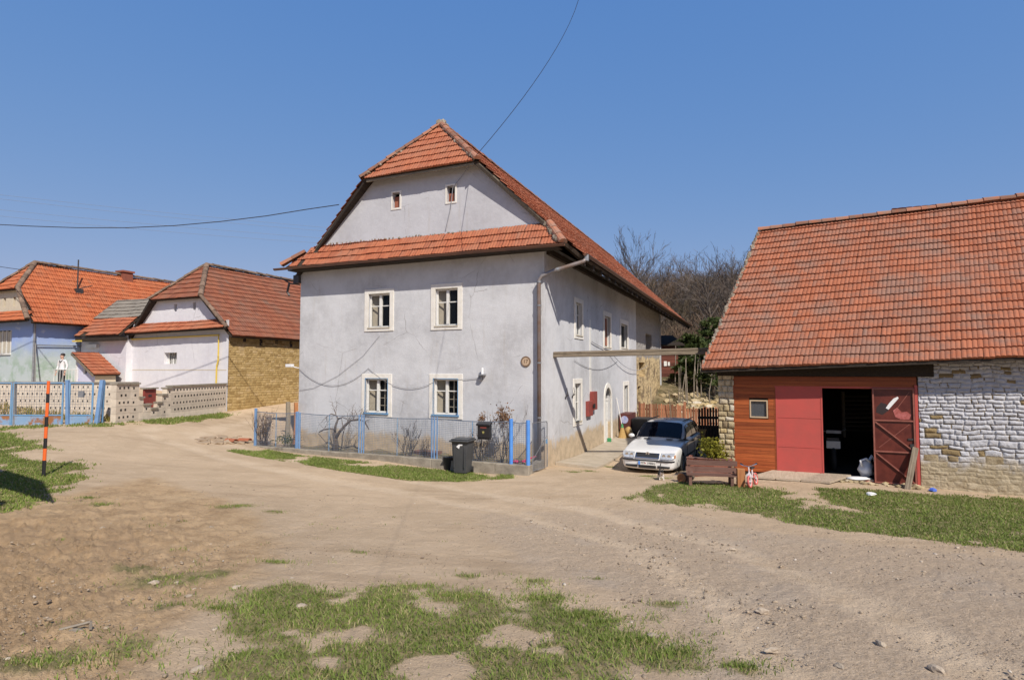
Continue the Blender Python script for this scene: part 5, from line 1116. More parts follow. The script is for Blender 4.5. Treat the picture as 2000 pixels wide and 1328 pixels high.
n_ = len(rows[0]); ws.add([p for r_ in rows for p in r_], [(i * n_ + j, i * n_ + j + 1, (i + 1) * n_ + j + 1, (i + 1) * n_ + j) for i in range(len(rows) - 1) for j in range(n_ - 1)])
wso = ws.build('windscreen', 'carglass', car, smooth=True)
for sx in (-1, 1):
    for y0, y1, sl0, sl1 in ((1.70, 2.70, .36, 0), (2.78, 3.52, 0, 0), (3.60, 4.22, 0, -.22)):
        o = MB(); gpanel(o, lambda t: (y0 + sl0 * (t - .25) / 1.5, y1 + sl1 * (t - .25) / 1.5), (.25, .6, 1.0, 1.4, 1.75), sx, Vector((.012, 0, .004))); o.build('side_window', 'carglass', car, smooth=True)
o = MB(); rows = []
for y in (4.30, 4.36, 4.42):
    row = [gpt(y, t) for t in (2.2, 3, 3.6, 3.999)]; row = row + [Vector((-p.x, p.y, p.z)) for p in row[::-1][1:]]; rows.append([p + Vector((0, .02, .01)) for p in row])
n_ = len(rows[0]); o.add([p for r_ in rows for p in r_], [(i * n_ + j, i * n_ + j + 1, (i + 1) * n_ + j + 1, (i + 1) * n_ + j) for i in range(2) for j in range(n_ - 1)]); o.build('rear_window', 'carglass', car)
# nose details: a panel laid on the front surface
def fpt(x, z):
    """front surface: y at given x, z from the station table"""
    best = .30
    for i in range(len(ST) - 1):
        for k in range(9):
            f = k / 8; y = lerp(ST[i][0], ST[i + 1][0], f); zb = lerp(ST[i][1], ST[i + 1][1], f); zs = lerp(ST[i][2], ST[i + 1][2], f); zt_ = lerp(ST[i][3], ST[i + 1][3], f); w_ = lerp(ST[i][4], ST[i + 1][4], f)
            pr = low_prof(zb, zs, zt_, w_); ax = abs(x)
            for (xa, za), (xb, zb2) in zip(pr[6:], pr[7:]):
                if xb <= ax <= xa:
                    q = (ax - xb) / max(xa - xb, 1e-6); top = lerp(zb2, za, q); break
            else: top = zs if ax < w_ else -1
            if ax <= w_ and z <= top and z >= zb: return y
    return best
def fpanel(name, m, xs, z0, z1, out=.012, thick=.0, parent=car, zf=None):
    mb = MB(); n_ = 10; vs = []
    for k in range(4):
        for i in range(n_ + 1):
            x = lerp(xs[0], xs[1], i / n_); za, zb = (zf(i / n_) if zf else (z0, z1)); z = lerp(za, zb, k / 3); vs.append((x, fpt(x, z) - out, z))
    mb.add(vs, [(k * (n_ + 1) + i, k * (n_ + 1) + i + 1, (k + 1) * (n_ + 1) + i + 1, (k + 1) * (n_ + 1) + i) for k in range(3) for i in range(n_)])
    return mb.build(name, m, parent, smooth=True)
gr = fpanel('grille', 'carblack', (-.33, .33), .535, .64, .02)
o = MB()
for a, b, c_, d in ((-.35, .35, .64, .658), (-.35, .35, .522, .535), (-.355, -.33, .535, .64), (.33, .355, .535, .64)): o.box(a, b, -.02, .03, c_, d, M=lambda x, y, z: (x, fpt(x, z) + y - .01, z))
o.build('grille_frame', 'chrome', gr)
o = MB(); o.lathe([(.055, 0), (.055, -.012), (.001, -.016)], (0, fpt(0, .63) - .022, .635), 'y', 20); bdg = o.build('badge', 'chrome', gr)
o = MB(); o.prism([(x, fpt(0, .63) - .037, z + .635) for x, z in ((-.03, -.02), (.0, .03), (.012, .03), (.0, .0), (.032, .02), (.01, -.025))], (0, -.003, 0)); fix_normals(o.build('badge_emblem', 'iron', bdg))
for sx in (-1, 1):
    h_ = fpanel('headlight', 'lampglass', (sx * .39, sx * .775), .6, .74, .016, zf=lambda t: (.505, .665 + .012 * t)); 
    o = MB(); 
    for k in range(2): o.lathe([(.05, 0), (.046, -.008), (.001, -.004)], (sx * (.48 + .15 * k), fpt(sx * (.48 + .15 * k), .59) - .018, .59), 'y', 16)
    o.build('reflector', 'chrome', h_); fpanel('indicator', 'amber', (sx * .775, sx * .80), .54, .63, .015)
    fpanel('bumper_slot', 'carblack', (sx * .30, sx * .66), .27, .36, .01, zf=lambda t: (.225 + .02 * t, .31 - .012 * t))
fpanel('lower_intake', 'carblack', (-.26, .26), .215, .30, .01)
o = MB(); o.box(-.80, .80, -.014, .02, .49, .53, M=lambda x, y, z: (x, fpt(x, z) + y, z))
o = MB()
xs_ = np.linspace(-.83, .83, 30)
for a, b in zip(xs_, xs_[1:]): o.add([(a, fpt(a, .44) - .014, .42), (b, fpt(b, .44) - .014, .42), (b, fpt(b, .46) - .014, .465), (a, fpt(a, .46) - .014, .465)], [(0, 1, 2, 3)])
o.build('bumper_strip', 'carblack', car)
for sx in (-1, 1): o = MB(); o.box(sx * .872 - .008, sx * .872 + .008, 1.3, 3.0, .43, .48); o.build('door_trim', 'carblack', car)
pl_ = MB(); py = fpt(.0, .37) - .022; pl_.box(-.265, .265, py - .008, py, .31, .42); pt_ = pl_.build('number_plate', 'white_paint', car); fix_normals(pt_)
o = MB(); o.box(-.263, -.205, py - .011, py - .0085, .312, .418); o.build('blue_strip', 'blue_paint', pt_)
MT['plate_ink'] = plain('plate_ink', (.04, .04, .045), .5); MT['plate_red'] = plain('plate_red', (.4, .05, .05), .5)
text_mesh('plate_lettering', 'MT  198BG', .092, 'plate_ink', pt_, Matrix.Translation((.03, py - .010, .365)) @ Matrix.Rotation(math.pi / 2, 4, 'X'))
o = MB(); o.lathe([(.018, 0), (.018, -.003), (.001, -.003)], (-.055, py - .009, .365), 'y', 10); o.build('plate_crest', 'plate_red', pt_)
for sx in (-1, 1):
    o = MB(); o.blob((sx * .93, 1.62, .965), .1, seed=3, rough=.03, sq=(1.05, .62, .72), sub=2); o.build('mirror', 'carpaint', car, smooth=True)
    o = MB(); o.box(min(sx * .80, sx * .9), max(sx * .80, sx * .9), 1.58, 1.66, .90, .94); o.build('mirror_arm', 'carblack', car)
    for y in (.92, 3.43):
        o = MB(); o.lathe([(.19, sx * .68), (.29, sx * .685), (.312, sx * .71), (.312, sx * .83), (.295, sx * .862), (.205, sx * .868), (.195, sx * .84)], (0, y, .312), 'x', 32); wh = o.build('wheel', 'tyre', car, smooth=True); 
        o = MB(); o.lathe([(.2, sx * .80), (.2, sx * .862), (.18, sx * .852), (.17, sx * .80), (.001, sx * .80)], (0, y, .312), 'x', 28)
        for k in range(5):
            a_ = 2 * math.pi * k / 5; d = Vector((0, math.cos(a_), math.sin(a_))); n2 = Vector((0, -d.z, d.y)); cc = Vector((sx * .846, y, .312)); o.prism([cc + d * .03 + n2 * .035, cc + d * .185 + n2 * .022, cc + d * .185 - n2 * .022, cc + d * .03 - n2 * .035], (sx * .012, 0, 0))
        o.lathe([(.05, sx * .80), (.05, sx * .866), (.001, sx * .868)], (0, y, .312), 'x', 14); fix_normals(o.build('rim', 'alloy', wh))
o = MB()
for sx in (-1, 1):
    for k in (1.56, 2.74, 3.56): o.box(sx * .869 - .004, sx * .869 + .004, k, k + .012, .35, .87)
    o.box(sx * .60 - .012, sx * .60 + .012, 2.3, 4.1, 1.43, 1.455)
    for y in (2.35, 2.62, 3.45): o.box(sx * .868 - .012, sx * .868 + .012, y, y + .14, .80, .83)
o.build('door_seams', 'carblack', car)
for sx in (-1, 1): o = MB(); o.tube([(sx * .30, .35, fpt(0, .7)+.60), (sx * .40, 1.30, .972)], .004, 4); 
o = MB(); 
for sx in (-1, 1): o.box(sx * .35 - .1, sx * .35 + .1, 1.34, 1.42, .925, .94)
o.build('wipers', 'carblack', car); o = MB(); o.tube([(0, 2.6, 1.45), (0, 2.9, 1.62)], .006, 5); o.build('aerial', 'carblack', car)
o = MB(); o.box(-.62, .62, 2.2, 2.5, .5, 1.0); 
# ================================================================== cat under the bumper
def skin_fig(name, nodes, edges, m, parent=None, loc=(0, 0, 0), rz=0, lv=2):
    me = bpy.data.meshes.new(name); me.from_pydata([n_[:3] for n_ in nodes], edges, []); o = bpy.data.objects.new(name, me); COL.objects.link(o)
    sk = o.modifiers.new('skin', 'SKIN'); sk.branch_smoothing = .6; sk.use_smooth_shade = True
    for i, n_ in enumerate(nodes): me.skin_vertices[0].data[i].radius = (n_[3], n_[3]) if len(n_) < 5 else (n_[3], n_[4])
    me.skin_vertices[0].data[0].use_root = True
    ss = o.modifiers.new('sub', 'SUBSURF'); ss.levels = ss.render_levels = lv
    dg = bpy.context.evaluated_depsgraph_get(); m2 = bpy.data.meshes.new_from_object(o.evaluated_get(dg)); o.modifiers.clear(); o.data = m2; m2.materials.clear()
    for x in (m if isinstance(m, list) else [m]): m2.materials.append(MT[x] if isinstance(x, str) else x)
    m2.polygons.foreach_set('use_smooth', [True] * len(m2.polygons)); o.location = loc; o.rotation_euler = (0, 0, rz); o.parent = parent; return o
def cat_mat():
    m, nt, b = new_mat('black_and_white_fur'); n = N(nt); v = n.coord(); x = n.sep(v)
    k = n.math('ADD', x[2], n.math('MULTIPLY', n.math('SUBTRACT', n.noise(v, 14, 3), .5), .16)); w1 = n.mapr(k, .13, .10)
    ch = n.math('MULTIPLY', n.mapr(x[1], -.10, -.16), n.mapr(k, .25, .2)); f = n.math('MAXIMUM', w1, ch)
    n.put(b.inputs['Base Color'], n.mix(f, (.018, .017, .016), (.72, .66, .62))); b.inputs['Roughness'].default_value = .8; return m
MT['cat'] = cat_mat()
cp_ = G(1291, 937); cr = -TH + rad(18)
CN = [(0, .10, .20, .062, .07), (0, .0, .205, .06, .068), (0, -.12, .21, .056, .066), (0, -.19, .24, .04, .045), (0, -.235, .285, .044, .042), (0, -.275, .272, .024, .022),
      (.045, -.13, .12, .022), (.048, -.14, .055, .015), (.048, -.155, .012, .016), (-.045, -.11, .12, .022), (-.048, -.09, .055, .015), (-.048, -.10, .012, .016),
      (.048, .12, .13, .034), (.05, .155, .075, .017), (.05, .13, .012, .016), (-.048, .12, .13, .034), (-.05, .17, .075, .017), (-.05, .16, .012, .016), (0, .19, .22, .018), (.02, .28, .30, .014), (.05, .30, .40, .012)]
CE = [(0, 1), (1, 2), (2, 3), (3, 4), (4, 5), (2, 6), (6, 7), (7, 8), (2, 9), (9, 10), (10, 11), (0, 12), (12, 13), (13, 14), (0, 15), (15, 16), (16, 17), (0, 18), (18, 19), (19, 20)]
cat = thing('cat', 'black and white cat walking out from under the white car', 'cat', cp_, cr)
skin_fig('body', CN, CE, 'cat', cat)
o = MB()
for sx in (-1, 1): o.add([(sx * .014, -.23, .318), (sx * .042, -.225, .308), (sx * .034, -.228, .352), (sx * .028, -.212, .32)], [(0, 1, 2), (1, 3, 2), (3, 0, 2)])
o.build('ear', 'black', cat)

# ================================================================== bench, planter, shrub, post, log
def px_on(u, v): g_ = G(u, v); return g_
BL, BR = G(1347, 949), G(1432, 950)
bv = (BR - BL); bv.z = 0; ang = math.atan2(bv.y, bv.x); bw = bv.length
bn = thing('bench', 'small brown wooden bench with two backrest boards at the lawn edge', 'bench', BL, ang)
o = MB(); o.box(-.04, bw + .16, .33, .36, .47, .60); o.build('backrest_board', 'bench', bn); o = MB(); o.box(-.06, bw + .14, .30, .33, .31, .44); o.build('backrest_board', 'bench', bn)
for k in range(3): o = MB(); o.box(-.06, bw + .14, -.06 + k * .12, .05 + k * .12, .27, .30); o.build('seat_board', 'bench', bn)
for x in (.02, bw - .02):
    o = MB(); o.box(x - .035, x + .035, -.04, .03, -.05, .27); o.build('leg', 'bench', bn); o = MB(); o.box(x - .03, x + .03, .36, .42, -.05, .60); o.build('leg', 'bench', bn)
    o = MB(); o.box(x - .025, x + .025, -.04, .42, .22, .269); o.build('rail', 'bench', bn)
PLc = G(1418, 934)
pt0 = BA + Rv * -.80 - S * .30
plt = thing('planter', 'low red brick planter box behind the bench', 'planter', (pt0.x, pt0.y, tz(pt0.x, pt0.y)), -TH)
o = MB()
for z in range(8):
    for x in range(7):
        xx = -.42 + x * .2 - (.1 if z % 2 else 0)
        if xx > .64: continue
        o.box(max(xx, -.42), min(xx + .192, .74), -.09, .0, z * .068 - .06, z * .068 + .002); 
    for y in range(3): o.box(.65, .74, .0 + y * .2, .19 + y * .2, z * .068 - .06, z * .068 + .002); o.box(-.42, -.33, .0 + y * .2, .19 + y * .2, z * .068 - .06, z * .068 + .002)
o.build('brick_wall', 'brickred', plt); o = MB(); o.box(-.35, .66, -.01, .6, -.06, .44); o.build('soil', 'bark', plt)
o = MB(); o.box(-.44, .70, -.11, -.0, .484, .51); o.build('plank_edge', 'bench', plt)
def leaf_cloud(center, rx, ry, rz_, n_, size, seed, hollow=.35, clumps=14, spread=.3, elong=1.0, droop=0.0):
    q = np.random.default_rng(seed); cl = q.normal(size=(clumps, 3)); cl /= np.linalg.norm(cl, axis=1)[:, None]; cl *= q.uniform(hollow, .9, (clumps, 1))
    idx = q.integers(0, clumps, n_); p = cl[idx] + q.normal(size=(n_, 3)) * spread; p *= np.array([rx, ry, rz_]); p += np.array(center)
    a = q.normal(size=(n_, 3)); a /= np.linalg.norm(a, axis=1)[:, None]; a[:, 2] -= droop; b = q.normal(size=(n_, 3)); b -= a * (a * b).sum(1)[:, None]; b /= np.linalg.norm(b, axis=1)[:, None] + 1e-9
    s_ = size * q.uniform(.6, 1.3, (n_, 1)); V = np.stack([p - a * s_ * elong * .5, p + b * s_ * .28, p + a * s_ * elong * .5, p - b * s_ * .28], 1).reshape(-1, 3)
    F = np.arange(n_ * 4).reshape(-1, 4); rn = np.clip(q.normal(.5, .2, n_) + (q.uniform(-.25, .25, clumps))[idx], 0, 1); return V, F, rn
sh = thing('shrub', 'bright yellow green shrub growing in the brick planter', 'shrub', (pt0.x + .36, pt0.y + .08, tz(pt0.x, pt0.y) + .44), 0)
V, F, rn = leaf_cloud((0, 0, .30), .33, .30, .30, 1700, .085, 5, spread=.33); np_mesh('foliage', V, F, 'shrub_yellow', rnd=rn, parent=sh)
o = MB()
for k in range(7): o.tube([(0, 0, -.05), (U(-.1, .1), U(-.1, .1), .18), (U(-.22, .22), U(-.2, .2), .42)], .008, 4)
o.build('stem', 'vine', sh)
pp_ = G(1447, 950); o = MB(); o.box(-.09, .09, -.09, .09, -.1, .44); po = bevel(o.build('wooden_post', 'post_orange', None, loc=pp_), .012, 2); po.rotation_euler = (0, 0, ang); tag(po, 'thick orange brown wooden post at the right end of the bench', 'post')
lg = G(1331, 942); o = MB(); o.lathe([(.001, 0), (.125, 0.0), (.13, .02), (.125, .5), (.001, .5)], (0, 0, .11), 'y', 18); lo = o.build('log', ['bark', 'post_orange'], None, loc=lg); lo.rotation_euler = (0, 0, -TH - .35)
for f_ in lo.data.polygons:
    if abs(f_.normal.y) > .8: f_.material_index = 1
tag(lo, 'short log with orange cut end lying left of the bench', 'log')
# small crate heap behind the log
# ================================================================== child's bicycle
bk0 = G(1466, 953); bkA = rad(-128)
bk = thing('child_bicycle', 'small white child bicycle with pink red tyres leaning by the post', 'bicycle', bk0, bkA)
MT['pinktyre'] = plain('pink_red_tyre', (.58, .13, .11), .7); MT['bikewhite'] = plain('white_bike_frame', (.72, .69, .68), .4, (.6, .4, .42), 9)
def wheel(name, cx, cz, R_, parent):
    mb = MB(); k = 26
    for i in range(k): pass
    ring = [Vector((cx + R_ * math.cos(2 * math.pi * i / k), 0, cz + R_ * math.sin(2 * math.pi * i / k))) for i in range(k + 1)]; mb.tube(ring, .026, 7, cap=False); w_ = mb.build(name, 'pinktyre', parent, smooth=True)
    mb = MB(); ring = [Vector((cx + (R_ - .03) * math.cos(2 * math.pi * i / k), 0, cz + (R_ - .03) * math.sin(2 * math.pi * i / k))) for i in range(k + 1)]; mb.tube(ring, .01, 5, cap=False); mb.lathe([(.001, -.035), (.03, -.035), (.03, .035), (.001, .035)], (cx, 0, cz), 'y', 10)
    for i in range(10): a_ = 2 * math.pi * i / 10; mb.tube([(cx, 0, cz), (cx + (R_ - .03) * math.cos(a_), 0, cz + (R_ - .03) * math.sin(a_))], .003, 3, cap=False)
    mb.build('rim', 'bikewhite', w_); return w_
wheel('wheel', .0, .15, .13, bk); wheel('wheel', -.50, .15, .13, bk)
o = MB(); o.tube([(0, .04, .15), (0, .04, .3), (-.05, 0, .36), (-.09, 0, .5)], .014, 6); o.tube([(0, -.04, .15), (0, -.04, .3), (-.05, 0, .36)], .014, 6); o.tube([(-.06, 0, .38), (-.25, 0, .2)], .02, 6); o.tube([(-.25, 0, .2), (-.33, 0, .42)], .016, 6); o.tube([(-.25, 0, .2), (-.5, .04, .15)], .012, 5); o.tube([(-.25, 0, .2), (-.5, -.04, .15)], .012, 5); o.tube([(-.31, 0, .36), (-.5, .04, .15)], .011, 5); o.build('frame', 'bikewhite', bk)
o = MB(); o.tube([(-.12, .19, .56), (-.07, .1, .53), (-.09, 0, .5), (-.07, -.1, .53), (-.12, -.19, .56)], .012, 6); o.build('handlebar', 'chrome', bk); o = MB(); o.tube([(-.14, .2, .57), (-.12, .15, .555)], .02, 6); o.tube([(-.14, -.2, .57), (-.12, -.15, .555)], .02, 6); o.build('grip', 'carblack', bk)
o = MB(); o.blob((-.36, 0, .44), .09, seed=2, rough=.05, sq=(1.2, .7, .35)); o.build('saddle', 'carblack', bk); o = MB(); o.tube([(-.3, .07, .12), (-.22, .07, .2), (-.2, -.07, .2), (-.13, -.07, .27)], .012, 5); o.build('pedal_crank', 'iron', bk); o = MB(); o.box(-.03, .02, -.05, .05, .26, .33); o.build('front_light', 'white_plastic', bk)
bk.rotation_euler = (rad(7), 0, bkA)

# ================================================================== things inside the barn, litter
mt = thing('motorcycle', 'dark motorcycle with pale number plate standing inside the open barn doorway', 'motorcycle', BW(2.62, -1.5, .06), -TH)
o = MB(); k = 24; o.tube([Vector((0, .3 * math.cos(2 * math.pi * i / k), .3 + .3 * math.sin(2 * math.pi * i / k))) for i in range(k + 1)], .06, 8, cap=False); o.build('wheel', 'tyre', mt, smooth=True)
o = MB(); o.box(-.15, .15, -.02, .35, .62, .9); o.box(-.12, .12, .2, 1.2, .55, .85); o.build('body', 'iron', mt); o = MB(); o.box(-.17, .17, -.11, -.09, .62, .82); pl2 = o.build('number_plate', 'white_paint', mt)
o = MB(); o.tube([(-.36, .4, 1.12), (-.2, .3, 1.05), (.2, .3, 1.05), (.36, .4, 1.12)], .02, 6); o.build('handlebar', 'galv', mt); o = MB(); o.box(-.15, .22, .1, .2, 1.02, 1.1); o.build('front_rack', 'galv', mt)
text_mesh('plate_lettering', 'JD17', .13, 'plate_ink', pl2, Matrix.Translation((0, -.113, .72)) @ Matrix.Rotation(math.pi / 2, 4, 'X')) if False else None
o = MB(); o.blob((0, 0, .2), .24, seed=4, rough=.3, sq=(.9, .7, .9)); o.tube([(-.16, -.1, .3), (-.2, -.1, .44), (-.05, -.1, .5), (.06, -.1, .4)], .03, 6); o.tube([(.05, 0, .35), (.16, 0, .55), (.25, 0, .4)], .04, 6); p = BW(3.27, -.35, .10); tag(o.build('plastic_sack', 'white_plastic', None, smooth=True, loc=p), 'crumpled white plastic sack just inside the barn doorway', 'sack')
o = MB(); o.blob((0, 0, .03), .24, seed=9, rough=.3, sq=(1.5, .8, .18)); p = BW(3.05, .02, .09); tag(o.build('plastic_sheet', 'white_plastic', None, smooth=True, loc=p), 'flat pale plastic sheet lying on the barn threshold', 'sheet')
o = MB(); 
for k in range(9): o.box(-.5, .5 - .1 * (k % 3), 0, .08, 1.0 + k * .13, 1.02 + k * .13)
o.box(-.5, -.46, 0, .1, .8, 2.2); o.box(.42, .46, 0, .1, .8, 2.2)
tag(o.build('slatted_rack', 'wood_grey', None, loc=BW(3.6, -3.6, 0)), 'slatted rack in the dark at the back of the barn', 'rack')
for u, v, m_, lab in ((1703, 968, 'white_plastic', 'scrap of white paper on the grass before the barn'), (1823, 960, 'blue_plastic', 'scrap of blue plastic at the foot of the rubble wall')):
    g_ = G(u, v); o = MB(); o.blob((0, 0, .04), .085, seed=u, rough=.4, sq=(1.3, .8, .45)); tag(o.build('litter', m_, None, loc=g_), lab, 'litter')

# ================================================================== broom, cabinet, sack by the side wall
def HWz(a, b, dz=0.0): p = Hw(a, b); p.z = tz(p.x, p.y) + .08 + dz; return p
br_ = thing('broom', 'straw broom with pale handle leaning on the side wall right of the door', 'broom', HWz(.35, 8.9), -TH)
o = MB(); o.tube([(0, 0, .5), (-.3, .25, 1.75)], .016, 6); o.build('handle', 'white_trim', br_); MT['straw'] = plain('broom_straw', (.50, .33, .12), .9, (.36, .22, .08), 30); MT['green_band'] = plain('green_binding', (.04, .26, .10), .6)
o = MB(); o.lathe([(.05, .55), (.08, .4), (.16, .12), (.2, .0), (.001, .0)], (0, 0, 0), 'z', 14); o.build('bristles', 'straw', br_); o = MB(); o.lathe([(.035, .62), (.062, .5), (.07, .46), (.001, .46)], (0, 0, 0), 'z', 12); o.build('binding', 'green_band', br_)
cb2 = thing('cabinet', 'dark red cabinet with a round pale sticker beside the side wall', 'cabinet', HWz(.05, 9.6), -TH)
o = MB(); o.box(0, .5, 0, 1.3, .3, 1.0); o.build('cabinet_body', 'cabinet', cb2); o = MB(); o.lathe([(.17, 0), (.17, -.01), (.001, -.01)], (.25, -.002, .74), 'y', 20); o.build('round_sticker', plain('pale_sticker', (.62, .58, .66), .5, (.2, .28, .6), 16), cb2); o = MB(); o.box(.53, 1.5, .2, 1.4, .0, .78); o.build('dark_cover', 'carblack', cb2)
o = MB(); o.blob((0, 0, .22), .27, seed=8, rough=.2, sq=(.8, .9, 1.0)); tag(o.build('straw_bag', 'straw', None, smooth=True, loc=HWz(.55, 9.25)), 'brownish sack standing between the broom and the dark red cabinet', 'sack')
o = MB(); o.box(-.08, .08, -.07, .07, 0, .17); gg = bevel(o.build('green_box', 'green_band', None, loc=HWz(.15, 7.35)), .02); gg.rotation_euler = (0, 0, -TH); tag(gg, 'small green box standing at the foot of the white house door', 'box')

# ================================================================== garden: kerb, fence, gate, plants
kb = MB(); fz = {}
for k in range(10):
    a0, a1 = -10.7 + k * 1.07, -10.7 + (k + 1) * 1.07 - .006; P = [Hw(a0, -1.28), Hw(a1, -1.28), Hw(a1, -1.06), Hw(a0, -1.06)]; zt_ = .26 + .03 * math.sin(k * 1.7) * .3
    kb.add([Vector((p.x, p.y, -.5)) for p in P] + [Vector((p.x, p.y, zt_)) for p in P], [(3, 2, 1, 0), (4, 5, 6, 7), (0, 1, 5, 4), (1, 2, 6, 5), (2, 3, 7, 6), (3, 0, 4, 7)])
P = [Hw(-.22, -1.06), Hw(.0, -1.06), Hw(.0, -.03), Hw(-.22, -.03)]; kb.add([Vector((p.x, p.y, -.5)) for p in P] + [Vector((p.x, p.y, .255)) for p in P], [(3, 2, 1, 0), (4, 5, 6, 7), (0, 1, 5, 4), (1, 2, 6, 5), (2, 3, 7, 6), (3, 0, 4, 7)])
ko = bevel(kb.build('garden_kerb', 'concrete'), .02, 2); tag(ko, 'old mossy concrete kerb under the blue wire fence', 'kerb')
gs = MB(); n_ = 40
gv = []; 
for j in range(5):
    for i in range(n_ + 1): p = Hw(-10.6 + i * 10.55 / n_, -1.07 + j * .27); gv.append((p.x, p.y, .20 + .05 * math.sin(i * 1.3 + j) + .03 * math.sin(i * 3.1)))
gs.add(gv, [(j * (n_ + 1) + i, j * (n_ + 1) + i + 1, (j + 1) * (n_ + 1) + i + 1, (j + 1) * (n_ + 1) + i) for j in range(4) for i in range(n_)]); tag(gs.build('garden_soil', plain('garden_soil', (.24, .18, .12), .95, (.17, .15, .07), 3, bump=.8, bsc=14), None, smooth=True), 'strip of garden soil between the fence and the front wall', None, kind='structure')
Fp = lambda a, z: Hw(a, -1.17) + UP * z
fn = thing('wire_fence', 'low blue post and wire mesh fence along the front of the tall house', 'fence', Hw(-10.65, -1.17) + UP * .26, -TH)
FL = lambda a, d=0, z=0: (a + 10.65, d, z - .26)
for a, z1, rr in ((-10.6, 1.58, .04), (-8.66, 1.52, .045), (-8.54, 1.5, .022), (-6.02, 1.5, .02), (-5.92, 1.5, .022), (-5.83, 1.5, .02), (-3.26, 1.52, .02), (-3.17, 1.52, .024), (-3.07, 1.52, .02)):
    o = MB(); o.box(a - rr, a + rr, -rr, rr, .2, z1, M=lambda x, y, z: FL(x, y, z)); bevel(o.build('fence_post', 'blue_old', fn), .01, 1)
for a, z1 in ((-.60, 1.55), (-.02 - .05, 1.53)):
    o = MB(); o.tube([FL(a, 0, .22), FL(a, 0, z1)], .058, 12); o.build('fence_post', 'blue_paint', fn, smooth=False)
for a0, a1 in ((-10.55, -8.7), (-8.5, -6.02), (-5.8, -3.26), (-3.05, -.66), (-.55, -.1)):
    o = MB(); n_ = max(2, int((a1 - a0) / .055)); 
    for i in range(n_ + 1): x = a0 + (a1 - a0) * i / n_; y_ = .01 * math.sin(i * .9); o.tube([FL(x, y_, .28), FL(x + .01 * math.sin(i), y_, 1.46 - .04 * math.sin(math.pi * i / n_))], .0042, 3, cap=False)
    for j in range(22): z = .28 + 1.18 * j / 21; o.tube([FL(a0 + (a1 - a0) * t, .008 * math.sin(t * 9 + j), z - .04 * (z - .28) / 1.18 * math.sin(math.pi * t)) for t in (0, .25, .5, .75, 1)], .0042, 3, cap=False)
    o.tube([FL(a0 + (a1 - a0) * t, 0, 1.47 - .035 * math.sin(math.pi * t)) for t in np.linspace(0, 1, 9)], .012, 4)
    mo_ = o.build('mesh_panel', 'wire', fn)
    if a1 - a0 > 1: o = MB(); x = (a0 + a1) / 2; o.tube([FL(x, 0, .25), FL(x, 0, 1.45)], .011, 5); o.build('stay_rod', 'blue_worn', fn)
gl = thing('garden_gate', 'grey wire gate leaf swung against the house corner beside the downpipe', 'gate', Hw(-.02, -1.0) + UP * .02, -TH)
GLm = lambda x, z: (.02 + x * .12, x * .9, z)
o = MB(); o.tube([GLm(0, .12), GLm(0, 1.42), GLm(.95, 1.40), GLm(1, 1.34), GLm(1, .06), GLm(0, .05)], .015, 6); o.tube([GLm(0, .35), GLm(1, 1.0)], .008, 4); o.build('frame', 'galv', gl); o = MB(); mesh_panel(o, 0, 1, .06, 1.4, .055, .003, GLm, .055); o.build('wire_mesh', 'wire', gl); o = MB(); o.box(0, .05, 0, .05, 0, .12, M=lambda x, y, z: (.12 + x, .8 + y, .75 + z)); o.build('latch', 'blue_worn', gl)
# wheelie bin
bp = G(904, 924); bn_ = thing('wheelie_bin', 'dark grey wheeled rubbish bin with closed lid beside the blue wire fence', 'bin', bp, -TH + rad(4))
o = MB(); A4 = [(-.22, -.24), (.22, -.24), (.22, .24), (-.22, .24)]; vs = []
for z, k in ((.04, .86), (.12, .9), (.9, 1.1), (.94, 1.16)): vs += [(x * k, y * k, z) for x, y in A4]
o.add(vs, [(3, 2, 1, 0), (12, 13, 14, 15)] + [(i * 4 + j, i * 4 + (j + 1) % 4, i * 4 + 4 + (j + 1) % 4, i * 4 + 4 + j) for i in range(3) for j in range(4)]); o.box(-.17, -.15, -.285, -.24, .2, .85); o.box(.15, .17, -.285, -.24, .2, .85); bevel(o.build('bin_body', 'bin', bn_), .03, 3)
o = MB(); o.box(-.30, .30, -.34, .30, .94, .985); o.box(-.26, .26, -.28, .28, .985, 1.02); o.box(-.25, .25, .28, .34, .93, 1.0); bevel(o.build('lid', 'bin', bn_), .02, 2)
o = MB(); [o.lathe([(.1, s_ * .2), (.1, s_ * .26), (.001, s_ * .26)], (0, .22, .1), 'x', 16) for s_ in (-1, 1)]; o.build('wheel', 'tyre', bn_); o = MB(); o.prism([(-.09, -.272, .80), (.0, -.272, .74), (.03, -.272, .83), (.11, -.272, .84), (.10, -.272, .88), (.0, -.272, .88)], (0, -.004, 0)); fix_normals(o.build('torn_sticker', 'white_plastic', bn_)) 
o = MB(); o.lathe([(.001, 0), (.15, 0), (.19, .38), (.17, .38), (.15, .34), (.001, .34)], (0, 0, 0), 'z', 16); b0 = G(876, 918); tag(o.build('bucket', 'carblack', None, loc=b0 + Vector((0, .1, 0))), 'black plastic bucket half hidden behind the wheelie bin', 'bucket')
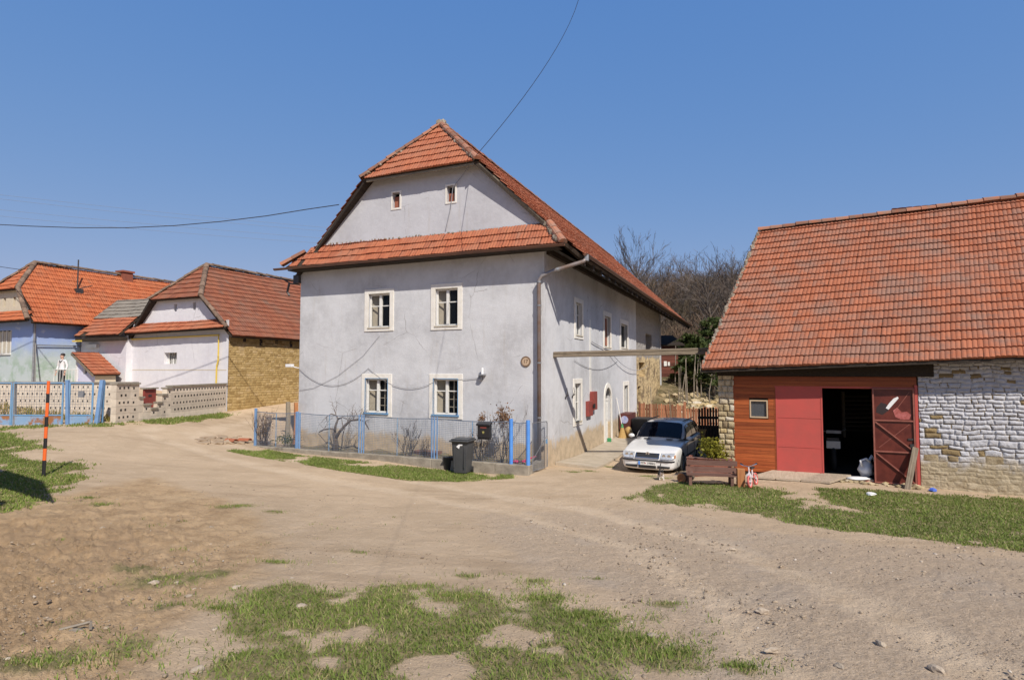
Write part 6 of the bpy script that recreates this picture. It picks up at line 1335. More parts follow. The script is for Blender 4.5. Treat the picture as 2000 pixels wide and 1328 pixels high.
# letterbox on the fence
mb_ = thing('letterbox', 'black letterbox with sloping lid hung on the blue wire fence', 'mailbox', Fp(-1.40, .98) - S * .03, -TH)
o = MB(); o.box(-.20, .20, -.16, 0, 0, .38); bevel(o.build('box_body', 'mailbox', mb_), .015, 2); o = MB(); o.prism([(-.225, -.2, .36), (-.225, .0, .40), (-.225, .0, .47), (-.225, -.2, .41)], (.45, 0, 0)); bevel(fix_normals(o.build('lid', 'mailbox', mb_)), .01, 1)
o = MB(); o.box(-.1, .1, -.166, -.161, .29, .32); o.build('red_slot_label', 'meter', mb_); o = MB(); o.prism([(-.04, -.165, .2), (-.015, -.165, .12), (.0, -.165, .17), (.018, -.165, .12), (.04, -.165, .2), (.015, -.165, .19), (0, -.165, .21), (-.015, -.165, .19)], (0, -.004, 0)); fix_normals(o.build('brass_horn_mark', plain('dull_brass', (.35, .31, .10), .5), mb_)); o = MB(); o.box(-.19, .19, -.14, -.02, -.04, 0); o.build('newspaper_tube', 'mailbox', mb_)

def branchy(mb, p, d, L_, r_, depth, q, spread=.5, kids=(2, 3), up=.1, seg=4, rmin=.0025, shrink=.68, wob=.18, k=5, sides=True):
    pts = [Vector(p)]; d = Vector(d).normalized(); rs = [r_]
    for i in range(seg):
        d = (d + Vector((q.uniform(-1, 1), q.uniform(-1, 1), q.uniform(-1, 1))) * wob + UP * up * .3).normalized(); pts.append(pts[-1] + d * (L_ / seg)); rs.append(max(rmin, r_ * (1 - .45 * (i + 1) / seg)))
    mb.tube(pts, rs, k if r_ > .02 else 3, q.random(), cap=False)
    if depth <= 0: return
    n_ = q.randint(*kids)
    for j in range(n_):
        t = q.uniform(.35, 1.0) if j else 1.0; i = min(seg, max(1, int(t * seg))); ax = Vector((q.gauss(0, 1), q.gauss(0, 1), q.gauss(0, 1))).normalized()
        nd = (d + ax * spread * q.uniform(.6, 1.5) + UP * up).normalized(); branchy(mb, pts[i], nd, L_ * shrink * q.uniform(.75, 1.15), max(rmin, rs[i] * .68), depth - 1, q, spread, kids, up, max(2, seg - 1), rmin, shrink, wob, k)
def gplant(a, d, z=.2): return Hw(a, d) + UP * z
# gnarled vine tree
vt = thing('vine_tree', 'gnarled bare little vine tree with arching branches inside the wire fence', 'tree', gplant(-7.35, -.75, .2), -TH)
o = MB(); o.tube([(0, 0, -.1), (.02, 0, .25), (-.02, 0, .5), (-.03, 0, .62)], [.12, .09, .075, .06], 8); o.tube([(0, 0, .4), (.15, 0, .62), (.36, .02, .85), (.62, .02, 1.05), (.95, .03, 1.10), (1.2, .03, 1.03), (1.38, .02, .78)], [.06, .05, .048, .042, .034, .028, .015], 7)
o.tube([(-.03, 0, .6), (.0, 0, .85), (.1, 0, 1.08), (.02, 0, 1.2), (-.2, 0, 1.25), (-.38, 0, 1.15)], [.05, .04, .032, .022, .015, .008], 6); o.tube([(-.03, 0, .72), (-.25, 0, .74), (-.5, .0, .70), (-.72, 0, .60)], [.035, .032, .026, .018], 6); o.tube([(.25, .0, 1.12), (.3, 0, .9), (.33, 0, .75)], .014, 5); o.tube([(.1, 0, 1.08), (.3, 0, 1.15), (.5, 0, 1.08)], [.03, .02, .012], 5); o.tube([(.28, 0, .1), (.3, 0, .5), (.4, .0, .82)], .02, 5); o.tube([(-.75, 0, .55), (-.45, 0, .3), (-.2, 0, .02)], .014, 5)
o.build('trunk', 'vine', vt, smooth=True); q = random.Random(4); o = MB()
for p, d, n_ in (((-.38, 0, 1.15), (-.3, 0, -.6), 5), ((.5, 0, 1.02), (.2, 0, .8), 5), ((.95, 0, 1.1), (.3, 0, .7), 4), ((1.2, 0, 1.03), (.4, 0, .4), 3), ((.6, 0, 1.0), (.3, 0, -.6), 6), ((.02, 0, 1.2), (-.2, 0, .6), 4), ((.75, 0, 1.08), (.1, 0, .9), 4), ((-.5, 0, .7), (-.2, 0, .6), 3)):
    for k in range(n_): branchy(o, p, Vector(d) + Vector((q.uniform(-.5, .5), q.uniform(-.4, .4), q.uniform(-.3, .3))), q.uniform(.15, .4), .009, 2, q, .6, (1, 3), 0, 3, .003)
o.build('twigs', 'vine', vt)
def bush(name, label, a, d, n_, h_, seed, m='vine', leaves=None, lm='leaf_dry', spread=.16, z=.2, depth=3, cat='bush', r0=.012, group=None):
    q = random.Random(seed); t = thing(name, label, cat, gplant(a, d, z), -TH, group); o = MB()
    for k in range(n_): branchy(o, (q.uniform(-spread, spread), q.uniform(-.1, .1), -.05), (q.uniform(-.45, .45), q.uniform(-.3, .3), 1), h_ * q.uniform(.35, .6), r0, depth, q, .38, (2, 3), .22, 4, .003, .62, .14)
    o.build('stems', m, t)
    if leaves:
        n2, sz, cz, rx, rz_ = leaves; V, F, rn = leaf_cloud((0, 0, cz), rx, rx * .8, rz_, n2, sz, seed, hollow=.1, clumps=18, spread=.3); np_mesh('leaves', V, F, lm, rnd=rn, parent=t)
    return t
bush('shrub', 'tall dry shrub with red brown leaves behind the letterbox', -1.05, -.75, 11, 1.55, 21, leaves=(520, .07, 1.35, .34, .42))
bush('shrub', 'thin dry shrub with a tuft of brown leaves left of the letterbox', -1.75, -.8, 6, 1.3, 22, leaves=(160, .06, 1.28, .14, .18))
bush('shrub', 'small bare grey shrub between the wheelie bin and the letterbox', -2.0, -.85, 8, .9, 23, leaves=(150, .05, .5, .3, .35))
bush('shrub', 'bare grey shrub in front of the right ground floor window', -4.45, -.7, 12, .95, 24, m='twig_grey', depth=4)
bush('shrub', 'low grey twiggy shrub in the middle of the fenced garden', -3.85, -.65, 9, .55, 25, m='twig_grey', depth=3)
bush('shrub', 'leggy brown shrub behind the wheelie bin', -2.55, -.7, 6, .85, 26, depth=2)
bush('climber', 'tangled dry climber wrapped round the left end of the wire fence', -10.35, -1.0, 26, 1.25, 27, m='twig', leaves=(260, .06, .75, .35, .6), depth=3, cat='climber')
bush('shrub', 'low green leaved plant at the left end of the fenced garden', -9.3, -.9, 6, .45, 28, leaves=(420, .06, .3, .6, .22), lm='ivy', depth=2)
for i, (a, d, h_, w_, lab) in enumerate(((-10.05, -.2, 1.62, .10, 'grey split wooden stake behind the tangled climber'), (-9.72, -.15, 1.6, .09, 'pale reddish wooden stake behind the tangled climber'))):
    o = MB(); o.tube([(0, 0, 0), (.02, 0, h_ * .6), (0, 0, h_)], [w_, w_ * .9, w_ * .8], 7); tag(o.build('wooden_stake', ('wood_grey', 'post_orange')[i], None, loc=gplant(a, d, .15)), lab, 'stake')
o = MB(); o.tube([(0, 0, 0), (.5, 0, .18)], .02, 6); o.blob((-.1, 0, .02), .09, seed=3, rough=.1, sq=(1.3, .8, .5)); o.blob((.15, .05, .0), .06, seed=5, rough=.1); MT['toy'] = plain('pink_plastic', (.65, .06, .16), .4); tag(o.build('toy', 'toy', None, loc=gplant(-.5, -.8, .26)), 'pink plastic toy lying inside the right end of the wire fence', 'toy')
o = MB(); o.box(-.45, .45, 0, .3, 0, .12); tr_ = o.build('plant_trough', 'bench', None, loc=gplant(-4.0, -.35, .2)); tr_.rotation_euler = (0, 0, -TH); tag(tr_, 'low wooden plant trough below the front wall', 'trough')
# heap of broken tiles and earth left of the fence
for i, (u, v, sx, lab) in enumerate(((452, 865, .9, 'curved orange roof tile lying on the earth heap left of the fence'), (478, 864, .8, 'orange roof tile nearest the fence end on the earth heap'))):
    g_ = G(u, v); o = MB(); k = 7; vs = []
    for x in (-.22, .22):
        for j in range(k): a_ = math.pi * j / (k - 1); vs.append((x, .12 * math.cos(a_), .05 + .09 * math.sin(a_)))
    o.add(vs, [(j, j + 1, k + j + 1, k + j) for j in range(k - 1)]); to = o.build('loose_tile', 'tile_fresh', None, loc=g_ + UP * .02); to.modifiers.new('thick', 'SOLIDIFY').thickness = .02; to.rotation_euler = (0, 0, -TH + .2 * i); tag(to, lab, 'tile')
o = MB()
for k in range(30): g_ = G(425 + U(-38, 45), 858 + U(-8, 8)); o.blob((g_.x, g_.y, g_.z), U(.06, .22), seed=k, sub=1, rough=.3, sq=(1.4, 1, .45))
tag(o.build('earth_heap', plain('heap_earth', (.38, .29, .20), .95, (.29, .21, .14), 4, bump=.8, bsc=12)), 'low heap of sandy earth left of the wire fence', 'heap', kind='stuff')

# ================================================================== person in the yard
py_ = at(121, 726, 28.2); pg = 1.98
pe = thing('person', 'person in a white top with dark collar and dark trousers standing in the yard', 'person', (py_.x, py_.y, pg), rad(-10))
PN = [(0, 0, .95, .155, .105), (0, .0, 1.12, .145, .10), (0, 0, 1.30, .165, .11), (0, 0, 1.43, .10, .08), (0, -.01, 1.50, .052), (0, -.02, 1.60, .082, .095), (0, -.02, 1.70, .075, .085),
      (.19, 0, 1.40, .062), (.27, .03, 1.14, .046), (.25, -.06, .90, .036), (.25, -.09, .80, .035), (-.19, 0, 1.40, .062), (-.27, .03, 1.14, .046), (-.26, -.05, .90, .036), (-.26, -.08, .80, .035),
      (.10, 0, .86, .095), (.11, -.01, .48, .065), (.11, .02, .09, .045), (.12, -.12, .04, .04), (-.10, 0, .86, .095), (-.11, -.01, .48, .065), (-.11, .02, .09, .045), (-.12, -.12, .04, .04)]
PE = [(0, 1), (1, 2), (2, 3), (3, 4), (4, 5), (5, 6), (3, 7), (7, 8), (8, 9), (9, 10), (3, 11), (11, 12), (12, 13), (13, 14), (0, 15), (15, 16), (16, 17), (17, 18), (0, 19), (19, 20), (20, 21), (21, 22)]
bd_ = skin_fig('body', PN, PE, ['cloth_white', 'cloth_dark', 'skin'], pe)
for f_ in bd_.data.polygons:
    z = f_.center.z; f_.material_index = 2 if z > 1.47 or (abs(f_.center.x) > .2 and z < .92) else (1 if z < .98 else 0)
o = MB(); o.blob((0, .015, 1.70), .105, seed=1, rough=.06, sq=(.9, 1.0, .85)); o.build('hair', 'hair', pe, smooth=True)
o = MB(); o.tube([(-.1, .02, 1.47), (-.07, -.08, 1.42), (0, -.125, 1.33), (.07, -.08, 1.42), (.1, .02, 1.47)], .02, 6); o.build('collar', 'cloth_dark', pe)
o = MB(); o.blob((0, -.112, 1.60), .018, seed=2, rough=.05); o.build('nose', 'skin', pe); o = MB(); [o.blob((s_ * .03, -.10, 1.635), .011, seed=2, rough=.05, sub=1) for s_ in (-1, 1)]; o.build('eye', 'black', pe)
o = MB()
for s_ in (-1, 1):
    for k in range(4): o.tube([(s_ * .255 + (k - 1.5) * .016, -.09, .78), (s_ * .258 + (k - 1.5) * .018, -.105, .72 - .006 * (k % 2)), (s_ * .255 + (k - 1.5) * .017, -.115, .685)], [.011, .009, .007], 5)
    o.tube([(s_ * .235, -.1, .80), (s_ * .215, -.13, .745)], [.011, .008], 5)
o.build('fingers', 'skin', pe)
rl = thing('yard_railing', 'small white tube railing in front of the person in the yard', 'railing', at(105, 745, 26.5), 0)
o = MB(); w_ = 1.1; o.tube([(0, 0, 0), (0, 0, .55), (w_, 0, .55), (w_, 0, 0)], .018, 5); [o.tube([(w_ * k / 8, 0, 0), (w_ * k / 8, 0, .55)], .01, 4) for k in range(1, 8)]; o.build('railing_bars', 'white_paint', rl)
# ================================================================== behind the car: picket fence, hut, poles
pf = thing('picket_fence', 'sun bleached red brown picket fence behind the white car', 'fence', Hw(.05, 13.95), -TH)
def pz(a): p = Hw(a, 13.95); return tz(p.x, p.y)
a = .08; q = random.Random(12); o = None
pk_ = MB(); k = 0
while a < 4.5:
    w_ = q.uniform(.09, .115); h_ = 1.34 + q.uniform(-.05, .05) - (.12 if a > 2.35 else 0); z = pz(a); o = MB(); t_ = q.uniform(-.012, .012)
    o.prism([(a - .05, 0, z + .05), (a - .05 + w_, 0, z + .05), (a - .05 + w_ + t_, 0, z + h_ - .06), (a - .05 + w_ / 2 + t_, 0, z + h_), (a - .05 + t_, 0, z + h_ - .06)], (0, .022, 0), q.random()); o.build('picket', 'picket', pf); a += w_ + q.uniform(.012, .035)
o = MB()
for zz in (.35, .95): o.prism([(.0, .03, pz(0) + zz), (4.5, .03, pz(4.5) + zz), (4.5, .03, pz(4.5) + zz + .07), (0, .03, pz(0) + zz + .07)], (0, .04, 0), .3)
fix_normals(o.build('rail', 'picket', pf))
o = MB(); o.box(2.3, 2.42, .06, .16, -.2, 1.3); o.box(4.4, 4.5, .06, .16, -.2, 1.3); o.build('fence_post', 'picket', pf)
for i, (u, v0, v1, Y, lab) in enumerate(((1271, 850, 755, 29.2, 'thin weathered stake in front of the picket fence near the ruined wall'), (1312, 845, 762, 29.4, 'thin leaning weathered stake above the middle of the picket fence'))):
    p0 = at(u, v0, Y); p0.z = tz(p0.x, p0.y); p1 = at(u - 6 * i, v1, Y); o = MB(); o.tube([Vector((0, 0, 0)), (p1 - p0) * .5 + Vector((.02, 0, 0)), p1 - p0], .02, 5); tag(o.build('stake', 'wood_grey', None, loc=p0), lab, 'stake')
hp = at(1287, 745, 39.5); hz = tz(hp.x + 1, 39.5)
hut = thing('plank_hut', 'small dark red plank hut on the bank behind the ruined wall end', 'hut', (hp.x, 39.5, hz), 0); o = MB()
for k in range(10): o.box(-1.2, 1.35 - .02 * (k % 2), -.0 - .012 * (k % 2), .1, -.3 + k * .24, -.3 + k * .24 + .225)
o.box(-1.2, 1.3, .1, 2.2, -.3, 2.1); MT['hutwood'] = wood('dark_red_hut_boards', (.10, .03, .02), (.17, .055, .035), .8, .3, (2, 30, 30)); o.build('wall', 'hutwood', hut)
o = MB(); o.box(.35, .55, -.03, -.005, .72, 1.05); o.box(.62, .76, -.03, -.005, .74, 1.0); o.build('white_board', 'white_paint', hut)
o = MB(); o.prism([(-1.5, -.4, 2.1), (1.7, -.4, 2.1), (1.7, 2.6, 2.9), (-1.5, 2.6, 2.9)], (0, 0, .08)); fix_normals(o.build('roof', 'wood_dark', hut))
q = random.Random(5)
for i in range(16):
    u = 1318 + i * 5.2 + q.uniform(-2, 2); Y = q.uniform(34.5, 38.5); p0 = at(u, 760, Y); p0.z = tz(p0.x, p0.y) - .1; h_ = q.uniform(1.6, 3.0); o = MB(); o.tube([(0, 0, 0), (q.uniform(-.05, .05), 0, h_ * .5), (q.uniform(-.16, .16), 0, h_)], [.035, .03, .02], 6)
    tag(o.build('bare_pole', 'bark_pale', None, loc=p0), 'thin pale bare pole standing among the pines behind the picket fence', 'pole', 'thin pale poles behind the picket fence')
o = MB(); pts = [Vector((p.x, p.y, tz(p.x, p.y))) for p in [Vector((9.7 + U(-.3, 3.4), 34.6 + U(-1.2, 1.6), 0)) for _ in range(90)]]
for i, p in enumerate(pts): o.blob(p, U(.08, .3), seed=i, sub=1, rough=.3, sq=(1.2, 1, .55))
tag(o.build('bank_stones', 'yellowstone'), 'stony yellow bank between the ruined wall and the pines', 'bank', kind='stuff')

MT['gate_shade'] = wood('shade_toned_gate_boards', (.035, .024, .018), (.07, .048, .034), .85, .35, (25, 25, 2))  # boards coloured dark to carry the barn's shadow
gp0 = at(1364, 800, 22.4); gz0 = tz(gp0.x, gp0.y); yg = thing('yard_gate', 'wooden gate toned dark for the barn shade right of the white car', 'gate', (gp0.x, gp0.y, gz0), -.12); o = MB()
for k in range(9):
    o = MB(); o.box(k * .105, k * .105 + .07, -.01, .015, .02, 1.5 + .03 * (k % 3)); o.build('picket', 'gate_shade', yg)
o = MB(); o.box(-.02, .96, .016, .05, .3, .42); o.build('rail', 'gate_shade', yg); o = MB(); o.box(-.02, .96, .016, .05, 1.1, 1.2); o.build('rail', 'gate_shade', yg); o = MB(); o.box(-.02, .96, .055, .085, .0, .85); o.build('lower_board', 'gate_shade', yg)
yb = at(1366, 868, 21.6); yb.z = tz(yb.x, yb.y) + .35; o = MB(); o.prism([(0, 0, 0), (.1, 0, -.1), (.28, 0, .42), (.0, 0, .42)], (0, .03, 0)); tag(fix_normals(o.build('board', 'straw', None, loc=yb)), 'small yellowish triangular board leaning on the dark gate behind the car', 'board')
# ================================================================== trees on the slope
def bare_tree_meshes(seed, H=8.0, trunk_r=.14, depth=4, kids=(3, 4), spread=.5, first=.3, tm='bark', cm='twig', up=.12, fork=None, rmin=.0065):
    q = random.Random(seed); tr = MB(); cr = MB(); pts = [Vector((0, 0, -.4))]; d = Vector((q.uniform(-.06, .06), q.uniform(-.06, .06), 1)).normalized(); n_ = 9; rs = [trunk_r * 1.3]
    for i in range(n_): d = (d + Vector((q.uniform(-.09, .09), q.uniform(-.09, .09), 0.02))).normalized(); pts.append(pts[-1] + d * (H * .72 / n_)); rs.append(trunk_r * (1 - .8 * (i + 1) / n_) + .012)
    tr.tube(pts, rs, 7, cap=False)
    m_ = int(H * (3.0 if rmin > .01 else 2.3))
    for j in range(m_):
        t = first + (1 - first) * (j + q.random()) / m_; i = min(n_, int(t * n_)); az = j * 2.4 + q.uniform(-.5, .5); el = .35 + .9 * t
        dd = Vector((math.cos(az), math.sin(az), el)).normalized(); L_ = H * q.uniform(.2, .30) * (1.15 - .45 * t)
        branchy(tr if False else cr, pts[i], dd, L_, max(.012, rs[i] * .5), depth - 1, q, spread, kids, up, 3, rmin, .64, .2, 5)
    return tr, cr
TV = []
for s_, kw in ((101, dict(H=8)), (102, dict(H=7.5, spread=.6)), (103, dict(H=8.5, trunk_r=.12, spread=.42)), (104, dict(H=6.5, trunk_r=.10, first=.15, spread=.65))):
    TV.append(bare_tree_meshes(s_, **kw))
def slope_tree(name, label, v, loc, sc, rz, group, tm='bark', cm='twig', base=None):
    if base is None:
        t = thing(name, label, 'tree', loc, rz, group); TV[v][0].build('trunk', tm, t); TV[v][1].build('crown', cm, t); 
    else: t = copy_tree(base); t['label'] = label; t.location = loc; t.rotation_euler = (0, 0, rz)
    t.scale = (sc, sc, sc); return t
protos = []
q = random.Random(77); spots = []
for i in range(46):
    Y = 50 + (i / 45) ** .8 * 52 + q.uniform(-2, 2); u = q.uniform(1175, 1520); x = (u - 1000) / 1120 * Y; spots.append((x, Y))
for i, (x, Y) in enumerate(spots):
    loc = (x, Y, tz(x, Y)); v = i % 4; sc = q.uniform(.55, .9); lab = 'bare brown tree in the wooded slope between the tall house and the barn'; gr_ = 'bare trees on the wooded slope'
    if i < 4: protos.append(slope_tree('bare_tree', lab, v, loc, sc, q.uniform(0, 6), gr_, cm='twig' if i % 2 else 'twig_grey'))
    else: slope_tree('bare_tree', lab, v, loc, sc, q.uniform(0, 6), gr_, base=protos[v])
# the three that stand out against the sky
def tall(u, vtop, Y, kw, label, m_='twig_grey'):
    x = (u - 1000) / 1120 * Y; zt_ = at(u, vtop, Y).z; zb = tz(x, Y); kw['H'] = (zt_ - zb) / 1.02; a_, b_ = bare_tree_meshes(**kw); t = thing('bare_tree', label, 'tree', (x, Y, zb), 0); a_.build('trunk', 'bark', t); b_.build('crown', m_, t)
tall(1257, 446, 62, dict(seed=201, rmin=.012, trunk_r=.17, depth=5, kids=(2, 3), first=.22, spread=.42, up=.16), 'tall wide spreading bare tree rising above the roof of the tall house')
tall(1392, 462, 58, dict(seed=202, rmin=.013, trunk_r=.19, depth=4, kids=(2, 3), first=.35, spread=.6, up=.05), 'dark thick trunked bare tree, left of the pair near the barn ridge')
tall(1428, 458, 60, dict(seed=203, rmin=.013, trunk_r=.19, depth=4, kids=(2, 3), first=.35, spread=.6, up=.08), 'dark thick trunked bare tree, right of the pair near the barn ridge')
tall(1468, 486, 64, dict(seed=204, rmin=.013, trunk_r=.15, depth=4, kids=(2, 3), first=.25, spread=.5, up=.1), 'bare tree half hidden by the upper left corner of the barn roof')
def thicket():
    n_ = 90000; g_ = np.random.default_rng(3); Y = g_.uniform(46, 100, n_); u = g_.uniform(1120, 1560, n_); x = (u - 1000) / 1120 * Y; z = terrain(x, Y)
    hgt = 1.0 + 3.2 * fbm(x / 4.0, Y / 4.0, 51, 3) ** 1.3 * 1.6; z = z + g_.uniform(0, 1, n_) ** 1.2 * hgt
    d = g_.normal(size=(n_, 3)) * np.array([.6, .6, .35]); d[:, 2] += .55; d /= np.linalg.norm(d, axis=1)[:, None]; L_ = g_.uniform(.4, 1.5, (n_, 1)); b = np.cross(d, g_.normal(size=(n_, 3))); b /= np.linalg.norm(b, axis=1)[:, None]; w_ = g_.uniform(.010, .026, (n_, 1))
    p = np.stack([x, Y, z], -1); V = np.stack([p - b * w_, p + b * w_, p + d * L_ + b * w_ * .4, p + d * L_ - b * w_ * .4], 1).reshape(-1, 3)
    rn = np.clip(fbm(x / 5, Y / 5, 57, 3) * 1.4 - .2 + g_.uniform(-.2, .2, n_), 0, 1)
    m, nt, b_ = new_mat('brushwood'); n = N(nt); n.put(b_.inputs['Base Color'], n.ramp(n.attr('rnd'), [(0, (.07, .058, .036)), (.4, (.135, .088, .055)), (.7, (.17, .108, .07)), (1, (.125, .112, .06))])); b_.inputs['Roughness'].default_value = .95; MT['brush'] = m
    o = np_mesh('brushwood', V, np.arange(n_ * 4).reshape(-1, 4), 'brush', rnd=rn); tag(o, 'tangled brown brushwood covering the slope', 'brushwood', kind='stuff')
thicket()
# pines
def pine(u, vtop, Y, label, seed, wid=1.5, low=.35):
    x = (u - 1000) / 1120 * Y; zb = tz(x, Y); H = at(u, vtop, Y).z - zb; q = random.Random(seed); t = thing('pine_tree', label, 'tree', (x, Y, zb), 0); o = MB(); o.tube([(0, 0, -.3), (.05, 0, H * .5), (0, 0, H * .95)], [.12, .09, .03], 7); Vs = []; Fs = []; Rs = []; n0 = 0
    for k in range(int(H * 5)):
        tt = low + (1 - low) * (k + .5) / int(H * 5); az = k * 2.4; L_ = wid * (1.08 - tt) ** .75 * q.uniform(.65, 1.1) + .15; base = Vector((0, 0, H * tt * .97)); d = Vector((math.cos(az), math.sin(az), .25)); e_ = base + d * L_; o.tube([base, base + d * L_ * .5 - UP * .02, e_], [.02, .014, .006], 4, cap=False)
        for s_ in (.55, .8, 1.0):
            c_ = base + d * L_ * s_; V, F, rn = leaf_cloud(c_, .22 + .1 * L_, .22 + .1 * L_, .14, 70, .20, seed * 100 + k * 3 + int(s_ * 10), hollow=.1, clumps=5, spread=.55, elong=1.5); Vs.append(V * 1.0); Fs.append(F + n0); Rs.append(rn); n0 += len(V)
    o.build('trunk', 'bark', t); np_mesh('needles', np.concatenate(Vs), np.concatenate(Fs), 'pine', rnd=np.concatenate(Rs), parent=t)
pine(1398, 622, 42, 'tallest dark pine beside the left edge of the barn roof', 1, 2.1, .15); pine(1350, 655, 40, 'dark green pine in the middle of the gap between house and barn', 2, 1.8, .2); pine(1322, 672, 45, 'low dark pine just right of the house eave end', 3, 1.8, .12); pine(1376, 688, 39, 'small dark pine in front of the taller pines', 4, 1.5, .12); pine(1365, 668, 46, 'dark pine at the back of the pine group', 5, 2.0, .05); pine(1392, 676, 36, 'dense dark pine right behind the picket fence by the barn', 6, 1.5, .04); pine(1345, 700, 37.5, 'short dark pine behind the thin pale poles', 7, 1.3, .06); pine(1306, 690, 48, 'dark pine behind the plank hut', 8, 1.9, .05)

# ================================================================== cables in the sky
def cable(name, pts, r_, m, label, group=None):
    o = MB(); o.tube(pts, r_, 5); return tag(o.build(name, m), label, 'cable', group)
hc = HA + Rv * -2.16 - S * .42 + UP * 9.78
A_, M_, B_ = hc, at(1040, 166, 11.8), at(1130, 0, 7.6); dirn = (B_ - M_)
def bez(P, n): 
    out = []
    for i in range(n + 1):
        t = i / n; Q = [Vector(p) for p in P]
        while len(Q) > 1: Q = [Q[k].lerp(Q[k + 1], t) for k in range(len(Q) - 1)]
        out.append(Q[0])
    return out
C1 = M_ * 2 - (A_ + B_) * .5
cpts = bez([A_, C1, B_], 14) + [B_ + (B_ - C1).normalized() * k for k in (4, 9, 15)]
cable('power_cable', cpts, [max(.0035, .0095 - .0005 * i) for i in range(len(cpts))], 'cable', 'thick black cable running overhead from the upper roof corner')
pl = [(662, 400), (600, 409), (520, 422), (430, 433), (340, 441), (250, 445), (150, 445), (60, 442), (0, 439), (-150, 428), (-400, 395)]
cable('power_cable', [at(u, v, 20.9 + i * .45) for i, (u, v) in enumerate(pl)], .017, 'cable', 'thick black cable hanging from the left roof slope to the left edge')
cable('power_cable', [at(u, v, 27 + k) for k, (u, v) in enumerate([(42, 527), (20, 524), (0, 521), (-120, 505)])], .014, 'cable', 'short cable reaching the left hip of the blue house roof')
for i, (v0, v1, v2) in enumerate(((379, 412, 445), (387, 421, 452), (409, 437, 466), (421, 450, 476))):
    cable('far_wire', bez([at(-40, v0 - 3, 120), at(300, v1 + 4, 128), at(640, v2, 140)], 10), .03, 'farwire', 'thin pale overhead wire crossing the sky left of the tall house', 'thin overhead wires')

# ================================================================== grass and stones
def grass(name, x, y, h0, h1, w0, label, seed, lean=.5, dry=.1):
    g_ = np.random.default_rng(seed); n_ = len(x); z = terrain(x, y) - .004; h = g_.uniform(h0, h1, n_); w_ = w0 * g_.uniform(.6, 1.3, n_); az = g_.uniform(0, 2 * np.pi, n_); la = g_.uniform(0, 2 * np.pi, n_); ln = h * lean * g_.uniform(.2, 1.2, n_)
    bx, by = np.cos(az) * w_, np.sin(az) * w_; lx, ly = np.cos(la) * ln, np.sin(la) * ln
    P = lambda s_, f_, hh: np.stack([x + bx * s_ + lx * f_, y + by * s_ + ly * f_, z + h * hh], -1)
    V = np.stack([P(-1, 0, 0), P(1, 0, 0), P(.75, .35, .6), P(-.75, .35, .6), P(.1, 1, 1), P(-.1, 1, 1)], 1).reshape(-1, 3); i = np.arange(n_)[:, None] * 6
    F = np.concatenate([i + np.array([0, 1, 2, 3]), i + np.array([3, 2, 4, 5])], 1).reshape(-1, 4)
    cl = fbm(x * 1.7, y * 1.7, seed + 4, 4); r_ = np.clip(.15 + .75 * cl + g_.normal(0, .16, n_), .02, 1); dr = (g_.uniform(0, 1, n_) < dry); r_ = np.where(dr, np.where(g_.uniform(0, 1, n_) < .5, 0, 1), r_)
    o = np_mesh(name, V, F, 'grass', rnd=np.repeat(r_, 2)); return tag(o, label, 'grass', kind='stuff')
GR = np.random.default_rng(15)
def scatter(key, per_m2, power=1.0):
    poly = LAWN[key][0]; xs = [p[0] for p in poly]; ys = [p[1] for p in poly]; x0, x1, y0, y1 = max(min(xs) - .6, -26), min(max(xs) + .6, 16), max(min(ys) - .6, 2.2), max(ys) + .6
    n_ = int((x1 - x0) * (y1 - y0) * per_m2); x = GR.uniform(x0, x1, n_); y = GR.uniform(y0, y1, n_)
    vis = np.abs(x) / np.maximum(y, .1) < 1.02
    x = x[vis]; y = y[vis]; d = np.zeros(len(x)); sd = poly_sd(x, y, poly); mk = sd > -1.0; d[mk] = lawn_density(x[mk], y[mk]); keep = GR.uniform(0, 1, len(x)) < d ** power; return x[keep], y[keep]
for key, per, h0, h1, w0, ln, dry, lab in (('front', 3000, .012, .055, .0042, 1.2, .2, 'patchy short green grass in the near foreground'), ('barn', 1400, .02, .055, .008, .9, .16, 'strip of lawn in front of the barn'), ('kerb', 1800, .02, .06, .009, .8, .12, 'grass verge below the garden kerb'), ('left', 1100, .02, .065, .010, .8, .15, 'rough grass round the striped pole at the left'), ('verge', 900, .03, .10, .014, .6, .2, 'grass verge below the block wall and gate')):
    x, y = scatter(key, per, 1.2); grass('grass', x, y, h0, h1, w0, lab, hash(key) % 97 if False else len(key) * 7 + int(per) % 13, ln, dry)
tx, ty = [], []
for u, v, r_, cnt in TUFTS:
    c = G(u, v); n_ = int(cnt * 4); rr = r_ * np.abs(GR.normal(0, .5, n_)); aa = GR.uniform(0, 6.28, n_); k = GR.integers(0, 4, n_)
    tx.append(c.x + rr * np.cos(aa) * 1.7 + (k - 1.5) * .06); ty.append(c.y + rr * np.sin(aa) * .8)
for k in range(120):
    u = GR.uniform(60, 1400); v = GR.uniform(1010, 1326)
    if u > 1000 and v < 1150: continue
    c = G(u, v); n_ = int(GR.integers(4, 14)); tx.append(c.x + GR.normal(0, .05, n_)); ty.append(c.y + GR.normal(0, .05, n_))
grass('grass', np.concatenate(tx), np.concatenate(ty), .012, .05, .0042, 'scattered small grass tufts on the bare ground', 61, .8, .2)
gx_, gy_ = [], []
for k in range(9000):
    pass
yy = GR.uniform(20.6, 23.0, 5200); xx = GR.uniform(-27, -14.4, 5200); m_ = GR.uniform(0, 1, 5200) < fbm(xx * .8, yy * .8, 71, 3) * 1.4 - .15
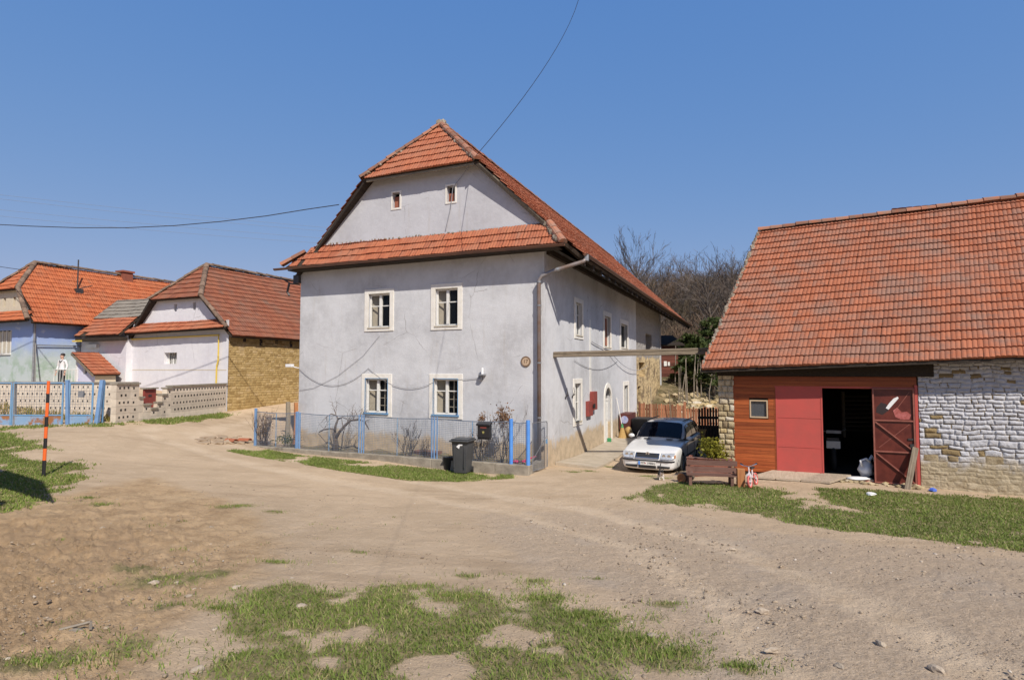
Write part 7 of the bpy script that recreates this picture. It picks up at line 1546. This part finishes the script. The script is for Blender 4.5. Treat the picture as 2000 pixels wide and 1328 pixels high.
MT['drygrass'] = grass_mat('dry_yellow_grass', [(0, (.34, .26, .09)), (.3, (.30, .25, .07)), (.7, (.24, .23, .06)), (1, (.42, .33, .14))]); _g = MT['grass']; MT['grass'] = MT['drygrass']; grass('dry_grass', xx[m_], yy[m_], .08, .28, .02, 'yellowish dry grass bank behind the blue mesh gate', 62, .7, .3); MT['grass'] = _g
def stones(name, x, y, s0, s1, label, seed, pw=2.5):
    g_ = np.random.default_rng(seed); n_ = len(x); base = []
    for k in range(5):
        bm = bmesh.new(); bmesh.ops.create_icosphere(bm, subdivisions=1, radius=1); v = np.array([w_.co[:] for w_ in bm.verts]); f = np.array([[w_.index for w_ in q_.verts] for q_ in bm.faces]); bm.free(); v = v * (1 + g_.uniform(-.32, .32, (len(v), 1))) * np.array([1.25, .95, .62]); base.append(v)
    z = terrain(x, y); sz = s0 + (s1 - s0) * g_.uniform(0, 1, n_) ** pw; a = g_.uniform(0, 6.28, n_); ix = g_.integers(0, 5, n_); B_ = np.array(base)[ix] * sz[:, None, None]; c, s_ = np.cos(a)[:, None], np.sin(a)[:, None]
    V = np.stack([B_[:, :, 0] * c - B_[:, :, 1] * s_ + x[:, None], B_[:, :, 0] * s_ + B_[:, :, 1] * c + y[:, None], B_[:, :, 2] + (z + sz * .12)[:, None]], -1); nv = V.shape[1]
    F = (f[None] + (np.arange(n_) * nv)[:, None, None]).reshape(-1, 3); rn = np.repeat(np.clip(g_.normal(.5, .25, n_), 0, 1), len(f)); return tag(np_mesh(name, V.reshape(-1, 3), F, 'gravelstone', rnd=rn), label, 'gravel', kind='stuff')
MT['gravelstone'] = rnd_mat('gravel_stones', [(0, (.17, .13, .10)), (.3, (.29, .23, .17)), (.6, (.39, .31, .225)), (.9, (.45, .37, .28)), (1, (.56, .50, .43))], 20, .2, .3, 60)
y = 3.2 + GR.uniform(0, 1, 22000) ** 1.4 * 12; x = GR.uniform(-1, 1, 22000) * y * .98
gm = fbm(x * .6, y * .6, 81, 4); k1 = np.where(x > -.4 + (y - 5) * .08, 1.0, .25) * sstep(.38, .62, gm); mk = (GR.uniform(0, 1, len(x)) < k1) & (y < 13.5)
ld = lawn_density(x[mk], y[mk]); x, y = x[mk][ld < .3], y[mk][ld < .3]
stones('gravel', x, y, .004, .024, 'loose gravel scattered over the open yard', 5, 3.8)
y = 3.2 + GR.uniform(0, 1, 26000) ** 1.3 * 9; x = GR.uniform(-1, 1, 26000) * y * .98; ld = lawn_density(x, y); kk = (ld < .3) & (GR.uniform(0, 1, 26000) < .25 + .9 * sstep(.45, .65, fbm(x * 1.1, y * 1.1, 83, 4))); stones('grit', x[kk], y[kk], .002, .009, 'fine grit and crumbs of earth scattered over the yard', 6, 1.6)
q = random.Random(3)
for i, (u, v, s_) in enumerate(((590, 1185, .06), (368, 1165, .04), (412, 1030, .05), (462, 1148, .05), (386, 1310, .05), (1275, 1243, .055), (1505, 1271, .05), (1830, 1310, .065), (1720, 1258, .05), (1640, 1304, .05), (1490, 1195, .06), (200, 1032, .05), (228, 977, .06), (1430, 1073, .05), (1870, 1070, .045), (300, 1140, .06))):
    g_ = G(u, v); o = MB(); s_ *= .75; o.blob((0, 0, s_ * .2), s_, seed=i + 40, sub=2, rough=.28, sq=(1.3, .9, .55)); t = o.build('stone', 'stone', None, loc=g_); t.rotation_euler = (0, 0, q.uniform(0, 6)); tag(t, 'single pale stone lying on the bare ground of the yard', 'stone', 'single pale stones in the yard')
g_ = G(140, 1232); o = MB(); o.tube([(-.1, 0, .01), (0, .02, .03), (.13, .03, .06)], .012, 5); o.tube([(.13, .03, .06), (.15, .0, .01)], .01, 5); o.blob((.02, .0, .0), .05, seed=4, rough=.3, sq=(1.6, .8, .3)); tag(o.build('broken_branch', 'bark_pale', None, loc=g_), 'pale broken piece of branch on the bare soil at the lower left', 'branch')
